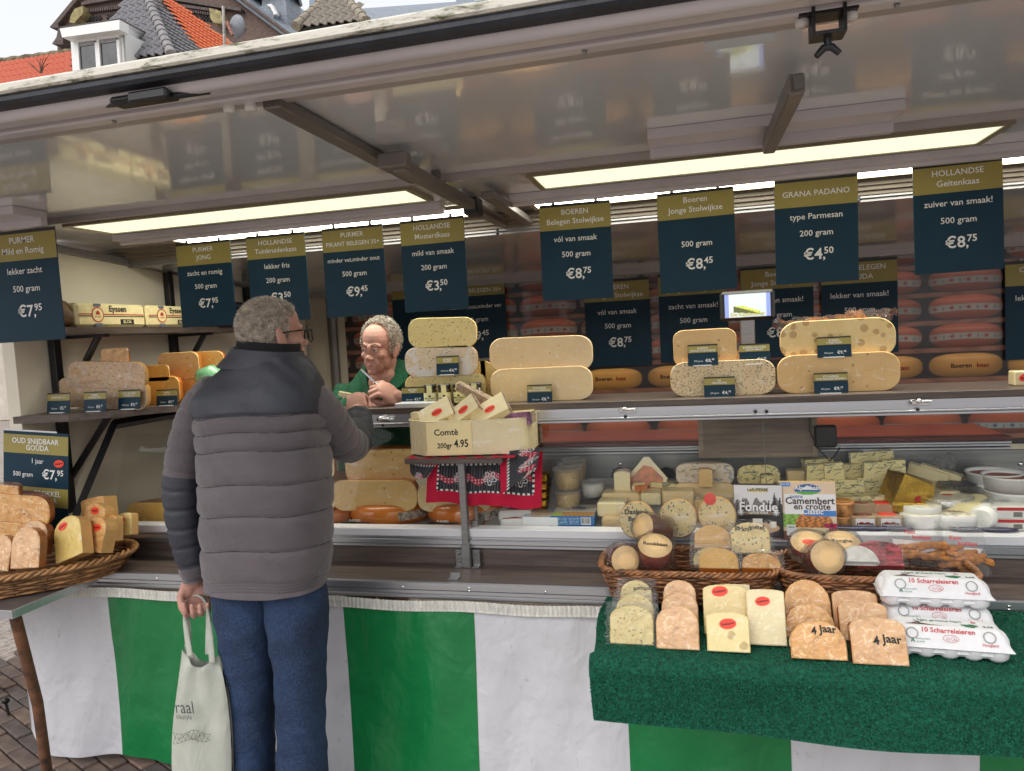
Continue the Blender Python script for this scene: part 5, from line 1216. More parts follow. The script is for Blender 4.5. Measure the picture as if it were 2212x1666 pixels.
# ---- wicker
wick = [P('wicker', S(158, 106, 66), .5, var=.35, scale=30, bump=.4, coat=.25), P('wicker_dark', S(122, 80, 52), .55, var=.35, scale=30, coat=.2)]
wick_l = [P('pale_wicker', S(176, 128, 80), .5, var=.3, scale=30, bump=.4, coat=.2), P('pale_wicker_dark', S(128, 88, 54), .55, var=.3, scale=30)]
def basket(name, label, loc, half, flare, h, mats, rows=11, stakes=44, rz=0, rnd=4.0, tilt=(0, 0), rim_r=.008):
    """woven basket: superellipse plan that flares upward; in-and-out weavers round upright stakes, rolled rim"""
    o = thing(name, label, 'basket', loc, (tilt[0], tilt[1], rz), 'wicker baskets of cheese')
    def P2(t, z):
        k = 1+flare*(z/h); a, b = half[0]*k, half[1]*k
        c, s_ = math.cos(t), math.sin(t); e = 2/rnd
        return a*abs(c)**e*(1 if c > 0 else -1), b*abs(s_)**e*(1 if s_ > 0 else -1)
    # even spacing round the plan
    tt = np.linspace(0, 2*math.pi, 1201); pp = np.array([P2(t, h) for t in tt]); dl = np.r_[0, np.cumsum(np.hypot(*np.diff(pp, axis=0).T))]
    def even(f): return float(np.interp(f % 1*dl[-1], dl, tt))
    for mi in (0, 1):
        q = MB()
        for r_ in range(mi, rows, 2):
            z = h*(r_+.6)/(rows+.4); pts = []
            nn = stakes*5
            for i in range(nn+1):
                f = i/nn; x, y = P2(even(f), z); L = math.hypot(x, y)+1e-9
                off = .0045*math.sin(f*stakes*math.pi+r_*math.pi)
                pts.append((x*(1+off/L), y*(1+off/L), z+.0015*math.sin(f*40+r_)))
            q.tube(pts, h/(rows+.4)*.56, 5, cap=False)
        q.build('weave', mats[mi], o)
    q = MB()
    for i in range(stakes):
        x, y = P2(even((i+.5)/stakes), 0); X_, Y_ = P2(even((i+.5)/stakes), h); q.tube([(x, y, 0), (X_, Y_, h)], .0035, 5)
    q.build('stakes', mats[1], o, kind='stuff')
    q = MB()
    for k in range(3):
        pts = []
        for i in range(161):
            f = i/160; x, y = P2(even(f), h); L = math.hypot(x, y)+1e-9; a = f*2*math.pi*26+k*2.1; off = rim_r*.9*math.cos(a)
            pts.append((x*(1+off/L), y*(1+off/L), h+.002+rim_r*.7*math.sin(a)))
        q.tube(pts, rim_r*.62, 6, cap=False)
    q.build('rim', mats[0], o)
    q = MB(); n_ = 48; q.prism([P2(2*math.pi*i/n_, 0) for i in range(n_)], .0, .006, 'z'); q.build('base', mats[1], o)
    return o
bx, by = .5*(-.285+.225), 2.255
basket('wicker_basket', 'rectangular brown wicker basket of smoked and orange cheeses', (bx, by, ZC+.004), (.232, .115), .14, .095, wick)
basket('wicker_basket', 'rectangular brown wicker basket behind the egg cartons', (bx+.525, by, ZC+.004), (.232, .115), .14, .095, wick)
GB = 'bagged cheeses in the wicker baskets'
def smoked(px, py, Y, r_, L, rot, label, txt=None, stick=False, mat=None, face=None):
    """short fat smoked sausage-shaped cheese, cut end showing"""
    c = at(px, py, Y=Y); o = thing('smoked_cheese', label, 'cheese', c, rot, GB)
    q = MB(); q.lathe([(.0001, -L/2), (r_*.9, -L/2), (r_, -L/2+.006), (r_, L/2-.002), (r_*.985, L/2)], 26); q.build('skin', mat or rind_red, o)
    q = MB(); q.lathe([(r_*.98, L/2+.0003), (r_*.9, L/2+.002), (.0001, L/2+.002)], 26); f_ = q.build('cut_face', face or paste_smoke, o)
    if txt: 
        q = MB(); q.text(txt, .019, Matrix.Translation((0, -r_*.05, L/2+.0035)), 0, 'C', .025); q.build('handwriting', black_ink, f_)
    if stick: q = MB(); q.lathe([(.02, 0), (.0001, .0004)], 14, M=Matrix.Diagonal((1, .55, 1, 1))); q.build('sticker', sticker, o, (0, 0, L/2+.003))
    q = MB(); R2 = r_*1.13
    q.lathe([(R2*.3, -L/2-.012), (R2*.98, -L/2-.004), (R2, 0), (R2*.97, L/2+.006), (R2*.5, L/2+.014)], 26); random.seed(int(px)); q.v = [(a*(1+.05*math.sin(cc*160+b*90)), b*(1+.05*math.sin(a*130+cc*60)), cc+.004*math.sin(a*110+b*70)) for a, b, cc in q.v]
    q.build('bag', film_thin, o); return o
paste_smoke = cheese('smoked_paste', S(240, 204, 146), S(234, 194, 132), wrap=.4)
YB1 = 2.25
smoked(1415, 1195, 2.19, .052, .065, (R(28), R(4), 0), 'red smoked cheese with rookkaas written on its pale cut end', 'Rookkaas')
smoked(1345, 1207, 2.18, .044, .07, (R(80), 0, R(20)), 'dark red smoked cheese lying at the corner of the basket')
c = at(1412, 1160, Y=2.28); o = smoked(1412, 1142, 2.31, .044, .10, (R(72), R(-10), R(-38)), 'brown smoked sausage-shaped cheese leaning over the basket with pale end', None, False, P('smoked_brown', S(112, 60, 38), .3, var=.25, scale=14, coat=.8, stretch=(1, 1, .3)))
# bagged round discs standing on the back rim
for px, yt, yb, wpx, Y, txt, lab, pm_ in ((1378, 1082, 1164, 78, 2.405, 'Daslook', 'bagged round cheese disc with daslook written on it', paste_green), (1467, 1074, 1162, 82, 2.415, None, 'bagged round herb disc between two others, green middle', paste_green), (1550, 1080, 1158, 82, 2.415, None, 'bagged round herb disc with red sticker beside fondue carton', paste_green)):
    c = at(px, yb, Y=Y); s_ = sc_at(c); r_ = wpx*s_/2
    o = thing('cheese_disc', lab, 'cheese', (c.x, c.y, c.z), (R(-12), 0, 0), GB)
    pr_ = [(.0001, -.018), (r_*.93, -.018), (r_, -.008), (r_, .008), (r_*.93, .018)]
    MR = Matrix.Translation((0, 0, r_*1.03)) @ Matrix.Rotation(R(90), 4, 'X') @ Matrix.Diagonal((1, 1.04, 1, 1))
    q = MB(); q.lathe(pr_, 34, M=MR); q.build('rind', rind_pale, o); q = MB(); q.lathe([(r_*.93, .0183), (r_*.4, .0195), (.0001, .0195)], 34, M=MR); fo = q.build('cut_face', pm_, o)
    q = MB(); q.lathe([(r_*.99, .0096), (r_*1.004, .004), (r_*1.004, -.004), (r_*.99, -.01)], 34, M=MR); q.build('dark_edge', P('nettle_rind', S(96, 92, 66), .5, var=.3, coat=.6) if 'nettle_rind' not in MATS else MATS['nettle_rind'], o)
    if txt: q = MB(); q.text(txt, .024, Matrix.Translation((-.0, -.0225, r_*1.35)) @ FACE, 0, 'C', .025); q.text('Boeren', .022, Matrix.Translation((.003, -.0225, r_*.98)) @ FACE, 0, 'C', .025); q.build('handwriting', black_ink, fo)
    if 'sticker' in lab: q = MB(); q.lathe([(.02, 0), (.0001, .0005)], 16, M=Matrix.Translation((-.02, -.021, r_*1.93)) @ Matrix.Rotation(R(90), 4, 'X')); q.build('sticker', sticker, o)
    q = MB(); q.grid(lambda u, v: ((-.5+u)*r_*2.25+.003*math.sin(v*21), -.026-.003*math.sin(u*14+v*9)*math.sin(v*11), -.004+v*r_*2.28), 14, 14); q.build('bag', film_thin, o)
# orange bagged slices in the first basket
def packed(px, py, Y, w, h, t, pm, rm, label, lean, rz=0, note=None, top=.7, stick=None, pack=.012):
    return piece(at(px, py, Y=Y), w, h, t, pm, rm, label, lean, rz, top, 0, GB, note=note, stick=stick, pack=pack)
packed(1540, 1185, 2.33, .115, .075, .02, paste_oak, rind_orange, 'orange bagged half-round slice highest at the back of the basket', R(-30))
packed(1540, 1222, 2.24, .115, .06, .02, paste_seed, rind_pale, 'pale cumin slice tucked between two orange ones', R(-40))
packed(1553, 1228, 2.185, .115, .075, .022, paste_oak, rind_orange, 'orange bagged slice with foil glints at the front of the basket', R(-55))
packed(1645, 1228, 2.185, .11, .055, .025, paste_aged, rind_orange, 'speckled orange bagged slice at the basket corner', R(-55))
packed(1623, 1195, 2.27, .115, .095, .022, paste_green, rind_pale, 'bagged nettle cheese slice with brandnetel written on it', R(-28), note=('Brandnetel', 0, .74, .02), top=.6)
# second basket
smoked(1747, 1180, 2.30, .054, .03, (R(25), 0, 0), 'low round smoked cheese with red sticker beside the camembert carton', None, True)
smoked(1818, 1180, 2.31, .054, .03, (R(25), 0, 0), 'low round smoked cheese lettered on its pale face, in the second basket', 'Tonghe')
smoked(1778, 1205, 2.20, .048, .075, (R(70), 0, R(10)), 'bagged red smoked cheese lying at the front of the second basket')
c = at(1855, 1222, Y=2.20); o = thing('white_cheese', 'white bagged cheese half round in the second basket', 'cheese', c, (R(-40), 0, 0), GB)
q = MB(); q.lathe(wheel_prof(.052, .03), 24, 0, math.pi, M=Matrix.Rotation(R(90), 4, 'X')); q.build('paste_block', fresh, o); q = MB(); q.grid(lambda u, v: ((-.5+u)*.14, -.035-.006*math.sin(u*11+v*7), -.01+v*.085), 10, 8); q.build('bag', film_thin, o)
pesto = P('red_marbled_paste', S(196, 74, 84), .4, var=.5, scale=55, coat=.6, stretch=(.5, 1, 2)); pestor = P('magenta_edge', S(196, 40, 78), .4, var=.1, coat=.5)
packed(1905, 1222, 2.22, .12, .075, .03, pesto, pestor, 'red marbled cheese wedge in the second basket', R(-38), top=.4, pack=.008)
cookie = P('baked_cookie', S(196, 128, 62), .75, var=.3, scale=50, bump=.7, bscale=70); slip = P('paper_slip', S(238, 232, 230), .6)
for i, (px, py, Y, w, h, lab) in enumerate(((1985, 1205, 2.30, .15, .125, 'clear bag of cheese biscuit sticks with red printed slip, fuller one'), (2085, 1222, 2.29, .13, .13, 'clear bag of cheese biscuit sticks by the basket end, half hidden'))):
    c = at(px, py+18, Y=Y); o = thing('biscuit_bag', lab, 'bag', c, (R(-30), 0, R(-8)), 'bags of biscuit sticks')
    random.seed(20+i)
    for k in range(13):
        a = random.uniform(-.5, .9); x, z = random.uniform(-w*.36, w*.36), random.uniform(.012, h*.48); L = .035
        q = MB(); q.tube([(x-L*math.cos(a), random.uniform(-.004, .01), z-L*math.sin(a)*.5+.01), (x, 0, z+.012), (x+L*math.cos(a), random.uniform(-.004, .01), z+L*math.sin(a)*.5+.01)], [.007, .0095, .007], 8); q.build('biscuit', cookie, o)
    q = MB(); q.prism([(-w*.42, h*.2), (w*.32, h*.42), (w*.42, h*.62), (-w*.42, h*.66)], .018, .019, 'y'); q.build('slip', slip, o)
    q = MB(); q.text('Kaas', .016, Matrix.Translation((-.02, -.026, h*.72)) @ FACE, 0, 'C', .02); q.text('koekjes', .016, Matrix.Translation((.01, -.026, h*.6)) @ FACE, 0, 'C', .02); q.build('lettering', red_ink, o)
    q = MB()
    q.grid(lambda u, v: ((-.5+u)*w*(1-.08*math.sin(v*3.1))+.004*math.sin(v*25), -.024*math.sin(u*3.14)**.6*math.sin(min(1, v*1.15)*3.14)**.5-.002*math.sin(u*40)*math.sin(v*33), v*h*1.25), 20, 18)
    q.grid(lambda u, v: ((-.5+u)*w, .026, v*h*1.25), 6, 6); q.build('bag', film, o)

# ---- cartons standing behind the baskets
def art(o, name, w, h, fn, nx=70, ny=76): return printed(name, w*.985, h*.985, nx, ny, fn, MATS.get('carton_print') or vcol_mat('carton_print', .35, .3), o, (0, -.0008, h*.007))
def fondue(u, v):
    top = v > .48; c = [np.where(top, .70, .012)]*3; c = [x.copy() for x in c]
    hill = v < .62+.10*np.abs(np.sin(u*9))+.05*np.sin(u*31); tr = np.zeros_like(u, bool)
    for cx, hh in ((.06, .72), (.18, .78), (.30, .68), (.72, .74), (.84, .88), (.95, .80)): tr |= (np.abs(u-cx) < .055*(hh-v)/.25*(.75+.25*np.sin(v*120))) & (v > .4) & (v < hh)
    n_ = np.sin(u*70+v*40)*np.sin(v*90-u*30)
    for i in range(3): c[i] = np.where(top & hill, .16+.12*n_, c[i]); c[i] = np.where(tr, .012, c[i])
    bowl = (np.hypot((u-.5)*1.05, (v-.10)*2.2) < .44) & (v < .16); ch = np.hypot((u-.5)*1.0, (v-.17)*4.2) < .43
    cube = ((np.abs(u-.48) < .10) & (np.abs(v-.28) < .07)) | ((np.abs(u-.80) < .07) & (np.abs(v-.24) < .06)); drip = (np.abs(u-.46) < .03) & (v < .24) & (v > .13)
    for i, (b_, y_, w_) in enumerate(((.05, .66, .85), (.03, .44, .80), (.05, .24, .70))):
        c[i] = np.where(bowl, b_, c[i]); c[i] = np.where(ch, y_, c[i]); c[i] = np.where(cube | drip, w_, c[i])
    fl = (np.abs(u-.5) < .3) & (np.abs(v-.455-.0) < .022)
    for i, k in enumerate((.22, .17, .09)): c[i] = np.where(fl, k, c[i])
    tag = (np.abs(u-.5) < .2) & (np.abs(v-.895) < .035)
    for i, k in enumerate((.78, .66, .30)): c[i] = np.where(tag, k, c[i])
    return c
c = at(1640, 1160, Y=2.43); s_ = sc_at(c); w, h = 100*s_, 112*s_
fb = thing('fondue_carton', 'black and white fondue carton with pine trees and melting cheese', 'box', c, (R(-7), 0, R(-3)), 'cartons standing behind the baskets')
q = MB(); q.box((-w/2, 0, 0), (w/2, .045, h), bev=.001); q.build('carton', P('black_card', S(20, 20, 24), .4), fb); art(fb, 'front_print', w, h, fondue)
q = MB(); q.text('Fondue', .040, Matrix.Translation((0, -.002, h*.50)) @ FACE, 0, 'C', .02); q.text('Gourmet', .0165, Matrix.Translation((0, -.002, h*.443)) @ FACE, 0, 'C', .005)
for cx in (.14, .86):
    for a in range(4): q.box((-.011, -.0001, -.0012), (.011, .0001, .0012), 0, Matrix.Translation(((cx-.5)*w, -.0022, h*.47)) @ Matrix.Rotation(a*math.pi/4, 4, 'Y'))
q.build('lettering', white_ink, fb); q = MB(); q.text('LeSUPERBE', .0135, Matrix.Translation((0, -.002, h*.878)) @ FACE, 0, 'C', .02); q.build('small_lettering', black_ink, fb)
def camem(u, v):
    c = [np.full_like(u, .74), np.full_like(u, .58), np.full_like(u, .40)]
    wp = (v > .44) & (v < .80) & (u > .08); n_ = np.sin(u*55+np.sin(v*47)*2)*np.sin(v*61+u*13)
    gr = (v > .2) & (v < .46) & (u < .36); cr = (np.hypot((u-.60)*1.25, (v-.27)*1.9) < .42) & (v > .16) & (v < .46); cheese_ = (np.abs(v-.15) < .06) & (u > .22) & (u < .86); red_ = (u > .78) & (v > .08) & (v < .28); base = v < .14
    bl = (np.abs(v-.46+.02*(u-.6)) < .05) & (u > .42); ov = np.hypot((u-.5)*1.0, (v-.875)*2.5) < .24; mt = ov & (v > .87-.0) & (np.abs(u-.5) < (.95-v)*1.6); gn = ov & (v < .835)
    for i, (w_, g_, b_, k_, r_, s2, bl_, o_, gg) in enumerate(((.84, .22, .52, .80, .36, .20, .045, .03, .10), (.84, .42, .20, .68, .02, .10, .22, .10, .40), (.84, .06, .05, .42, .08, .07, .58, .34, .05))):
        c[i] = np.where(base, s2, c[i]); c[i] = np.where(gr, g_*(1+.5*n_), c[i]); c[i] = np.where(cr, b_*(1+.7*n_), c[i]); c[i] = np.where(red_, r_*(1+.8*n_), c[i]); c[i] = np.where(cheese_, k_, c[i]); c[i] = np.where(wp, w_, c[i]); c[i] = np.where(bl, bl_, c[i]); c[i] = np.where(ov, o_, c[i]); c[i] = np.where(gn, gg, c[i]); c[i] = np.where(mt, .8, c[i])
    rb = (u < .2) & (v > .93); tg = (u > .1) & (u < .27) & (v > .06) & (v < .25)
    for i, k in enumerate((.05, .25, .6)): c[i] = np.where(rb, k, c[i]); c[i] = np.where(tg, .8, c[i])
    return c
c = at(1748, 1166, Y=2.43); s_ = sc_at(c); w, h = 114*s_, 124*s_
cb = thing('camembert_carton', 'camembert carton with blue oval emblem and breaded cheese picture', 'box', c, (R(-7), 0, R(-2)), 'cartons standing behind the baskets')
q = MB(); q.box((-w/2, 0, 0), (w/2, .04, h), bev=.001); q.build('carton', P('tan_card', S(206, 172, 124), .4), cb); art(cb, 'front_print', w, h, camem, 84, 90)
q = MB(); bi = P('brown_letters', S(74, 52, 44), .5); T = lambda x, z: Matrix.Translation((x, -.0022, z)) @ FACE
q.text('Camembert', .0305, T(.006, h*.62), 0, 'C', .02); q.text('en croûte', .028, T(.012, h*.525), 0, 'C', .02); q.text('notre', .017, T(-w*.2, h*.72), 1, 'C', .01); q.text('Classic', .023, T(w*.08, h*.445), 2, 'C', .02); q.text('Alpenhain', .0195, T(0, h*.865), 2, 'C', .02); q.text('sans', .011, T(-w*.31, h*.2), 3, 'C', .01); q.text('Pâner-Dip', .007, T(-w*.4, h*.95), 2, 'C', .01)
q.build('lettering', [bi, P('blue_letters', S(40, 100, 170), .5), white_ink, green_ink], cb)

# ---- packed pieces set out on the carpet
GP = 'packed pieces standing on the carpet'
def stand(x0, x1, ytop, Yb, pm, rm, label, lean=R(-22), t=.022, top=.8, note=None, stick=None, rz=0, pack=None, taper=1.0, skew=0):
    xm = (x0+x1)/2; B0 = at(xm, 1300, Y=Yb); zb = ZT+.0
    X_ = B0.x; 
    lo, hi = .02, .3                       # height along the slab so that its top meets the pixel row
    for _ in range(25):
        h = (lo+hi)/2; P_ = Vector((X_, Yb+h*math.sin(-lean), zb+h*math.cos(lean))); d = P_-CAM; dep = d.dot(FW); py = H/2-F*d.dot(UP)/dep
        if py > ytop: lo = h
        else: hi = h
    c = Vector((at(xm, (ytop+1400)/2, Y=Yb).x, Yb, zb)); w = (x1-x0)*sc_at(c)
    return piece(c, w, h, t, pm, rm, label, lean, rz, top, 0, GP, note=note, stick=stick, pack=pack, taper=taper, skew=skew)
stand(1340, 1408, 1254, 2.035, paste_seed, rind_pale, 'cumin slice at the back of the bagged stack on the carpet', pack=.01, note=('komijnt', .2, .78, .016))
stand(1330, 1412, 1283, 1.985, paste_seed, rind_pale, 'middle cumin slice of the bagged stack on the carpet', pack=.01)
stand(1316, 1410, 1308, 1.895, paste_seed, rind_pale, 'foremost bagged cumin slice with square foot on the carpet', pack=.012, top=.55, t=.03)
stand(1434, 1504, 1253, 2.035, paste_pink, card_white, 'pinkish brittle cheese slice at the back of its stack')
stand(1430, 1508, 1279, 1.985, paste_pink, card_white, 'middle pinkish brittle slice between two like it')
stand(1417, 1508, 1308, 1.878, paste_pink, card_white, 'foremost pinkish brittle slice in film with white edge', t=.028)
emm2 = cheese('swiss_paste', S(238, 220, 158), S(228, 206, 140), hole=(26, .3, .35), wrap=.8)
stand(1568, 1622, 1262, 2.06, paste_comte, rind_pale, 'plain pale slab behind the stickered swiss cheese', top=.06)
stand(1522, 1616, 1263, 1.985, emm2, rind_pale, 'tall pale swiss piece with red offer sticker near its top', top=.25, stick=(-.12, .86), t=.03)
stand(1528, 1618, 1322, 1.878, emm2, rind_pale, 'short swiss piece with big holes and red sticker, in front', top=.3, stick=(.0, .70), t=.03)
stand(1618, 1697, 1273, 1.93, paste_comte, rind_pale, 'white hard cheese slab with red offer sticker between swiss and 4 jaar', top=.14, stick=(-.08, .78), t=.035)
stand(1700, 1795, 1252, 2.04, paste_aged, rind_brown, 'tall round-topped old cheese at the back of the 4 jaar stack by swiss', top=1.0)
stand(1700, 1802, 1304, 1.985, paste_aged, rind_brown, 'middle old cheese piece behind the first 4 jaar piece', top=.9)
stand(1712, 1826, 1341, 1.862, paste_aged, rind_red, '4 jaar old cheese piece with red rind next to the white slab', top=.75, note=('4 Jaar', .12, .68, .026), t=.03)
stand(1806, 1898, 1275, 2.045, paste_pink, rind_brown, 'greyish old cheese slab leaning on the second basket', top=.25)
stand(1820, 1918, 1298, 1.985, paste_pink, rind_orange, 'middle old cheese slab with orange edge by the egg cartons', top=.3)
stand(1846, 1958, 1334, 1.85, paste_pink, rind_red, '4 jaar old cheese piece with handwriting next to the egg cartons', top=.35, note=('4 Jaar', .16, .45, .028), t=.032)

# ---- egg cartons
pulp = P('white_pulp', S(232, 232, 234), .75, var=.03, scale=60, bump=.25, bscale=150)
def egg_carton(loc, rz, label, tilt=0):
    o = thing('egg_carton', label, 'egg carton', loc, (tilt, 0, rz), 'white egg cartons')
    L, D = .255, .105
    q = MB()
    for i in range(5):                      # cupped tray
        for j in range(2):
            x, y = -L/2+L*(i+.5)/5, D*(j+.5)/2; q.lathe([(.0001, 0), (.015, 0), (.0255, .010), (.0295, .033)], 14, M=Matrix.Translation((x, y, 0)))
    q.box((-L/2+.012, .003, .009), (L/2-.012, D-.003, .031), bev=.008); q.build('tray', pulp, o)
    q = MB(); q.box((-L/2-.006, -.006, .030), (L/2+.006, D+.006, .0345), bev=.002)
    q.build('rim', pulp, o)
    def lid(u, v):                          # rounded loaf with sloping sides and domed ends
        x = (u-.5)*L; e = abs(u-.5)*2; end = 1-max(0, (e-.80)/.20)**2*.75
        prof = [(-.004, .0), (.004, .017), (.016, .036), (.026, .040), (D-.026, .040), (D-.016, .036), (D-.004, .017), (D+.004, 0)]
        k = v*7; i = min(6, int(k)); f = k-i; y = prof[i][0]*(1-f)+prof[i+1][0]*f; z = prof[i][1]*(1-f)+prof[i+1][1]*f
        sc = .035*math.sin(u*math.pi*10)*(.3 if e < .78 else .0)*(1 if z < .018 else 0)
        return (x, y+sc*.02, .0345+z*end)
    q = MB(); q.grid(lid, 48, 21); q.build('lid', pulp, o)
    for s_ in (-1, 1):                      # end bulges and peep rings on the sloping face
        q = MB(); q.ball((s_*(L/2-.012), D/2, .040), (.019, D*.42, .024), 14, 8); q.build('end_bulge', pulp, o)
        MP = Matrix.Translation((s_*.083, .0085, .0345+.0275)) @ Matrix.Rotation(R(57), 4, 'X') @ Matrix.Translation((0, 0, .0012))
        q = MB(); q.tube([MP @ Vector((.0125*math.cos(a), .0125*math.sin(a), 0)) for a in [2*math.pi*k/20 for k in range(21)]], .0012, 6, cap=False); q.build('ring', P('pulp_grey', S(160, 164, 160), .7) if 'pulp_grey' not in MATS else MATS['pulp_grey'], o)
    MF = Matrix.Translation((0, .0100, .0345+.0270)) @ Matrix.Rotation(R(57), 4, 'X') @ Matrix.Translation((0, 0, .0022))
    q = MB(); q.text('10 Scharreleieren', .0165, MF @ Matrix.Translation((-.005, .004, 0)), 0, 'C', .015)
    q.tube([MF @ Vector((.017*math.cos(a), -.009+.0085*math.sin(a), .0005)) for a in [2*math.pi*k/24 for k in range(25)]], .0005, 4, cap=False)
    for dx, dy, r_ in ((-.006, -.010, .003), (.004, -.009, .004), (.010, -.011, .0025)): q.tube([MF @ Vector((dx+r_*math.cos(a), dy+r_*math.sin(a), .0005)) for a in [2*math.pi*k/10 for k in range(11)]], .0004, 4, cap=False)
    q.text('Hoogland', .0085, MF @ Matrix.Translation((.082, -.021, 0)), 0, 'C', .01); q.build('red_lettering', red_ink, o)
    q = MB(); q.text('A', .014, MF @ Matrix.Translation((-.083, -.022, 0)), 0, 'C', .02); q.text('KWALITEITS', .0055, MF @ Matrix.Translation((-.075, -.015, 0)), 0, 'L'); q.text('KLASSE', .0055, MF @ Matrix.Translation((-.075, -.022, 0)), 0, 'L')
    MT = Matrix.Translation((0, D/2, .0345+.0408)); q.text('Het groene hart', .015, MT @ Matrix.Translation((-.012, .006, 0)), 0, 'C', .02)
    blob = [(.05+.017*math.cos(a)*(1+.25*math.sin(3*a)), -.012+.010*math.sin(a)*(1+.2*math.cos(5*a)), 0) for a in [2*math.pi*k/22 for k in range(22)]]; q.add(blob, [tuple(range(22))], 0, False, MT); q.build('green_print', green_ink, o)
    q = MB(); q.text('Ei', .015, MT @ Matrix.Translation((.062, .006, 0)), 0, 'C', .02); q.build('red_top_lettering', red_ink, o)
    q = MB(); MT2 = MT @ Matrix.Translation((-.055, -.012, .0002))
    q.add([(-.04, -.006, 0), (.05, -.009, 0), (.02, -.004, 0), (.0, .001, 0), (-.012, .003, 0), (-.03, -.002, 0)], [(0, 1, 2, 3, 4, 5)], 0, False, MT2)
    for a in range(4): q.box((-.015, -.0012, 0), (.015, .0012, .0002), 0, MT2 @ Matrix.Translation((-.008, .008, 0)) @ Matrix.Rotation(a*math.pi/2+.5, 4, 'Z') @ Matrix.Translation((.0, 0, 0)))
    q.text('3,25', .013, MT @ Matrix.Translation((.088, -.017, .0003)), 1, 'C', .03); q.build('mill_print', [P('mill_brown', S(112, 84, 70), .6, var=.3, scale=80) if 'mill_brown' not in MATS else MATS['mill_brown'], black_ink], o)
    return o
c = at(2055, 1388, Y=1.89); egg_carton((c.x, 1.89, ZT), R(-4), 'white egg carton in front, alone on the carpet edge')
c = at(2030, 1340, Y=2.035); egg_carton((c.x, 2.035, ZT), R(-2), 'white egg carton underneath another, mostly hidden')
c = at(2022, 1300, Y=2.03); egg_carton((c.x, 2.025, ZT+.077), R(-2), 'white egg carton stacked on another beside the basket')
# ================================================================ side table with the oval basket
tbl = thing('side_table', 'low side table with pale metal edge on a rusty pole leg', 'table', (-2.6, 2.0, 0))
ZB = .765
q = MB(); q.box((-.6, -.12, ZB-.012), (.355, .235, ZB), bev=.001); q.build('table_top', P('dark_table_top', S(92, 84, 82), .5, var=.15), tbl)
q = MB(); q.box((-.6, -.128, ZB-.026), (.362, -.1205, ZB+.003), bev=.001); q.build('front_edge', alu, tbl); q = MB(); q.box((.3555, -.12, ZB-.026), (.362, .235, ZB+.003), bev=.001); q.build('end_edge', alu, tbl)
rust = P('rusty_pole', S(112, 74, 50), .75, var=.4, scale=22, bump=.7, bscale=60, col2=S(62, 42, 34))
q = MB(); q.tube([(.30, -.07, ZB-.013), (.235, .04, .35), (.19, .09, 0)], [.019, .019, .019], 12); q.build('leg', rust, tbl)
q = MB(); q.tube([(-.5, -.07, ZB-.013), (-.5, .05, 0)], .019, 12); q.build('leg', rust, tbl)
basket('oval_wicker_tray', 'oval pale wicker tray of old cheeses on the side table', (-2.515, 2.105, ZB+.004), (.37, .185), .16, .075, wick_l, rows=7, stakes=40, rz=R(33), rnd=2.2, rim_r=.011)
GT = 'old cheeses in the oval tray'
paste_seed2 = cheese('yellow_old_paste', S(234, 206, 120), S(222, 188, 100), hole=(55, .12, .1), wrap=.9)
def tp(px, yb, Y, w, h, t, pm, rm, lab, lean=-20, rz=0, top=.8, roll=0, stick=None, taper=1.0): return piece(at(px, yb, Y=Y), w, h, t, pm, rm, lab, R(lean), R(rz), top, R(roll), GT, stick=stick, taper=taper)
tp(53, 1228, 2.02, .125, .145, .03, paste_pink, rind_brown, 'brittle round-topped piece in film at the front of the oval tray', -14, 0, .9, -4)
tp(68, 1195, 2.10, .12, .12, .03, paste_pink, rind_brown, 'brittle piece right behind the front one in the oval tray', -14, 0, .9, 3)
tp(-6, 1232, 2.02, .10, .125, .03, paste_pink, rind_brown, 'brittle piece half cut off beside the front one', -14, 0, .9, 4)
tp(150, 1207, 2.10, .135, .16, .045, paste_seed2, rind_pale, 'large yellow old cheese slab with red offer sticker, tilted', -18, -8, .75, -22, stick=(-.12, .80))
tp(198, 1190, 2.17, .10, .125, .05, paste_aged, rind_pale, 'wrapped old piece with red sticker next to the yellow slab', -16, -10, .8, 6, stick=(.05, .7))
tp(196, 1160, 2.24, .11, .13, .04, paste_aged, rind_pale, 'old piece with sticker behind the wrapped one', -12, -10, .6, 8, stick=(.0, .78))
tp(236, 1170, 2.24, .075, .10, .03, paste_aged, rind_pale, 'narrow old piece with sticker near the tray rim', -12, -12, .4, -8, stick=(-.1, .7))
tp(268, 1157, 2.30, .082, .088, .03, paste_seed, rind_pale, 'short square-topped piece with sticker at the tray tip', -14, -10, .3, -10, stick=(-.1, .7))
tp(203, 1130, 2.30, .125, .10, .06, paste_aged, rind_pale, 'upper film-wrapped block standing against the end of the case', -10, -8, .1, -12)
half_wheel(-60, 108, 1068, 1135, 2.14, paste_aged, rind_brown, 'big aged half cheese lying on another in the oval tray', depth=.5, group=GT, k=.8, tilt=R(3))
half_wheel(-60, 100, 1128, 1200, 2.13, paste_aged, rind_brown, 'aged half cheese underneath the big one in the oval tray', depth=.5, group=GT, k=.8, tilt=R(3))
half_wheel(-40, 42, 1047, 1078, 2.15, paste_aged, rind_brown, 'small aged block on top of the big aged half', depth=.6, group=GT, k=.3, tilt=R(3))
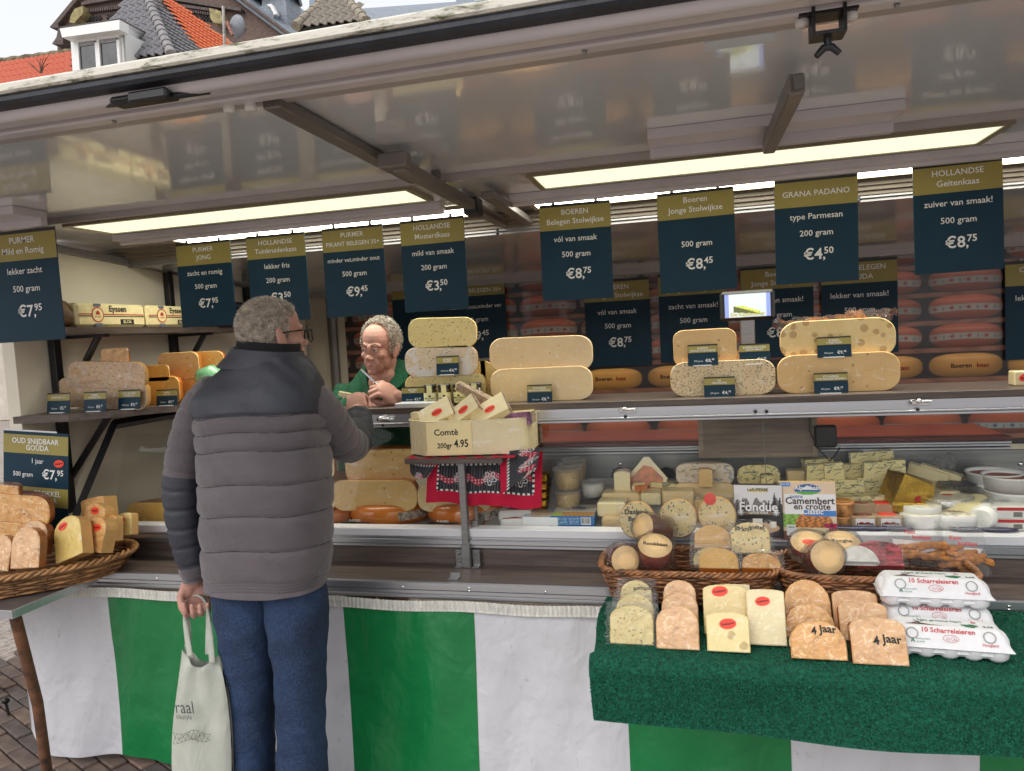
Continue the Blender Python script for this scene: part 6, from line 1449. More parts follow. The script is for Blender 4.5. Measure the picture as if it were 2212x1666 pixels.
# tall double price board behind the tray
c = at(52, 935, Y=2.262); bw, bh = .315, .44
bd = thing('price_board', 'tall double price board behind the oval tray, gouda 1 jaar €7,95', 'price sign', (c.x, 2.262, c.z-bh), (R(-3), R(4), 0))
q = MB(); q.box((-bw/2, 0, 0), (bw/2, .003, bh)); q.build('board', navy, bd)
q = MB(); q.box((-bw/2, .004, .0), (bw/2-.06, .006, bh+.006)); q.build('backing_card', card_white, bd)
for z0, z1 in ((.83, .975-.03), (.36, .475)): q = MB(); q.box((-bw/2+.0005, -.001, bh*z0-.012), (bw/2-.0005, -.0004, bh*z1+.012)); q.build('header_band', olive, bd)
q = MB(); T = lambda x, z: Matrix.Translation((x, -.002, z*bh)) @ FACE
q.text('OUD SNIJDBAAR', .03, T(0, .895), 0, 'C', .014); q.text('GOUDA', .03, T(.01, .835), 0, 'C', .014); q.text('1 jaar', .027, T(.01, .72), 0, 'C', .006); q.text('500 gram', .026, T(-.06, .595), 0, 'C', .008)
q.text('€7,', .052, T(.035, .585), 0, 'L', .018); q.text('95', .032, T(.105, .62), 0, 'L', .018); q.text('BROKKEL', .03, T(.06, .43), 0, 'C', .014); q.text('GOUDA', .03, T(.05, .37), 0, 'C', .014); q.text('2 jaar', .027, T(.06, .24), 0, 'C', .006)
q.build('lettering', white_ink, bd); offer(bd, .115, .73*bh, -.0025, .024)

# ================================================================ edge of the next stall: tarp end and bungee
nb = thing('neighbouring_tarp', 'rolled white and green tarp end of the next stall with bungee', 'tarp', at(-10, 1560, Y=2.62))
q = MB(); q.grid(lambda u, v: (-.30+.335*u-.05*v, .03*math.sin(u*6+v*3), .02+.34*(1-v)*(1+.05*math.sin(u*5))+.02*u), 14, 14); q.build('white_cloth', vw, nb)
q = MB(); q.prism([(-.05, .10), (.0, .11), (-.0, .16), (-.05, .15)], -.045, -.04, 'y'); q.build('green_patch', vg, nb)
cord = thing('bungee_cord', 'black elastic cord with hook hanging from the next stall tarp', 'cord', at(25, 1560, Y=2.5))
q = MB(); q.tube([(-.025, 0, .10), (-.02, 0, .08), (-.005, 0, 0), (.012, 0, -.1)], .006, 8); q.ball((-.02, 0, .10), .016, 10, 8); q.build('cord', blackm, cord)
q = MB(); q.tube([(.012+.012*math.sin(a)*1.2, 0, -.112-.014*(1-math.cos(a))) for a in [k*.5 for k in range(9)]], .0025, 6); q.build('hook', chrome, cord)

# ================================================================ houses and church beyond the flap
tile_mats = {'dark': P('dark_pantile', S(112, 110, 114), .5, var=.25, scale=8), 'orange': P('orange_pantile', S(214, 104, 56), .6, var=.2, scale=8), 'old': P('old_pantile', S(132, 124, 112), .7, var=.3, scale=8), 'red': P('red_pantile', S(196, 92, 62), .65, var=.25, scale=8)}
tm = MB()                       # one S-shaped pantile, unit size: x across, y up the slope, z out
tm.grid(lambda u, v: (u*1.08-.54, v*1.2-.6, .16*math.sin(u*2*math.pi*.95+.4)+.10*(1-v)), 7, 1); tm.grid(lambda u, v: (u*1.08-.54, -.6, .16*math.sin(u*2*math.pi*.95+.4)+.10-.14*v), 7, 1)
tile_me = {}
for k, m in tile_mats.items():
    o = tm.build('roof_tile', m); tile_me[k] = o.data; bpy.data.objects.remove(o)
def tile_roof(parent, bl, br, tr, tl, rows, cols, kind):
    """pantiles laid over the quad; columns stay straight up the slope and are clipped at slanted sides"""
    nrm = (br-bl).cross(tl-bl).normalized()
    if nrm.dot(CAM-bl) < 0: nrm = -nrm
    ex = (br-bl).normalized(); ey = nrm.cross(ex).normalized()
    if ey.dot((tl+tr)/2-(bl+br)/2) < 0: ey = -ey
    P2 = [Vector(((p-bl).dot(ex), (p-bl).dot(ey))) for p in (bl, br, tr, tl)]
    x0, x1 = min(p.x for p in P2), max(p.x for p in P2); y1 = max(p.y for p in P2)
    w, h = (br-bl).length/cols, y1/rows
    def inside(x, y):
        s_ = [((b-a).x*(y-a.y)-(b-a).y*(x-a.x)) for a, b in zip(P2, P2[1:]+P2[:1]) if (b-a).length > 1e-4]
        return all(v >= -w*.25*(P2[1]-P2[0]).length for v in s_) or all(v <= w*.25 for v in s_)
    n_ = 0; Rm = Matrix((ex, ey, nrm)).transposed().to_4x4()
    for r_ in range(rows):
        for c_ in range(int((x1-x0)/w)+1):
            x, y = x0+(c_+.5)*w, (r_+.5)*h
            if not inside(x, y): continue
            o = link('roof_tile', tile_me[kind], parent); n_ += 1
            o.matrix_local = Matrix.Translation(bl+ex*x+ey*y+nrm*.05-parent.matrix_world.translation) @ Rm @ Matrix.Diagonal((w, h, min(w, h)*.9, 1))
    return n_
def under(parent, name, pts, m, thick=.1):
    pts = [Vector(p)-parent.location for p in pts]; n_ = (pts[1]-pts[0]).cross(pts[2]-pts[0]).normalized()
    if n_.dot(CAM-parent.location-pts[0]) > 0: n_ = -n_
    k = len(pts); vs = pts+[p+n_*thick for p in pts]
    q = MB(); q.add(vs, [tuple(range(k)), tuple(range(k, 2*k))]+[(i, (i+1) % k, k+(i+1) % k, k+i) for i in range(k)]); return q.build(name, m, parent)
render_w = P('house_plaster', S(196, 188, 176), .8, var=.1, scale=3)
h1 = thing('tiled_house', 'house with dark pantile hip roof and white dormer behind the flap', 'house', (at(300, 300, Y=16).x, 16, 0))
gy = lambda x, y, Y: at(x, y, Y=Y)
dk = [gy(192, 135, 15.2), gy(369, 118, 15), gy(317, -12, 17.5), gy(290, -12, 17.5)]
bpy.context.view_layer.update()
m_dark_under = P('dark_batten', S(60, 58, 58), .8)
r1 = under(h1, 'front_roof', dk, m_dark_under); bpy.context.view_layer.update(); tile_roof(r1, *dk, 9, 11, 'dark')
dr_ = [gy(369, 118, 15), gy(432, 110, 16.4), gy(319, -12, 17.5), gy(317, -12, 17.5)]
r2 = under(h1, 'side_roof', dr_, m_dark_under); bpy.context.view_layer.update(); tile_roof(r2, *dr_, 12, 6, 'dark')
og = [gy(432, 110, 16.4), gy(500, 100, 18), gy(352, 2, 18), gy(350, 2, 17.6)]
r3 = under(h1, 'orange_roof', og, m_dark_under); bpy.context.view_layer.update(); tile_roof(r3, *og, 11, 8, 'orange')
A, B = gy(315, -14, 17.42), gy(370, 118, 14.9); rg_t = P('ridge_tile', S(138, 134, 134), .6, var=.2, scale=6)
for i in range(13):
    a, b = A.lerp(B, i/13), A.lerp(B, (i+1.12)/13); q = MB(); q.tube([a-h1.location, b-h1.location], [.11, .135], 10); q.build('ridge_tile', rg_t, h1)
q = MB(); q.tube([gy(352, 0, 17.9)-h1.location, gy(505, 98, 17.95)-h1.location], .05, 6); q.build('verge', P('verge_tile', S(170, 120, 90), .7, var=.2), h1)
q = MB(); q.box((-5.5, .0, 0), (2.2, 4, gy(300, 150, 15.2).z-.3)); q.build('wall', render_w, h1, (0, 0, 0))
# dormer
wp = P('white_woodwork', S(232, 232, 230), .5, var=.03)
D0 = gy(207, 100, 14.6); 
dm = MB(); Yd = 14.6
def quad(q, pts, Y, t, mat=0):
    P_ = [gy(x, y, Y)-h1.location for x, y in pts]; k = len(P_); vs = P_+[p+Vector((0, t, 0)) for p in P_]
    q.add(vs, [tuple(range(k))[::-1], tuple(range(k, 2*k))]+[(i, (i+1) % k, k+(i+1) % k, k+i) for i in range(k)], mat)
q = MB(); quad(q, [(152, 80), (264, 66), (270, 160), (158, 172)], Yd+.06, 1.6); dorm = q.build('dormer', wp, h1)
q = MB(); quad(q, [(129, 62), (258, 43), (258, 64), (134, 81)], Yd-.25, .28); q.build('fascia', wp, dorm)
q = MB(); Pa = [gy(258.5, 43, Yd-.25), gy(258.5, 64, Yd-.25), gy(317, 92, Yd+1.5), gy(325, 78, Yd+1.5)]; Pa = [p-h1.location for p in Pa]; q.add(Pa+[p+Vector((-.1, .1, 0)) for p in Pa], [(0, 1, 2, 3), (7, 6, 5, 4), (0, 3, 7, 4), (1, 5, 6, 2), (3, 2, 6, 7)]); q.build('side_fascia', wp, dorm)
q = MB(); Pa = [gy(130, 61, Yd-.25), gy(258.5, 42.5, Yd-.25), gy(325, 77, Yd+1.5), gy(215, 77, Yd+1.5)]; Pa = [p-h1.location for p in Pa]; q.add(Pa+[p+Vector((0, 0, .03)) for p in Pa], [(0, 1, 2, 3), (4, 5, 6, 7), (0, 1, 5, 4), (1, 2, 6, 5)]); q.build('flat_roof', P('roof_felt', S(90, 88, 86), .9), dorm)
q = MB(); Pa = [gy(268, 68, Yd+.06), gy(312, 92, Yd+1.3), gy(296, 150, Yd+1.1), gy(272, 160, Yd+.06)]; Pa = [p-h1.location for p in Pa]; q.add(Pa, [(0, 1, 2, 3)]); q.build('cheek', P('cheek_panel', S(206, 208, 200), .5, var=.03), dorm)
win_g = P('dark_window', S(52, 50, 54), .08, var=.5, scale=5, spec=.9, coat=.6)
for x0, x1, dy in ((168, 204, 0), (213, 251, -6)):
    q = MB(); quad(q, [(x0, 91+dy), (x1, 86+dy), (x1+5, 160+dy), (x0+5, 165+dy)], Yd+.03, .02); wn = q.build('window', win_g, dorm)
    q = MB(); quad(q, [(x0-5, 87+dy), (x1+5, 80.5+dy), (x1+5, 86+dy), (x0-5, 92+dy)], Yd-.02, .06); q.build('frame', wp, wn)
    for s_ in ((x0-5, x0), (x1, x1+5)): q = MB(); quad(q, [(s_[0], 92+dy), (s_[1], 91.5+dy), (s_[1]+5, 165+dy), (s_[0]+5, 165+dy)], Yd-.015, .055); q.build('frame', wp, wn)
    q = MB(); quad(q, [(x0+1, 92+dy), (x1-1, 87+dy), (x1-.6, 96+dy), (x0+1.4, 101+dy)], Yd+.012, .01); q.build('blind', P('blind_grey', S(150, 150, 152), .5) if 'blind_grey' not in MATS else MATS['blind_grey'], wn)
# lower orange roof at the far end
h2 = thing('orange_roofed_house', 'lower house with orange pantile roof and mossy ridge', 'house', (at(60, 300, Y=17).x, 17, 0))
bpy.context.view_layer.update()
lo_ = [gy(-40, 205, 16), gy(150, 178, 16), gy(158, 117, 18), gy(-40, 143, 18)]
r4 = under(h2, 'roof', lo_, m_dark_under); bpy.context.view_layer.update(); tile_roof(r4, *lo_, 5, 16, 'red')
q = MB(); pts = [gy(-40+200*k/14, 141-26*k/14, 18.0)-h2.location for k in range(15)]; q.tube(pts, [.12+.03*(k % 2) for k in range(15)], 8); q.build('mossy_ridge', P('mossy_tile', S(112, 104, 78), .9, var=.4, scale=6, bump=.5), h2)
q = MB(); q.box((-3, -.5, 0), (3, 3, lo_[0].z-.2)); q.build('wall', render_w, h2)
q = MB(); random.seed(2)
for k in range(9):
    a = gy(88+random.uniform(-2, 2), 158, 15.8)-h2.location; b = a+Vector((random.uniform(-.35, .3), 0, random.uniform(.2, .5))); q.tube([a, a.lerp(b, .5)+Vector((.05*random.uniform(-1, 1), 0, .03)), b], [.014, .01, .005], 5)
q.build('bare_twigs', P('twig', S(84, 62, 48), .8), None, h2.location, label='bare twigs growing up before the orange pantile roof', category='plant')
# roof corner with ridge, right of the dish
h3 = thing('brown_roofed_house', 'house with weathered grey pantile roof peeking over the flap', 'house', (at(720, 300, Y=14).x, 14, 0)); bpy.context.view_layer.update()
br_ = [gy(640, 62, 14), gy(800, 45, 14), gy(742, -10, 15.2), gy(712, -10, 15.2)]
r5 = under(h3, 'roof', br_, m_dark_under); bpy.context.view_layer.update(); tile_roof(r5, *br_, 4, 9, 'old')
for s_, A, B in ((0, gy(712, -8, 15.1), gy(640, 56, 13.95)), (1, gy(742, -8, 15.1), gy(790, 45, 13.95))):
    for i in range(6):
        a, b = A.lerp(B, i/6), A.lerp(B, (i+1.1)/6); q = MB(); q.tube([a-h3.location, b-h3.location], [.09, .11], 8); q.build('ridge_tile', P('weathered_ridge', S(150, 140, 124), .7, var=.25) if 'weathered_ridge' not in MATS else MATS['weathered_ridge'], h3)
q = MB(); q.box((-1.5, 0, 0), (1.5, 2, br_[0].z-.2)); q.build('wall', render_w, h3)
# satellite dish
dsh = thing('satellite_dish', 'grey satellite dish on a mast behind the orange roof slope', 'satellite dish', gy(484, 100, 14.5))
dl = dsh.location; dc = gy(502, 56, 14.3)-dl; rr = 23*sc_at(gy(502, 56, 14.3))
q = MB(); q.lathe([(.0001, .03), (rr*.5, .045), (rr*.85, .085), (rr, .12), (rr, .128), (rr*.5, .055), (.0001, .04)], 28, M=Matrix.Translation(dc) @ Matrix.Rotation(R(62), 4, 'Y') @ Matrix.Rotation(R(-70), 4, 'X') @ Matrix.Diagonal((1, 1.12, 1, 1))); q.build('dish', P('dish_grey', S(128, 132, 140), .5, var=.08), dsh)
q = MB(); q.tube([gy(482, 14, 14.5)-dl, gy(486, 130, 14.5)-dl], .03, 8); q.build('mast', P('mast_grey', S(176, 170, 164), .5, .3, var=.3), dsh); q = MB(); q.tube([dc+Vector((-.12, 0, .06)), dc+Vector((.0, -.15, -.05)), dc+Vector((.12, -.2, -.3))], .035, 8); q.ball(dc+Vector((-.12, 0, .06)), .06, 8, 6); q.build('arm', P('dish_arm', S(150, 96, 80), .6, var=.3), dsh)
# church
mb, n = newmat('church_brick'); bt = n.new('TexBrick'); bt.inputs['Scale'].default_value = 5.5; bt.inputs['Color1'].default_value = (*S(112, 90, 82), 1); bt.inputs['Color2'].default_value = (*S(84, 68, 64), 1); bt.inputs['Mortar'].default_value = (*S(132, 120, 112), 1); bt.inputs['Mortar Size'].default_value = .012
n.link(n.coord((1, 1, 1), rot=(R(90), 0, 0)), bt.inputs['Vector']); n.link(bt.outputs[0], n.b.inputs['Base Color']); n.b.inputs['Roughness'].default_value = .9
slate = P('slate_roof', S(132, 140, 150), .5, var=.15, scale=3, stretch=(1, 1, 3)); stone = P('mossy_stone', S(158, 146, 104), .9, var=.3, scale=3, col2=S(100, 92, 64)); trimb = P('church_trim', S(96, 84, 80), .85, var=.2, scale=5)
ch = thing('brick_church', 'dark brick church gable with corbel bands and slate roof', 'church', (at(330, 300, Y=40).x, 40, 0)); cl = ch.location
def cq(name, pts, Y, t, m, par=None):
    P_ = [gy(x, y, Y)-cl for x, y in pts]; k = len(P_); vs = P_+[p+Vector((0, t, 0)) for p in P_]; q = MB()
    q.add(vs, [tuple(range(k))[::-1], tuple(range(k, 2*k))]+[(i, (i+1) % k, k+(i+1) % k, k+i) for i in range(k)]); return q.build(name, m, par or ch)
gw = cq('gable_wall', [(124, 330), (124, 66), (122, 50), (163, -2), (180, -40), (470, -40), (640, 90), (640, 330)], 40, 4, mb)
cq('gable_coping', [(110, 55), (118, 46), (158, -2), (168, -40), (176, -40), (166, 0), (126, 50), (118, 60)], 39.6, 1.2, trimb, gw)
cq('kneeler_stone', [(108, 56), (126, 53), (126, 60), (108, 60)], 39.5, 1, trimb, gw); cq('buttress_cap', [(112, 95), (122, 80), (126, 60), (136, 62), (136, 96)], 39.4, 1, trimb, gw)
cq('string_course', [(175, 5), (290, -14), (290, -9), (175, 11)], 39.7, .4, trimb, gw); cq('string_course', [(345, 2), (470, 20), (470, 26), (345, 8)], 39.7, .4, trimb, gw); cq('string_course', [(360, -8), (520, 18), (520, 24), (360, -2)], 39.6, .5, trimb, gw)
for i in range(22):
    x = 180+i*5; cq('corbel', [(x, 22-(x-180)*.13), (x+3, 21.6-(x-180)*.13), (x+3, 28-(x-180)*.13), (x, 28.4-(x-180)*.13)], 39.75, .3, trimb, gw)
for i in range(18):
    x = 372+i*5; cq('corbel', [(x, 14+(x-372)*.16), (x+3, 14.5+(x-372)*.16), (x+3, 20.5+(x-372)*.16), (x, 20+(x-372)*.16)], 39.75, .3, trimb, gw)
for bx0, by0, n_, sl_ in ((184, 37, 10, -.13), (228, 31, 9, -.13), (392, 30, 10, .12), (430, 33, 9, .12), (500, 52, 8, .14)):
    for j in range(3):
        for i in range(n_):
            if (i+j) % 2: continue
            x, y = bx0+i*3.4, by0+j*3.4+i*3.4*sl_; cq('lattice_brick', [(x, y), (x+3, y), (x+3, y+3), (x, y+3)], 39.85, .2, m_dark_under, gw)
for pts in ([(162, 18), (180, 13), (178, 30), (160, 50), (150, 48), (152, 34)], [(452, 17), (476, 24), (484, 52), (462, 50), (454, 40)]): cq('stone_block', pts, 39.3, .8, stone, gw)
for x0 in (225, 405): cq('dormant_niche', [(x0, 60), (x0+14, 58), (x0+14, 80), (x0, 82)], 39.8, .25, m_dark_under, gw)
P4 = [gy(470, -40, 39.6), gy(655, 98, 39.6), gy(700, 60, 46), gy(560, -60, 46)]; P4 = [p-cl for p in P4]
q = MB(); q.add(P4+[p-Vector((0, 0, .3)) for p in P4], [(0, 1, 2, 3), (7, 6, 5, 4), (0, 4, 5, 1), (1, 5, 6, 2)]); q.build('slate_slope', slate, ch)
q = MB(); q.tube([gy(468, -42, 39.4)-cl, gy(658, 99, 39.4)-cl], .12, 6); q.build('verge', trimb, ch)
tu = cq('turret', [(566, -40), (604, -40), (618, 8), (622, 75), (585, 60), (566, 15)], 41, 2, slate); cq('turret_dormer', [(560, 15), (580, 10), (594, 22), (590, 48), (572, 42)], 40.4, .8, slate, tu); cq('dormer_gable', [(576, 10), (586, 8), (598, 30), (592, 32), (584, 16)], 40.2, .3, wp, tu)
q = MB(); q.lathe([(1.6, 0), (1.75, .1), (1.6, .25), (.01, 3)], 8, M=Matrix.Translation(gy(594, 5, 42)-cl)); q.build('spirelet', slate, tu)
far = thing('slate_roofed_hall', 'long pale slate roof far behind the market flap', 'building', (at(850, 300, Y=60).x, 60, 0)); fl_ = far.location
def fq(name, pts, Ys, m):
    P_ = [gy(x, y, Y)-fl_ for (x, y), Y in zip(pts, Ys)]; k = len(P_); q = MB(); q.add(P_+[p+Vector((0, .5, -.5)) for p in P_], [tuple(range(k))[::-1], tuple(range(k, 2*k))]+[(i, (i+1) % k, k+(i+1) % k, k+i) for i in range(k)]); return q.build(name, m, far)
fq('roof_slope', [(600, 85), (1150, 20), (1150, -8), (760, 20), (622, 46)], [58, 58, 62, 62, 62], slate)
fq('wall', [(600, 300), (1150, 300), (1150, 20), (600, 85)], [59]*4, render_w); fq('chimney', [(668, 60), (708, 50), (706, -30), (668, -30)], [61]*4, P('pale_blue_chimney', S(140, 152, 166), .7, var=.1)); fq('tower', [(985, 60), (1020, 60), (1020, -30), (985, -30)], [63]*4, P('pale_tower', S(150, 160, 172), .7, var=.1))
# ================================================================ people
skin, n = newmat('skin'); v = n.coord()
c_ = n.mix(n.ramp(n.noise(v, 14, 4), .35, .7), S(178, 130, 116), S(202, 158, 142)); c_ = n.mix(n.math('MULTIPLY', n.ramp(n.noise(v, 60, 5), .5, .75), .3), c_, S(166, 110, 100)); n.link(c_, n.b.inputs['Base Color'])
n.b.inputs['Roughness'].default_value = .66; n.b.inputs['Subsurface Weight'].default_value = .12; n.b.inputs['Subsurface Radius'].default_value = (.012, .005, .003); n.b.inputs['Subsurface Scale'].default_value = .6
n.link(n.bump(n.noise(n.coord((1, 1, 2.2)), 60, 4, .6), .07, .003), n.b.inputs['Normal'])
skin_red = P('ear_skin', S(214, 128, 116), .5, var=.1, scale=20)
def capsule(q, a, b, r0, r1, n_=10):
    a, b = Vector(a), Vector(b); q.tube([a, b], [r0, r1], n_); q.ball(a, r0, n_, 6); q.ball(b, r1, n_, 6)
def ell(q, c, r, rot=(0, 0, 0), M=None):
    MM = Tm(c, rot, r); q.ball((0, 0, 0), 1, 16, 10, 0, M @ MM if M is not None else MM)
def hand(q, M, curl=(70, 80, 45), side=1, spread=.003, thumb=(.75, .55, -.35), s=1.0):
    """palm and five fingers: wrist at origin, fingers along +y, palm towards -z, thumb on +x*side"""
    def tr(p): return M @ (Vector(p)*s)
    ell(q, (0, .050, 0), (.041, .052, .0155), M=M @ Matrix.Diagonal((s, s, s, 1))); ell(q, (side*.022, .03, -.008), (.022, .034, .016), (0, 0, -side*.4), M @ Matrix.Diagonal((s, s, s, 1)))
    capsule(q, tr((0, -.07, 0)), tr((0, .012, 0)), .026*s, .025*s, 12)
    for i, (L, r_) in enumerate(((.86, .0082), (.97, .009), (1.0, .0092), (.92, .009))):
        x = (-.031+.0205*i)*side; p = Vector((x, .090-(.010 if i == 0 else .003 if i == 1 else 0 if i == 2 else .004), 0)); ang = 0
        pts = [Vector((x*.75, .055, 0)), p]
        for k, sl_ in enumerate((.044, .027, .021)):
            ang += R(curl[k]+(4*i-6)); d = Vector((spread*(i-1.5)*side*8, math.cos(ang), -math.sin(ang))).normalized(); p = p+d*sl_*L; pts.append(p)
        for a, b, f in zip(pts, pts[1:], ((1.1, 1.08), (1.05, 1.0), (1.0, .95), (.95, .82))): capsule(q, tr(a), tr(b), r_*f[0]*s, r_*f[1]*s, 9)
    p0 = Vector((side*.026, .012, -.006)); d = Vector((side*thumb[0], thumb[1], thumb[2])).normalized(); p1 = p0+d*.042; d2 = (d+Vector((-side*.55, .35, -.45))).normalized(); p2 = p1+d2*.032; p3 = p2+(d2+Vector((-side*.4, .2, -.2))).normalized()*.024
    for a, b, ra, rb in ((p0, p1, .0135, .0115), (p1, p2, .0115, .0105), (p2, p3, .0105, .0085)): capsule(q, tr(a), tr(b), ra*s, rb*s, 9)
def head(q, M):
    """skull, brow, nose, lips, chin, ears; faces +y, crown +z, origin between the ears"""
    E_ = lambda c, r, rot=(0, 0, 0): ell(q, c, r, rot, M)
    E_((0, -.014, .036), (.076, .096, .092)); E_((0, .028, .045), (.066, .062, .070)); E_((0, .032, -.030), (.060, .064, .072)); E_((0, .050, -.070), (.046, .046, .042)); E_((0, .076, -.098), (.025, .020, .019))
    for s_ in (-1, 1):
        E_((s_*.030, .080, .022), (.026, .013, .010), (0, s_*.15, s_*-.25)); E_((s_*.040, .064, -.024), (.021, .020, .018)); E_((s_*.046, .012, -.055), (.017, .04, .04))
        E_((s_*.080, -.006, -.008), (.008, .021, .034), (.18, 0, s_*.45)); E_((s_*.086, -.013, .008), (.005, .016, .022), (.18, 0, s_*.6)); E_((s_*.078, .002, -.036), (.007, .01, .012)); E_((s_*.026, .078, -.052), (.012, .012, .022), (0, s_*-.5, 0)); E_((s_*.012, .1, -.036), (.009, .011, .008))
    E_((0, .092, .0), (.0095, .014, .030), (-.22, 0, 0)); E_((0, .106, -.030), (.0125, .013, .011)); E_((0, .084, -.062), (.023, .010, .006)); E_((0, .082, -.074), (.019, .010, .007))
    capsule(q, M @ Vector((0, -.022, -.04)), M @ Vector((0, -.036, -.16)), .056, .060, 16)
def skinned(q, name, mats, parent, voxel=.0035, smooth=4, fac=.5):
    me = bpy.data.meshes.new(name); me.from_pydata(q.v, [], q.f); ob = bpy.data.objects.new('tmp', me); COL.objects.link(ob)
    m = ob.modifiers.new('r', 'REMESH'); m.mode = 'VOXEL'; m.voxel_size = voxel; m.use_smooth_shade = True
    m = ob.modifiers.new('s', 'SMOOTH'); m.iterations = smooth; m.factor = fac
    dg = bpy.context.evaluated_depsgraph_get(); dg.update(); nm = bpy.data.meshes.new_from_object(ob.evaluated_get(dg)); bpy.data.objects.remove(ob); bpy.data.meshes.remove(me)
    nm.name = name
    for mm in (mats if isinstance(mats, list) else [mats]): nm.materials.append(mm)
    nm.polygons.foreach_set('use_smooth', [True]*len(nm.polygons)); return link(name, nm, parent)
def vnoise(x, y, z=0): return math.sin(x*1.7+y*2.3+1.3)*math.sin(y*1.9-z*2.1+.7)*.6+math.sin(x*3.9-z*3.1+y)*math.sin(z*4.3+x*.6+2)*.4
def loft_rows(rows, Y, org, step=.005, e=2.5, seams=(), puff=.010, wr=.002, n_=72, yoff=None, wscale=20, sc=.985, shift=0):
    """garment tube from pixel rows (y, xl, xr, depth): rings level in the place, puffed between seams"""
    Zs, Cx, Cy, A, B = [], [], [], [], []
    for y, xl, xr, b in rows:
        xl += shift; xr += shift; xm = (xl+xr)/2; p, r_ = at(xl, y+.0542*(xm-xl), Y=Y), at(xr, y-.0542*(xr-xm), Y=Y); c = (p+r_)/2
        Zs.append(c.z); Cx.append(c.x); Cy.append(c.y); A.append((Vector((r_.x, r_.y))-Vector((p.x, p.y))).length/2*sc); B.append(b)
    o = np.argsort(Zs); Zs, Cx, Cy, A, B = [np.array(t)[o] for t in (Zs, Cx, Cy, A, B)]
    zz = np.arange(Zs[0], Zs[-1]+1e-6, step); q = MB(); out = []
    def sm(v): 
        w = np.interp(zz, Zs, v); k = np.ones(9)/9; return np.convolve(np.pad(w, 4, 'edge'), k, 'valid')
    cx, cy, a_, b_ = sm(Cx), sm(Cy), sm(A), sm(B)
    sz = np.array(sorted(seams))
    for i, z in enumerate(zz):
        ring = []
        for j in range(n_):
            t = 2*math.pi*j/n_; c, s_ = math.cos(t), math.sin(t)
            dz = 0.0
            if len(sz):
                zs = z+.006*math.sin(t*2+1)+.003*math.sin(t*5); d = np.abs(sz-zs).min(); sp = .011; dz = puff*(min(1, d/sp)**.6-.85)+.004*math.sin(min(1, d/.035)*1.57)
            dz += wr*vnoise(c*wscale*.12+z*wscale, s_*3+z*wscale*.6, t)
            ring.append((cx[i]-org.x+(a_[i]+dz)*abs(c)**(2/e)*(1 if c > 0 else -1)+.004*0, cy[i]-org.y+(b_[i]+dz)*abs(s_)**(2/e)*(1 if s_ > 0 else -1), z-org.z))
        out.append(ring)
    k = len(out); vs = [p for r_ in out for p in r_]
    q.add(vs, [(i*n_+j, i*n_+(j+1) % n_, (i+1)*n_+(j+1) % n_, (i+1)*n_+j) for i in range(k-1) for j in range(n_)], 0, True)
    q.rings = (k, n_, zz)
    def ring_at(zs):
        pts = []
        for j in range(n_+1):
            t = 2*math.pi*j/n_; c, s_ = math.cos(t), math.sin(t); z = zs-.006*math.sin(t*2+1)-.003*math.sin(t*5); dz = -puff*.85+.0006+wr*vnoise(c*wscale*.12+z*wscale, s_*3+z*wscale*.6, t)
            A_, B_ = np.interp(z, zz, a_)+dz, np.interp(z, zz, b_)+dz
            pts.append((np.interp(z, zz, cx)-org.x+A_*abs(c)**(2/e)*(1 if c > 0 else -1), np.interp(z, zz, cy)-org.y+B_*abs(s_)**(2/e)*(1 if s_ > 0 else -1), z-org.z))
        return pts
    q.ring_at = ring_at; return q
def sleeve(path, org, seam_l=.06, puff=.008, n_=22, wr=.002, flat=1.0):
    """path: (px, py, Y, radius px)"""
    P_ = [at(x, y, Y=Y)-org for x, y, Y, r_ in path]; Rr = [r_*sc_at(at(x, y, Y=Y)) for x, y, Y, r_ in path]
    L = np.r_[0, np.cumsum([(b-a).length for a, b in zip(P_, P_[1:])])]; N_ = int(L[-1]/.006)
    ts = np.linspace(0, L[-1], N_); pts = []; rs = []
    co = [np.interp(ts, L, [p[k] for p in P_]) for k in range(3)]; rr = np.interp(ts, L, Rr)
    for k in range(3): co[k] = np.convolve(np.pad(co[k], 7, 'edge'), np.ones(15)/15, 'valid')
    rr = np.convolve(np.pad(rr, 4, 'edge'), np.ones(9)/9, 'valid')
    for i, t in enumerate(ts):
        d = abs((t/seam_l) % 1-.5)*2; d = 1-d; pts.append((co[0][i], co[1][i], co[2][i])); rs.append(rr[i]+puff*(min(1, d*2.6)**.4-.85) if puff else rr[i])
    q = MB(); q.tube(pts, rs, n_, cap=True)
    q.v = [(a+wr*vnoise(a*60, b*60, c*60), b+wr*vnoise(b*55, c*70, a*50), c+wr*vnoise(c*60, a*50, b*40)) for a, b, c in q.v]
    q.n_ = n_; q.N_ = N_; return q
fab, n = newmat('quilted_taupe'); v = n.coord()
n.link(n.mix(n.ramp(n.noise(v, 8, 4), .3, .7), S(80, 73, 78), S(94, 86, 90)), n.b.inputs['Base Color']); n.b.inputs['Roughness'].default_value = .75; n.b.inputs['Sheen Weight'].default_value = .3
n.link(n.bump(n.math('ADD', n.math('ADD', n.noise(v, 24, 4, .6, .6), n.noise(n.coord((1, 1, 2.5)), 9, 3, .6, .5)), n.math('MULTIPLY', n.noise(v, 400, 2), .3)), .5, .008), n.b.inputs['Normal'])
fab_d, n = newmat('quilted_navy'); v = n.coord()
n.link(n.mix(n.ramp(n.noise(v, 8, 4), .3, .7), S(42, 45, 54), S(54, 57, 67)), n.b.inputs['Base Color']); n.b.inputs['Roughness'].default_value = .55; n.link(n.bump(n.noise(v, 26, 4, .6, .8), .4, .005), n.b.inputs['Normal'])
blk = P('black_knit', S(20, 20, 24), .9, var=.2, scale=80, bump=.4)
den, n = newmat('denim'); v = n.coord()
w = n.noise(n.coord((1, 1, .25)), 420, 3); f_ = n.noise(v, 6, 3)
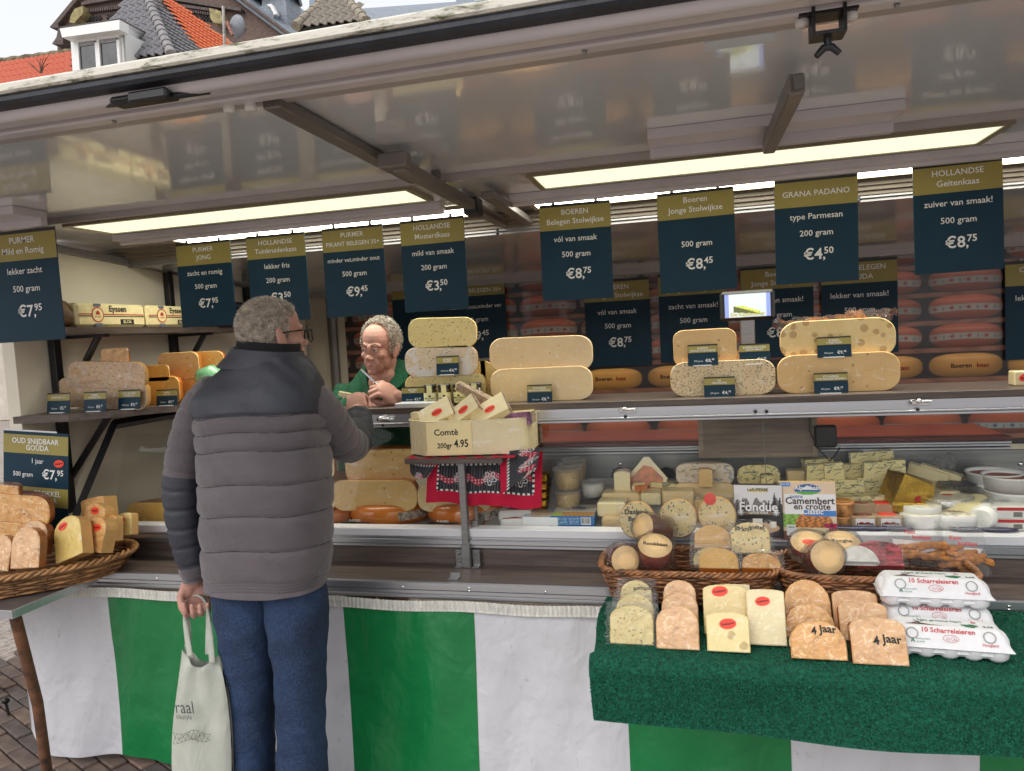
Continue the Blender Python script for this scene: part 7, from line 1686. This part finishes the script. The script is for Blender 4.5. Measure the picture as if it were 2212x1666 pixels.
c_ = n.mix(n.ramp(f_, .3, .75), S(12, 28, 54), S(28, 52, 88)); c_ = n.mix(n.math('MULTIPLY', n.ramp(w, .45, .65), .35), c_, S(70, 92, 122)); n.link(c_, n.b.inputs['Base Color']); n.b.inputs['Roughness'].default_value = .85; n.link(n.bump(n.math('ADD', n.noise(n.coord((1, 1, 2.2), rot=(.3, .4, 0)), 9, 3, .6, .4), n.math('MULTIPLY', w, .12)), .45, .02), n.b.inputs['Normal'])

# ---------------- the customer
CO = Vector((-1.27, 1.95, 0))
cu = thing('person', 'customer in quilted taupe jacket and jeans seen from behind, holding a tote', 'person', CO)
hp = at(590, 728, Y=1.97)-CO
HM = Matrix.Translation(hp) @ Matrix.Rotation(R(-36), 4, 'Z') @ Matrix.Rotation(R(4), 4, 'X') @ Matrix.Diagonal((.94, .94, .94, 1))
q = MB(); head(q, HM)
L_ = lambda x, y, Y: at(x, y, Y=Y)-CO
sh_l, el_l, wr_l = L_(446, 885, 1.95), L_(394, 1060, 1.91), L_(420, 1248, 1.94); sh_r, el_r, wr_r = L_(660, 872, 1.97), L_(757, 962, 2.20), L_(771, 893, 2.44)
capsule(q, hp+Vector((0, -.03, -.12)), L_(570, 840, 1.95), .06, .08, 14); q.ball(L_(565, 880, 1.95), (.15, .09, .09)); q.ball(L_(570, 1020, 1.95), (.14, .10, .2)); q.ball(L_(575, 1200, 1.95), (.14, .10, .14))
for a, b, r0, r1 in ((L_(500, 865, 1.95), sh_l, .04, .03), (sh_l, el_l, .03, .034), (el_l, wr_l, .036, .027), (L_(640, 865, 1.96), sh_r, .04, .03), (sh_r, el_r, .028, .026), (el_r, L_(773, 928, 2.36), .024, .024), (L_(773, 928, 2.36), wr_r, .024, .026),
                     (L_(535, 1240, 1.95), L_(545, 1480, 1.95), .075, .052), (L_(545, 1480, 1.95), L_(548, 1720, 1.97), .052, .038), (L_(640, 1240, 1.95), L_(652, 1480, 1.95), .075, .052), (L_(652, 1480, 1.95), L_(655, 1720, 1.97), .052, .038)): capsule(q, a, b, r0, r1, 12)
# right hand: fist in front of the shelf; left hand hooked through the bag straps
hd = (L_(768, 850, 2.50)-wr_r).normalized(); MZ = lambda p, y, zup: Matrix.Translation(p) @ Matrix(((y.cross(zup)).normalized(), y.normalized(), (y.cross(zup)).normalized().cross(y.normalized()))).transposed().to_4x4()
hand(q, MZ(wr_r, hd, Vector((0, -.8, .6))), (78, 85, 45), -1, thumb=(.5, .8, -.5))
hd = Vector((.03, .02, -1)); hand(q, MZ(wr_l, hd, Vector((-.55, .83, 0))), (62, 70, 40), -1, thumb=(.45, .85, -.35), s=1.02)
body = skinned(q, 'body', skin, cu, .0036, 3)
# hair: close crop
hairm = P('cropped_grey_hair', S(186, 174, 162), .7, var=.2, scale=40, col2=S(140, 128, 118)); hairm2 = P('grey_hair_strands', S(222, 214, 200), .55, var=.3, scale=70, col2=S(146, 136, 126))
def on_scalp(x, y, z): return (z > .060-.0*y and y < .078-.35*abs(x)) or (y < .030 and z > -.02-.0*x and z > -.055+.9*max(0, y+.03)) or (y < -.03 and z > -.078) 
cap_q = MB(); rg = np.random.default_rng(8)
E1 = (np.array((0, -.014, .036)), np.array((.076, .096, .092))); E2 = (np.array((0, .028, .045)), np.array((.066, .062, .070)))
def scalp_pts(N, keep, lift=1.02):
    d = rg.normal(0, 1, (N, 3)); d /= np.linalg.norm(d, axis=1)[:, None]; P_ = E1[0]+d*E1[1]*lift
    k = (((P_-E2[0])/E2[1])**2).sum(1) < 1; d2 = (P_-E2[0])/E2[1]; d2 /= np.linalg.norm(d2, axis=1)[:, None]; P_[k] = (E2[0]+d2*E2[1]*lift)[k]
    m = np.array([keep(*p) for p in P_]); nn = d/E1[1]; nn /= np.linalg.norm(nn, axis=1)[:, None]; return P_[m], nn[m]
pts, nn = scalp_pts(26000, on_scalp, 1.0)
dr = nn*.9+rg.normal(0, .35, nn.shape)+np.array((0, -.35, -.45)); dr /= np.linalg.norm(dr, axis=1)[:, None]; sd = np.cross(dr, rg.normal(0, 1, dr.shape)); sd /= np.linalg.norm(sd, axis=1)[:, None]
Lh = rg.uniform(.006, .013, (len(pts), 1)); tri = np.stack([pts-sd*.0011, pts+sd*.0011, pts+dr*Lh], 1).reshape(-1, 3)
HMn = np.array(HM); tri = tri @ HMn[:3, :3].T+HMn[:3, 3]
me = bpy.data.meshes.new('hair'); me.from_pydata(tri.tolist(), [], np.arange(len(tri)).reshape(-1, 3).tolist()); me.materials.append(hairm2); link('hair', me, cu)
q = MB()
q.lathe([(max(1e-4, math.sin(a)*1.018), math.cos(a)*1.018) for a in np.linspace(0, 2.2, 16)], 36, M=HM @ Matrix.Translation(E1[0]) @ Matrix.Diagonal((*E1[1], 1)))
HI = HM.inverted(); keepf = [f for f in q.f if all(on_scalp(*(HI @ Vector(q.v[i]))) for i in f)]; q.f = keepf; q.m = [0]*len(keepf); q.sm = [True]*len(keepf); q.build('hair_base', hairm, cu)
# glasses
fr = MB()
for s_ in (-1, 1):
    fr.tube([HM @ Vector(p) for p in ((s_*.083, -.01, .010), (s_*.080, .05, .012), (s_*.072, .104, .010))], .0026, 6)
    lp = [(s_*.012, .116, .012), (s_*.045, .112, .016), (s_*.070, .104, .010), (s_*.066, .104, -.022), (s_*.045, .109, -.030), (s_*.018, .114, -.022)]; fr.tube([HM @ Vector(p) for p in lp+lp[:1]], .0024, 6)
fr.tube([HM @ Vector((-.012, .116, .006)), HM @ Vector((.012, .116, .006))], .0022, 6)
gl_ = thing('glasses', 'dark rectangular-framed glasses worn by the customer', 'glasses', CO); fr.build('frame', blackm, gl_)
q = MB()
for s_ in (-1, 1): lp = [(s_*.012, .116, .012), (s_*.045, .112, .016), (s_*.070, .104, .010), (s_*.066, .104, -.022), (s_*.045, .109, -.030), (s_*.018, .114, -.022)]; q.add([HM @ Vector(p) for p in lp], [tuple(range(6))])
q.build('lenses', glass, gl_)
# jacket
rows_j = [(1262, 441, 702, .132), (1235, 438, 708, .134), (1180, 436, 712, .140), (1110, 434, 712, .146), (1040, 432, 711, .150), (970, 428, 706, .150), (920, 424, 703, .150), (885, 416, 700, .146), (855, 414, 697, .134), (828, 436, 690, .118), (803, 462, 680, .100), (784, 490, 660, .086), (772, 503, 648, .08)]
zr = lambda y: at(572, y, Y=1.95).z
q = loft_rows(rows_j, 1.95, CO, seams=[zr(y) for y in (893, 926, 963, 1032, 1097, 1168, 1234, 1240.5, 1247, 1253.5)], puff=.0065, wr=.003, sc=.885, shift=7, step=.0035)
k_, n2, zz = q.rings; yz = zr(893)
q.m = [1 if zz[i // n2]+.006*math.sin((2*math.pi*(i % n2)/n2)*2+1) > yz else 0 for i in range(len(q.f))]
# close the hem and neck
ra = q.ring_at; q.add(q.v[:n2], [tuple(range(n2))], 0); jk = q.build('jacket', [fab, fab_d], cu)
thread = P('seam_thread', S(40, 38, 42), .8)
for y in (893, 926, 963, 1032, 1097, 1168, 1236, 1243, 1250):
    q = MB(); q.tube(ra(zr(y)), .0022, 5, cap=False); q.build('seam', thread, jk)
ql = sleeve([(476, 838, 1.95, 38), (446, 862, 1.95, 42), (420, 908, 1.94, 40), (402, 970, 1.92, 39), (391, 1050, 1.91, 39), (396, 1120, 1.91, 37), (407, 1180, 1.92, 34), (418, 1225, 1.93, 30), (424, 1254, 1.94, 27)], CO)
ql.m = [1 if .46 < (i // ql.n_)/ql.N_ < .90 else 0 for i in range(len(ql.f))]; ql.build('sleeve', [fab, fab_d], jk)
qr = sleeve([(625, 838, 1.96, 40), (660, 856, 1.97, 45), (688, 882, 2.00, 46), (716, 918, 2.08, 44), (740, 955, 2.16, 42), (762, 965, 2.23, 37), (771, 948, 2.31, 33), (774, 920, 2.38, 32), (773, 896, 2.43, 29)], CO)
qr.m = [1 if (i // qr.n_)/qr.N_ > .62 else 0 for i in range(len(qr.f))]; qr.build('sleeve', [fab, fab_d], jk)
def collar(rows, Y, m, name, thick=.006):
    q = loft_rows(rows, Y, CO, step=.004, puff=0, wr=.001, e=2.2); n3 = q.rings[1]; o = q.build(name, m, jk); md = o.modifiers.new('s', 'SOLIDIFY'); md.thickness = thick; return o
def tilt_collar(o, zc, k):
    for v_ in o.data.vertices: v_.co.z += -(v_.co.y-.0)*k*0-(v_.co.x-(at(580, 780, Y=1.95).x-CO.x))*.12*max(0, 1)
    return o
c1 = tilt_collar(collar([(800, 476, 668, .10), (786, 490, 658, .096), (768, 504, 652, .090), (752, 512, 646, .086)], 1.95, fab_d, 'collar'), 0, .2)
c2 = tilt_collar(collar([(772, 512, 645, .082), (752, 519, 643, .080), (736, 524, 640, .078)], 1.955, blk, 'knit_collar', .004), 0, .2)
# jeans
jl = loft_rows([(1255, 468, 596, .095), (1300, 474, 598, .10), (1370, 488, 594, .095), (1440, 496, 589, .084), (1520, 502, 585, .076), (1600, 505, 583, .072), (1680, 505, 583, .074), (1765, 498, 592, .092)], 1.95, CO, wr=.004, wscale=14, n_=40); jeans = jl.build('jeans', den, cu)
jr = loft_rows([(1255, 576, 690, .095), (1300, 584, 698, .10), (1370, 594, 697, .095), (1440, 603, 695, .084), (1520, 607, 694, .078), (1600, 608, 696, .074), (1680, 607, 700, .076), (1765, 600, 712, .094)], 1.955, CO, wr=.004, wscale=14, n_=40); jr.build('trouser_leg', den, jeans)
shoe = P('dark_shoe', S(36, 32, 30), .5, var=.2)
for px in (546, 656):
    f0 = L_(px, 1745, 1.97); q = MB(); q.ball((0, .06, .045), (.048, .13, .05), 16, 10); q.v = [(a, b, max(.0, c)) for a, b, c in q.v]; q.box((-.045, -.06, .0), (.045, .17, .018), bev=.008); q.build('shoe', shoe, cu, (f0.x, .0, 0))
# piece of cheese in the raised hand
c = at(747, 853, Y=2.50); q = MB(); q.box((-.028, -.008, -.010), (.02, .008, .010), bev=.003); q.build('cheese_sample', paste_comte, None, c, (0, R(14), .2), label='small stick of pale cheese held by the customer', category='cheese')

# ---------------- tote bag
canvas, n = newmat('pale_canvas'); v = n.coord(); n.link(n.mix(n.ramp(n.noise(v, 7, 4), .3, .7), S(166, 169, 158), S(186, 189, 178)), n.b.inputs['Base Color']); n.b.inputs['Roughness'].default_value = .9; n.link(n.bump(n.math('ADD', n.noise(n.coord((1, 1, .4)), 11, 3, .6, .6), n.math('MULTIPLY', n.noise(v, 500, 2), .1)), .8, .02), n.b.inputs['Normal'])
TO = at(436, 1690, Y=1.86); TO.z = .07
tote = thing('tote_bag', 'pale canvas tote bag with raal lifestyle print in the customer hand', 'bag', TO)
brow = [(1690, 372, 500), (1650, 371, 500), (1600, 372, 499), (1550, 375, 497), (1500, 380, 493), (1450, 386, 484), (1420, 391, 474), (1402, 395, 466)]
def bagf(sgn):
    def f(u, v):
        k = v*(len(brow)-1); i = min(len(brow)-2, int(k)); t = k-i; y = brow[i][0]*(1-t)+brow[i+1][0]*t; xl = brow[i][1]*(1-t)+brow[i+1][1]*t; xr = brow[i][2]*(1-t)+brow[i+1][2]*t
        y += (26*math.sin(u*3.14)*max(0, v-.72)/.28 if v > .72 else 0)+18*u*v
        p = at(xl+(xr-xl)*u, y, Y=1.86); bul = .030*math.sin(u*3.14)**.6*(1-.55*v)
        return (p.x-TO.x, sgn*bul+.008*math.sin(u*9+v*5)*(1-abs(2*u-1))+.006*math.sin(u*15-v*7)*v+(.0 if sgn < 0 else .01), p.z-TO.z)
    return f
q = MB(); q.grid(bagf(-1), 34, 40); q.grid(bagf(1), 20, 30); tb = q.build('canvas_body', canvas, tote)
def strap(pts, name='strap'):
    P_ = [at(x, y, Y=Y)-TO for x, y, Y in pts]; N_ = 40; L = np.r_[0, np.cumsum([(b-a).length for a, b in zip(P_, P_[1:])])]; ts = np.linspace(0, L[-1], N_); co = [np.interp(ts, L, [p[k] for p in P_]) for k in range(3)]
    co = [np.convolve(np.pad(c, 3, 'edge'), np.ones(7)/7, 'valid') for c in co]; q = MB(); W_ = .012; vs = []
    for i in range(N_): 
        tw = .5+.5*math.cos(2*math.pi*i/N_); vs += [(co[0][i]-W_*tw*.9, co[1][i]-.003-W_*(1-tw)*.6, co[2][i]), (co[0][i]+W_*tw*.9, co[1][i]-.003+W_*(1-tw)*.6, co[2][i])]
    q.add(vs, [(2*i, 2*i+1, 2*i+3, 2*i+2) for i in range(N_-1)], 0, True); o = q.build(name, canvas, tote); md = o.modifiers.new('s', 'SOLIDIFY'); md.thickness = .0025; return o
strap([(413, 1425, 1.845), (404, 1370, 1.88), (399, 1320, 1.91), (405, 1290, 1.925), (420, 1280, 1.935), (438, 1284, 1.935), (449, 1300, 1.925), (455, 1350, 1.89), (461, 1440, 1.845)])
strap([(406, 1405, 1.88), (409, 1360, 1.90), (404, 1310, 1.925), (410, 1288, 1.94), (430, 1280, 1.945), (447, 1292, 1.94), (451, 1340, 1.91), (452, 1420, 1.885)])
ink = P('canvas_ink', S(58, 60, 62), .8, var=.1)
def btext(s_, x, y, size, rz=0): 
    p = at(x, y, Y=1.86-.042)-TO; return Matrix.Translation((p.x, -.042, p.z)) @ FACE @ Matrix.Rotation(rz, 4, 'Z')
q = MB(); q.text('raal', .058, btext('', 399, 1541, 0, R(3)), 0, 'C', -.004, .82); q.text('lifestyle', .021, btext('', 398, 1554, 0, R(4)), 0, 'C', -.004, .9)
random.seed(12); A = [(372+80*i/9, 1582+5*math.sin(i*.9)) for i in range(10)]; Bq = [(372+80*i/9, 1604+4*math.sin(i*.9+1)-i*.6) for i in range(10)]; Cq = [(376+80*i/9, 1592+6*math.sin(i*1.7)) for i in range(9)]
def ln(a, b):
    p, r_ = at(a[0]+2, a[1], Y=1.819)-TO, at(b[0]+2, b[1], Y=1.819)-TO; p.y = r_.y = -.041; q.tube([p, r_], .0005, 4, cap=False)
for i in range(9):
    ln(A[i], A[i+1]); ln(Bq[i], Bq[i+1]); ln(A[i], Cq[i]); ln(Cq[i], A[i+1]); ln(Bq[i], Cq[i]); ln(Cq[i], Bq[i+1])
    if i: ln(Cq[i-1], Cq[i])
q.build('print', ink, tb)

# ---------------- the seller
SO = at(815, 1100, Y=2.97); SO.z = 0
se = thing('person', 'grey curly-haired seller in green jacket leaning on the shelf with a knife', 'person', SO)
L2 = lambda x, y, Y: at(x, y, Y=Y)-SO
hp2 = L2(821, 752, 2.86)
HS = Matrix.Translation(hp2) @ Matrix.Rotation(R(172), 4, 'Z') @ Matrix.Rotation(R(-6), 4, 'X') @ Matrix.Rotation(R(-4), 4, 'Y') @ Matrix.Diagonal((.91, .92, .93, 1))
q = MB(); head(q, HS)
capsule(q, hp2+Vector((0, .03, -.12)), L2(818, 870, 2.97), .06, .08, 14); q.ball(L2(815, 900, 2.97), (.16, .09, .1)); q.ball(L2(815, 1050, 2.98), (.15, .1, .25))
sL, eL, wL = L2(882, 850, 2.96), L2(905, 885, 2.86), L2(862, 858, 2.735)
for a, b, r0, r1 in ((sL, eL, .045, .038), (eL, wL, .038, .027), (L2(755, 860, 2.96), L2(730, 900, 2.84), .045, .038), (L2(730, 900, 2.84), L2(770, 866, 2.80), .038, .028), (L2(780, 1180, 2.98), L2(780, 1450, 2.98), .08, .06), (L2(850, 1180, 2.98), L2(850, 1450, 2.98), .08, .06)): capsule(q, a, b, r0, r1, 12)
hd = (L2(828, 842, 2.69)-wL).normalized(); hand(q, MZ(wL, hd, Vector((.1, -.75, .65))), (66, 78, 40), -1, thumb=(.35, .85, -.5), s=1.05)
hand(q, MZ(L2(770, 866, 2.80), (L2(800, 866, 2.74)-L2(770, 866, 2.80)).normalized(), Vector((0, -.2, 1))), (50, 60, 30), 1)
skinned(q, 'body', skin, se, .003, 6)
eyew = P('eye_white', S(214, 204, 198), .25); iris = P('iris', S(62, 66, 68), .2); lipm = P('lips', S(176, 104, 92), .5, var=.1)
for s_ in (-1, 1):
    q = MB(); q.ball(HS @ Vector((s_*.030, .0845, .003)), .0095, 12, 9); e_ = q.build('eye', eyew, se); q = MB(); q.ball(HS @ Vector((s_*.030+.001, .0925, .002)), .0038, 10, 7); q.build('iris', iris, e_)
    q = MB(); q.tube([HS @ Vector((s_*.018, .0925, .0085)), HS @ Vector((s_*.030, .0955, .011)), HS @ Vector((s_*.044, .087, .006))], [.0028, .0036, .0028], 6); q.build('eyelid', skin, se)
    q = MB(); q.tube([HS @ Vector((s_*.014, .0985, .024)), HS @ Vector((s_*.030, .0975, .031)), HS @ Vector((s_*.050, .084, .024))], [.0022, .003, .0016], 6); q.build('eyebrow', P('brow_hair', S(112, 94, 82), .8) if 'brow_hair' not in MATS else MATS['brow_hair'], se)
q = MB(); q.tube([HS @ Vector(p) for p in ((-.022, .0845, -.072), (-.01, .0925, -.0665), (0, .094, -.0675), (.01, .0925, -.0665), (.022, .0845, -.072))], [.0015, .0032, .003, .0032, .0015], 7); q.build('mouth', lipm, se)
def curly(x, y, z):
    if y > .045 and z < .105: return False
    if y > .0 and z > .02 and abs(x) < .058 and y > .02+.5*abs(x)-.0: return z > .118 and y < .05
    return (y < .028 and z > -.005) or (y < -.02 and z > -.07)
pts, nn = scalp_pts(2300, curly, 1.04); q = MB()
Hn = np.array(HS)
for p, d in zip(pts, nn):
    w = Hn[:3, :3] @ p+Hn[:3, 3]; dd = Hn[:3, :3] @ d; t1 = np.cross(dd, rg.normal(0, 1, 3)); t1 /= np.linalg.norm(t1)+1e-9; t2 = np.cross(dd, t1); r_ = rg.uniform(.004, .008); ph = rg.uniform(0, 6); hgt = rg.uniform(.008, .020)
    q.tube([w+dd*hgt*k/7+r_*(t1*math.cos(ph+k*.9)+t2*math.sin(ph+k*.9)) for k in range(8)], [.0013]*8, 3, cap=False)
q.build('hair', P('grey_curls', S(190, 183, 170), .55, var=.4, scale=60, col2=S(122, 114, 106)), se)
greenj, n = newmat('green_work_jacket'); v = n.coord(); n.link(n.mix(n.ramp(n.noise(v, 8, 4), .3, .7), S(6, 70, 44), S(14, 92, 60)), n.b.inputs['Base Color']); n.b.inputs['Roughness'].default_value = .8; n.link(n.bump(n.noise(v, 20, 4, .6, 1), .5, .01), n.b.inputs['Normal'])
def seller_loft(rows, Y, wr=.004, e=2.3, n_=48, step=.006): return loft_rows(rows, Y, SO, step=step, wr=wr, e=e, n_=n_, wscale=24)
q = seller_loft([(1200, 735, 895, .13), (1050, 738, 890, .13), (960, 740, 890, .13), (900, 738, 894, .125), (865, 739, 894, .115), (838, 748, 888, .10), (818, 764, 876, .085), (802, 780, 862, .075)], 2.97); gj = q.build('green_jacket', greenj, se)
q = sleeve([(876, 848, 2.96, 34), (900, 872, 2.92, 33), (905, 886, 2.87, 29), (890, 876, 2.80, 25), (868, 862, 2.75, 20)], SO, puff=0, wr=.004); q.build('sleeve', greenj, gj)
q = sleeve([(756, 845, 2.96, 33), (738, 880, 2.90, 31), (735, 895, 2.85, 27), (752, 882, 2.81, 23), (768, 868, 2.80, 20)], SO, puff=0, wr=.004); q.build('sleeve', greenj, gj)
q = seller_loft([(838, 782, 866, .075), (815, 786, 862, .07), (796, 790, 852, .064)], 2.945, .001); q.build('black_shirt', blk, se)
for pts_ in ([(786, 792, 2.90), (774, 806, 2.88), (782, 838, 2.85), (800, 860, 2.84), (792, 832, 2.86)], [(860, 778, 2.90), (882, 786, 2.90), (876, 820, 2.86), (846, 848, 2.83), (838, 836, 2.84), (852, 808, 2.87)]):
    P_ = [L2(*p) for p in pts_]; q = MB(); k = len(P_); q.add(P_+[p+Vector((0, .012, 0)) for p in P_], [tuple(range(k)), tuple(range(k, 2*k))[::-1]]+[(i, (i+1) % k, k+(i+1) % k, k+i) for i in range(k)]); o = q.build('collar_wing', greenj, gj); bevel(o, .004, 2)
kn = thing('cheese_knife', 'slim steel knife held upright in the seller fist', 'knife', at(828, 836, Y=2.69)); kl = kn.location
a, b = at(828, 842, Y=2.688)-kl, at(779, 799, Y=2.74)-kl; q = MB(); m_ = a.lerp(b, .35); dv = (b-a).normalized(); up_ = dv.cross(Vector((0, 1, 0))).normalized()*.006
q.add([m_-up_*.7, m_+up_*.7, b+up_*.2, b-up_*1.0, m_-up_*.7+Vector((0, .002, 0)), m_+up_*.7+Vector((0, .002, 0)), b+up_*.2+Vector((0, .002, 0)), b-up_+Vector((0, .002, 0))], [(0, 1, 2, 3), (7, 6, 5, 4), (0, 4, 5, 1), (2, 6, 7, 3), (1, 5, 6, 2), (0, 3, 7, 4)]); q.build('blade', chrome, kn); q = MB(); q.tube([a, m_], .0055, 8); q.build('handle', steel, kn)
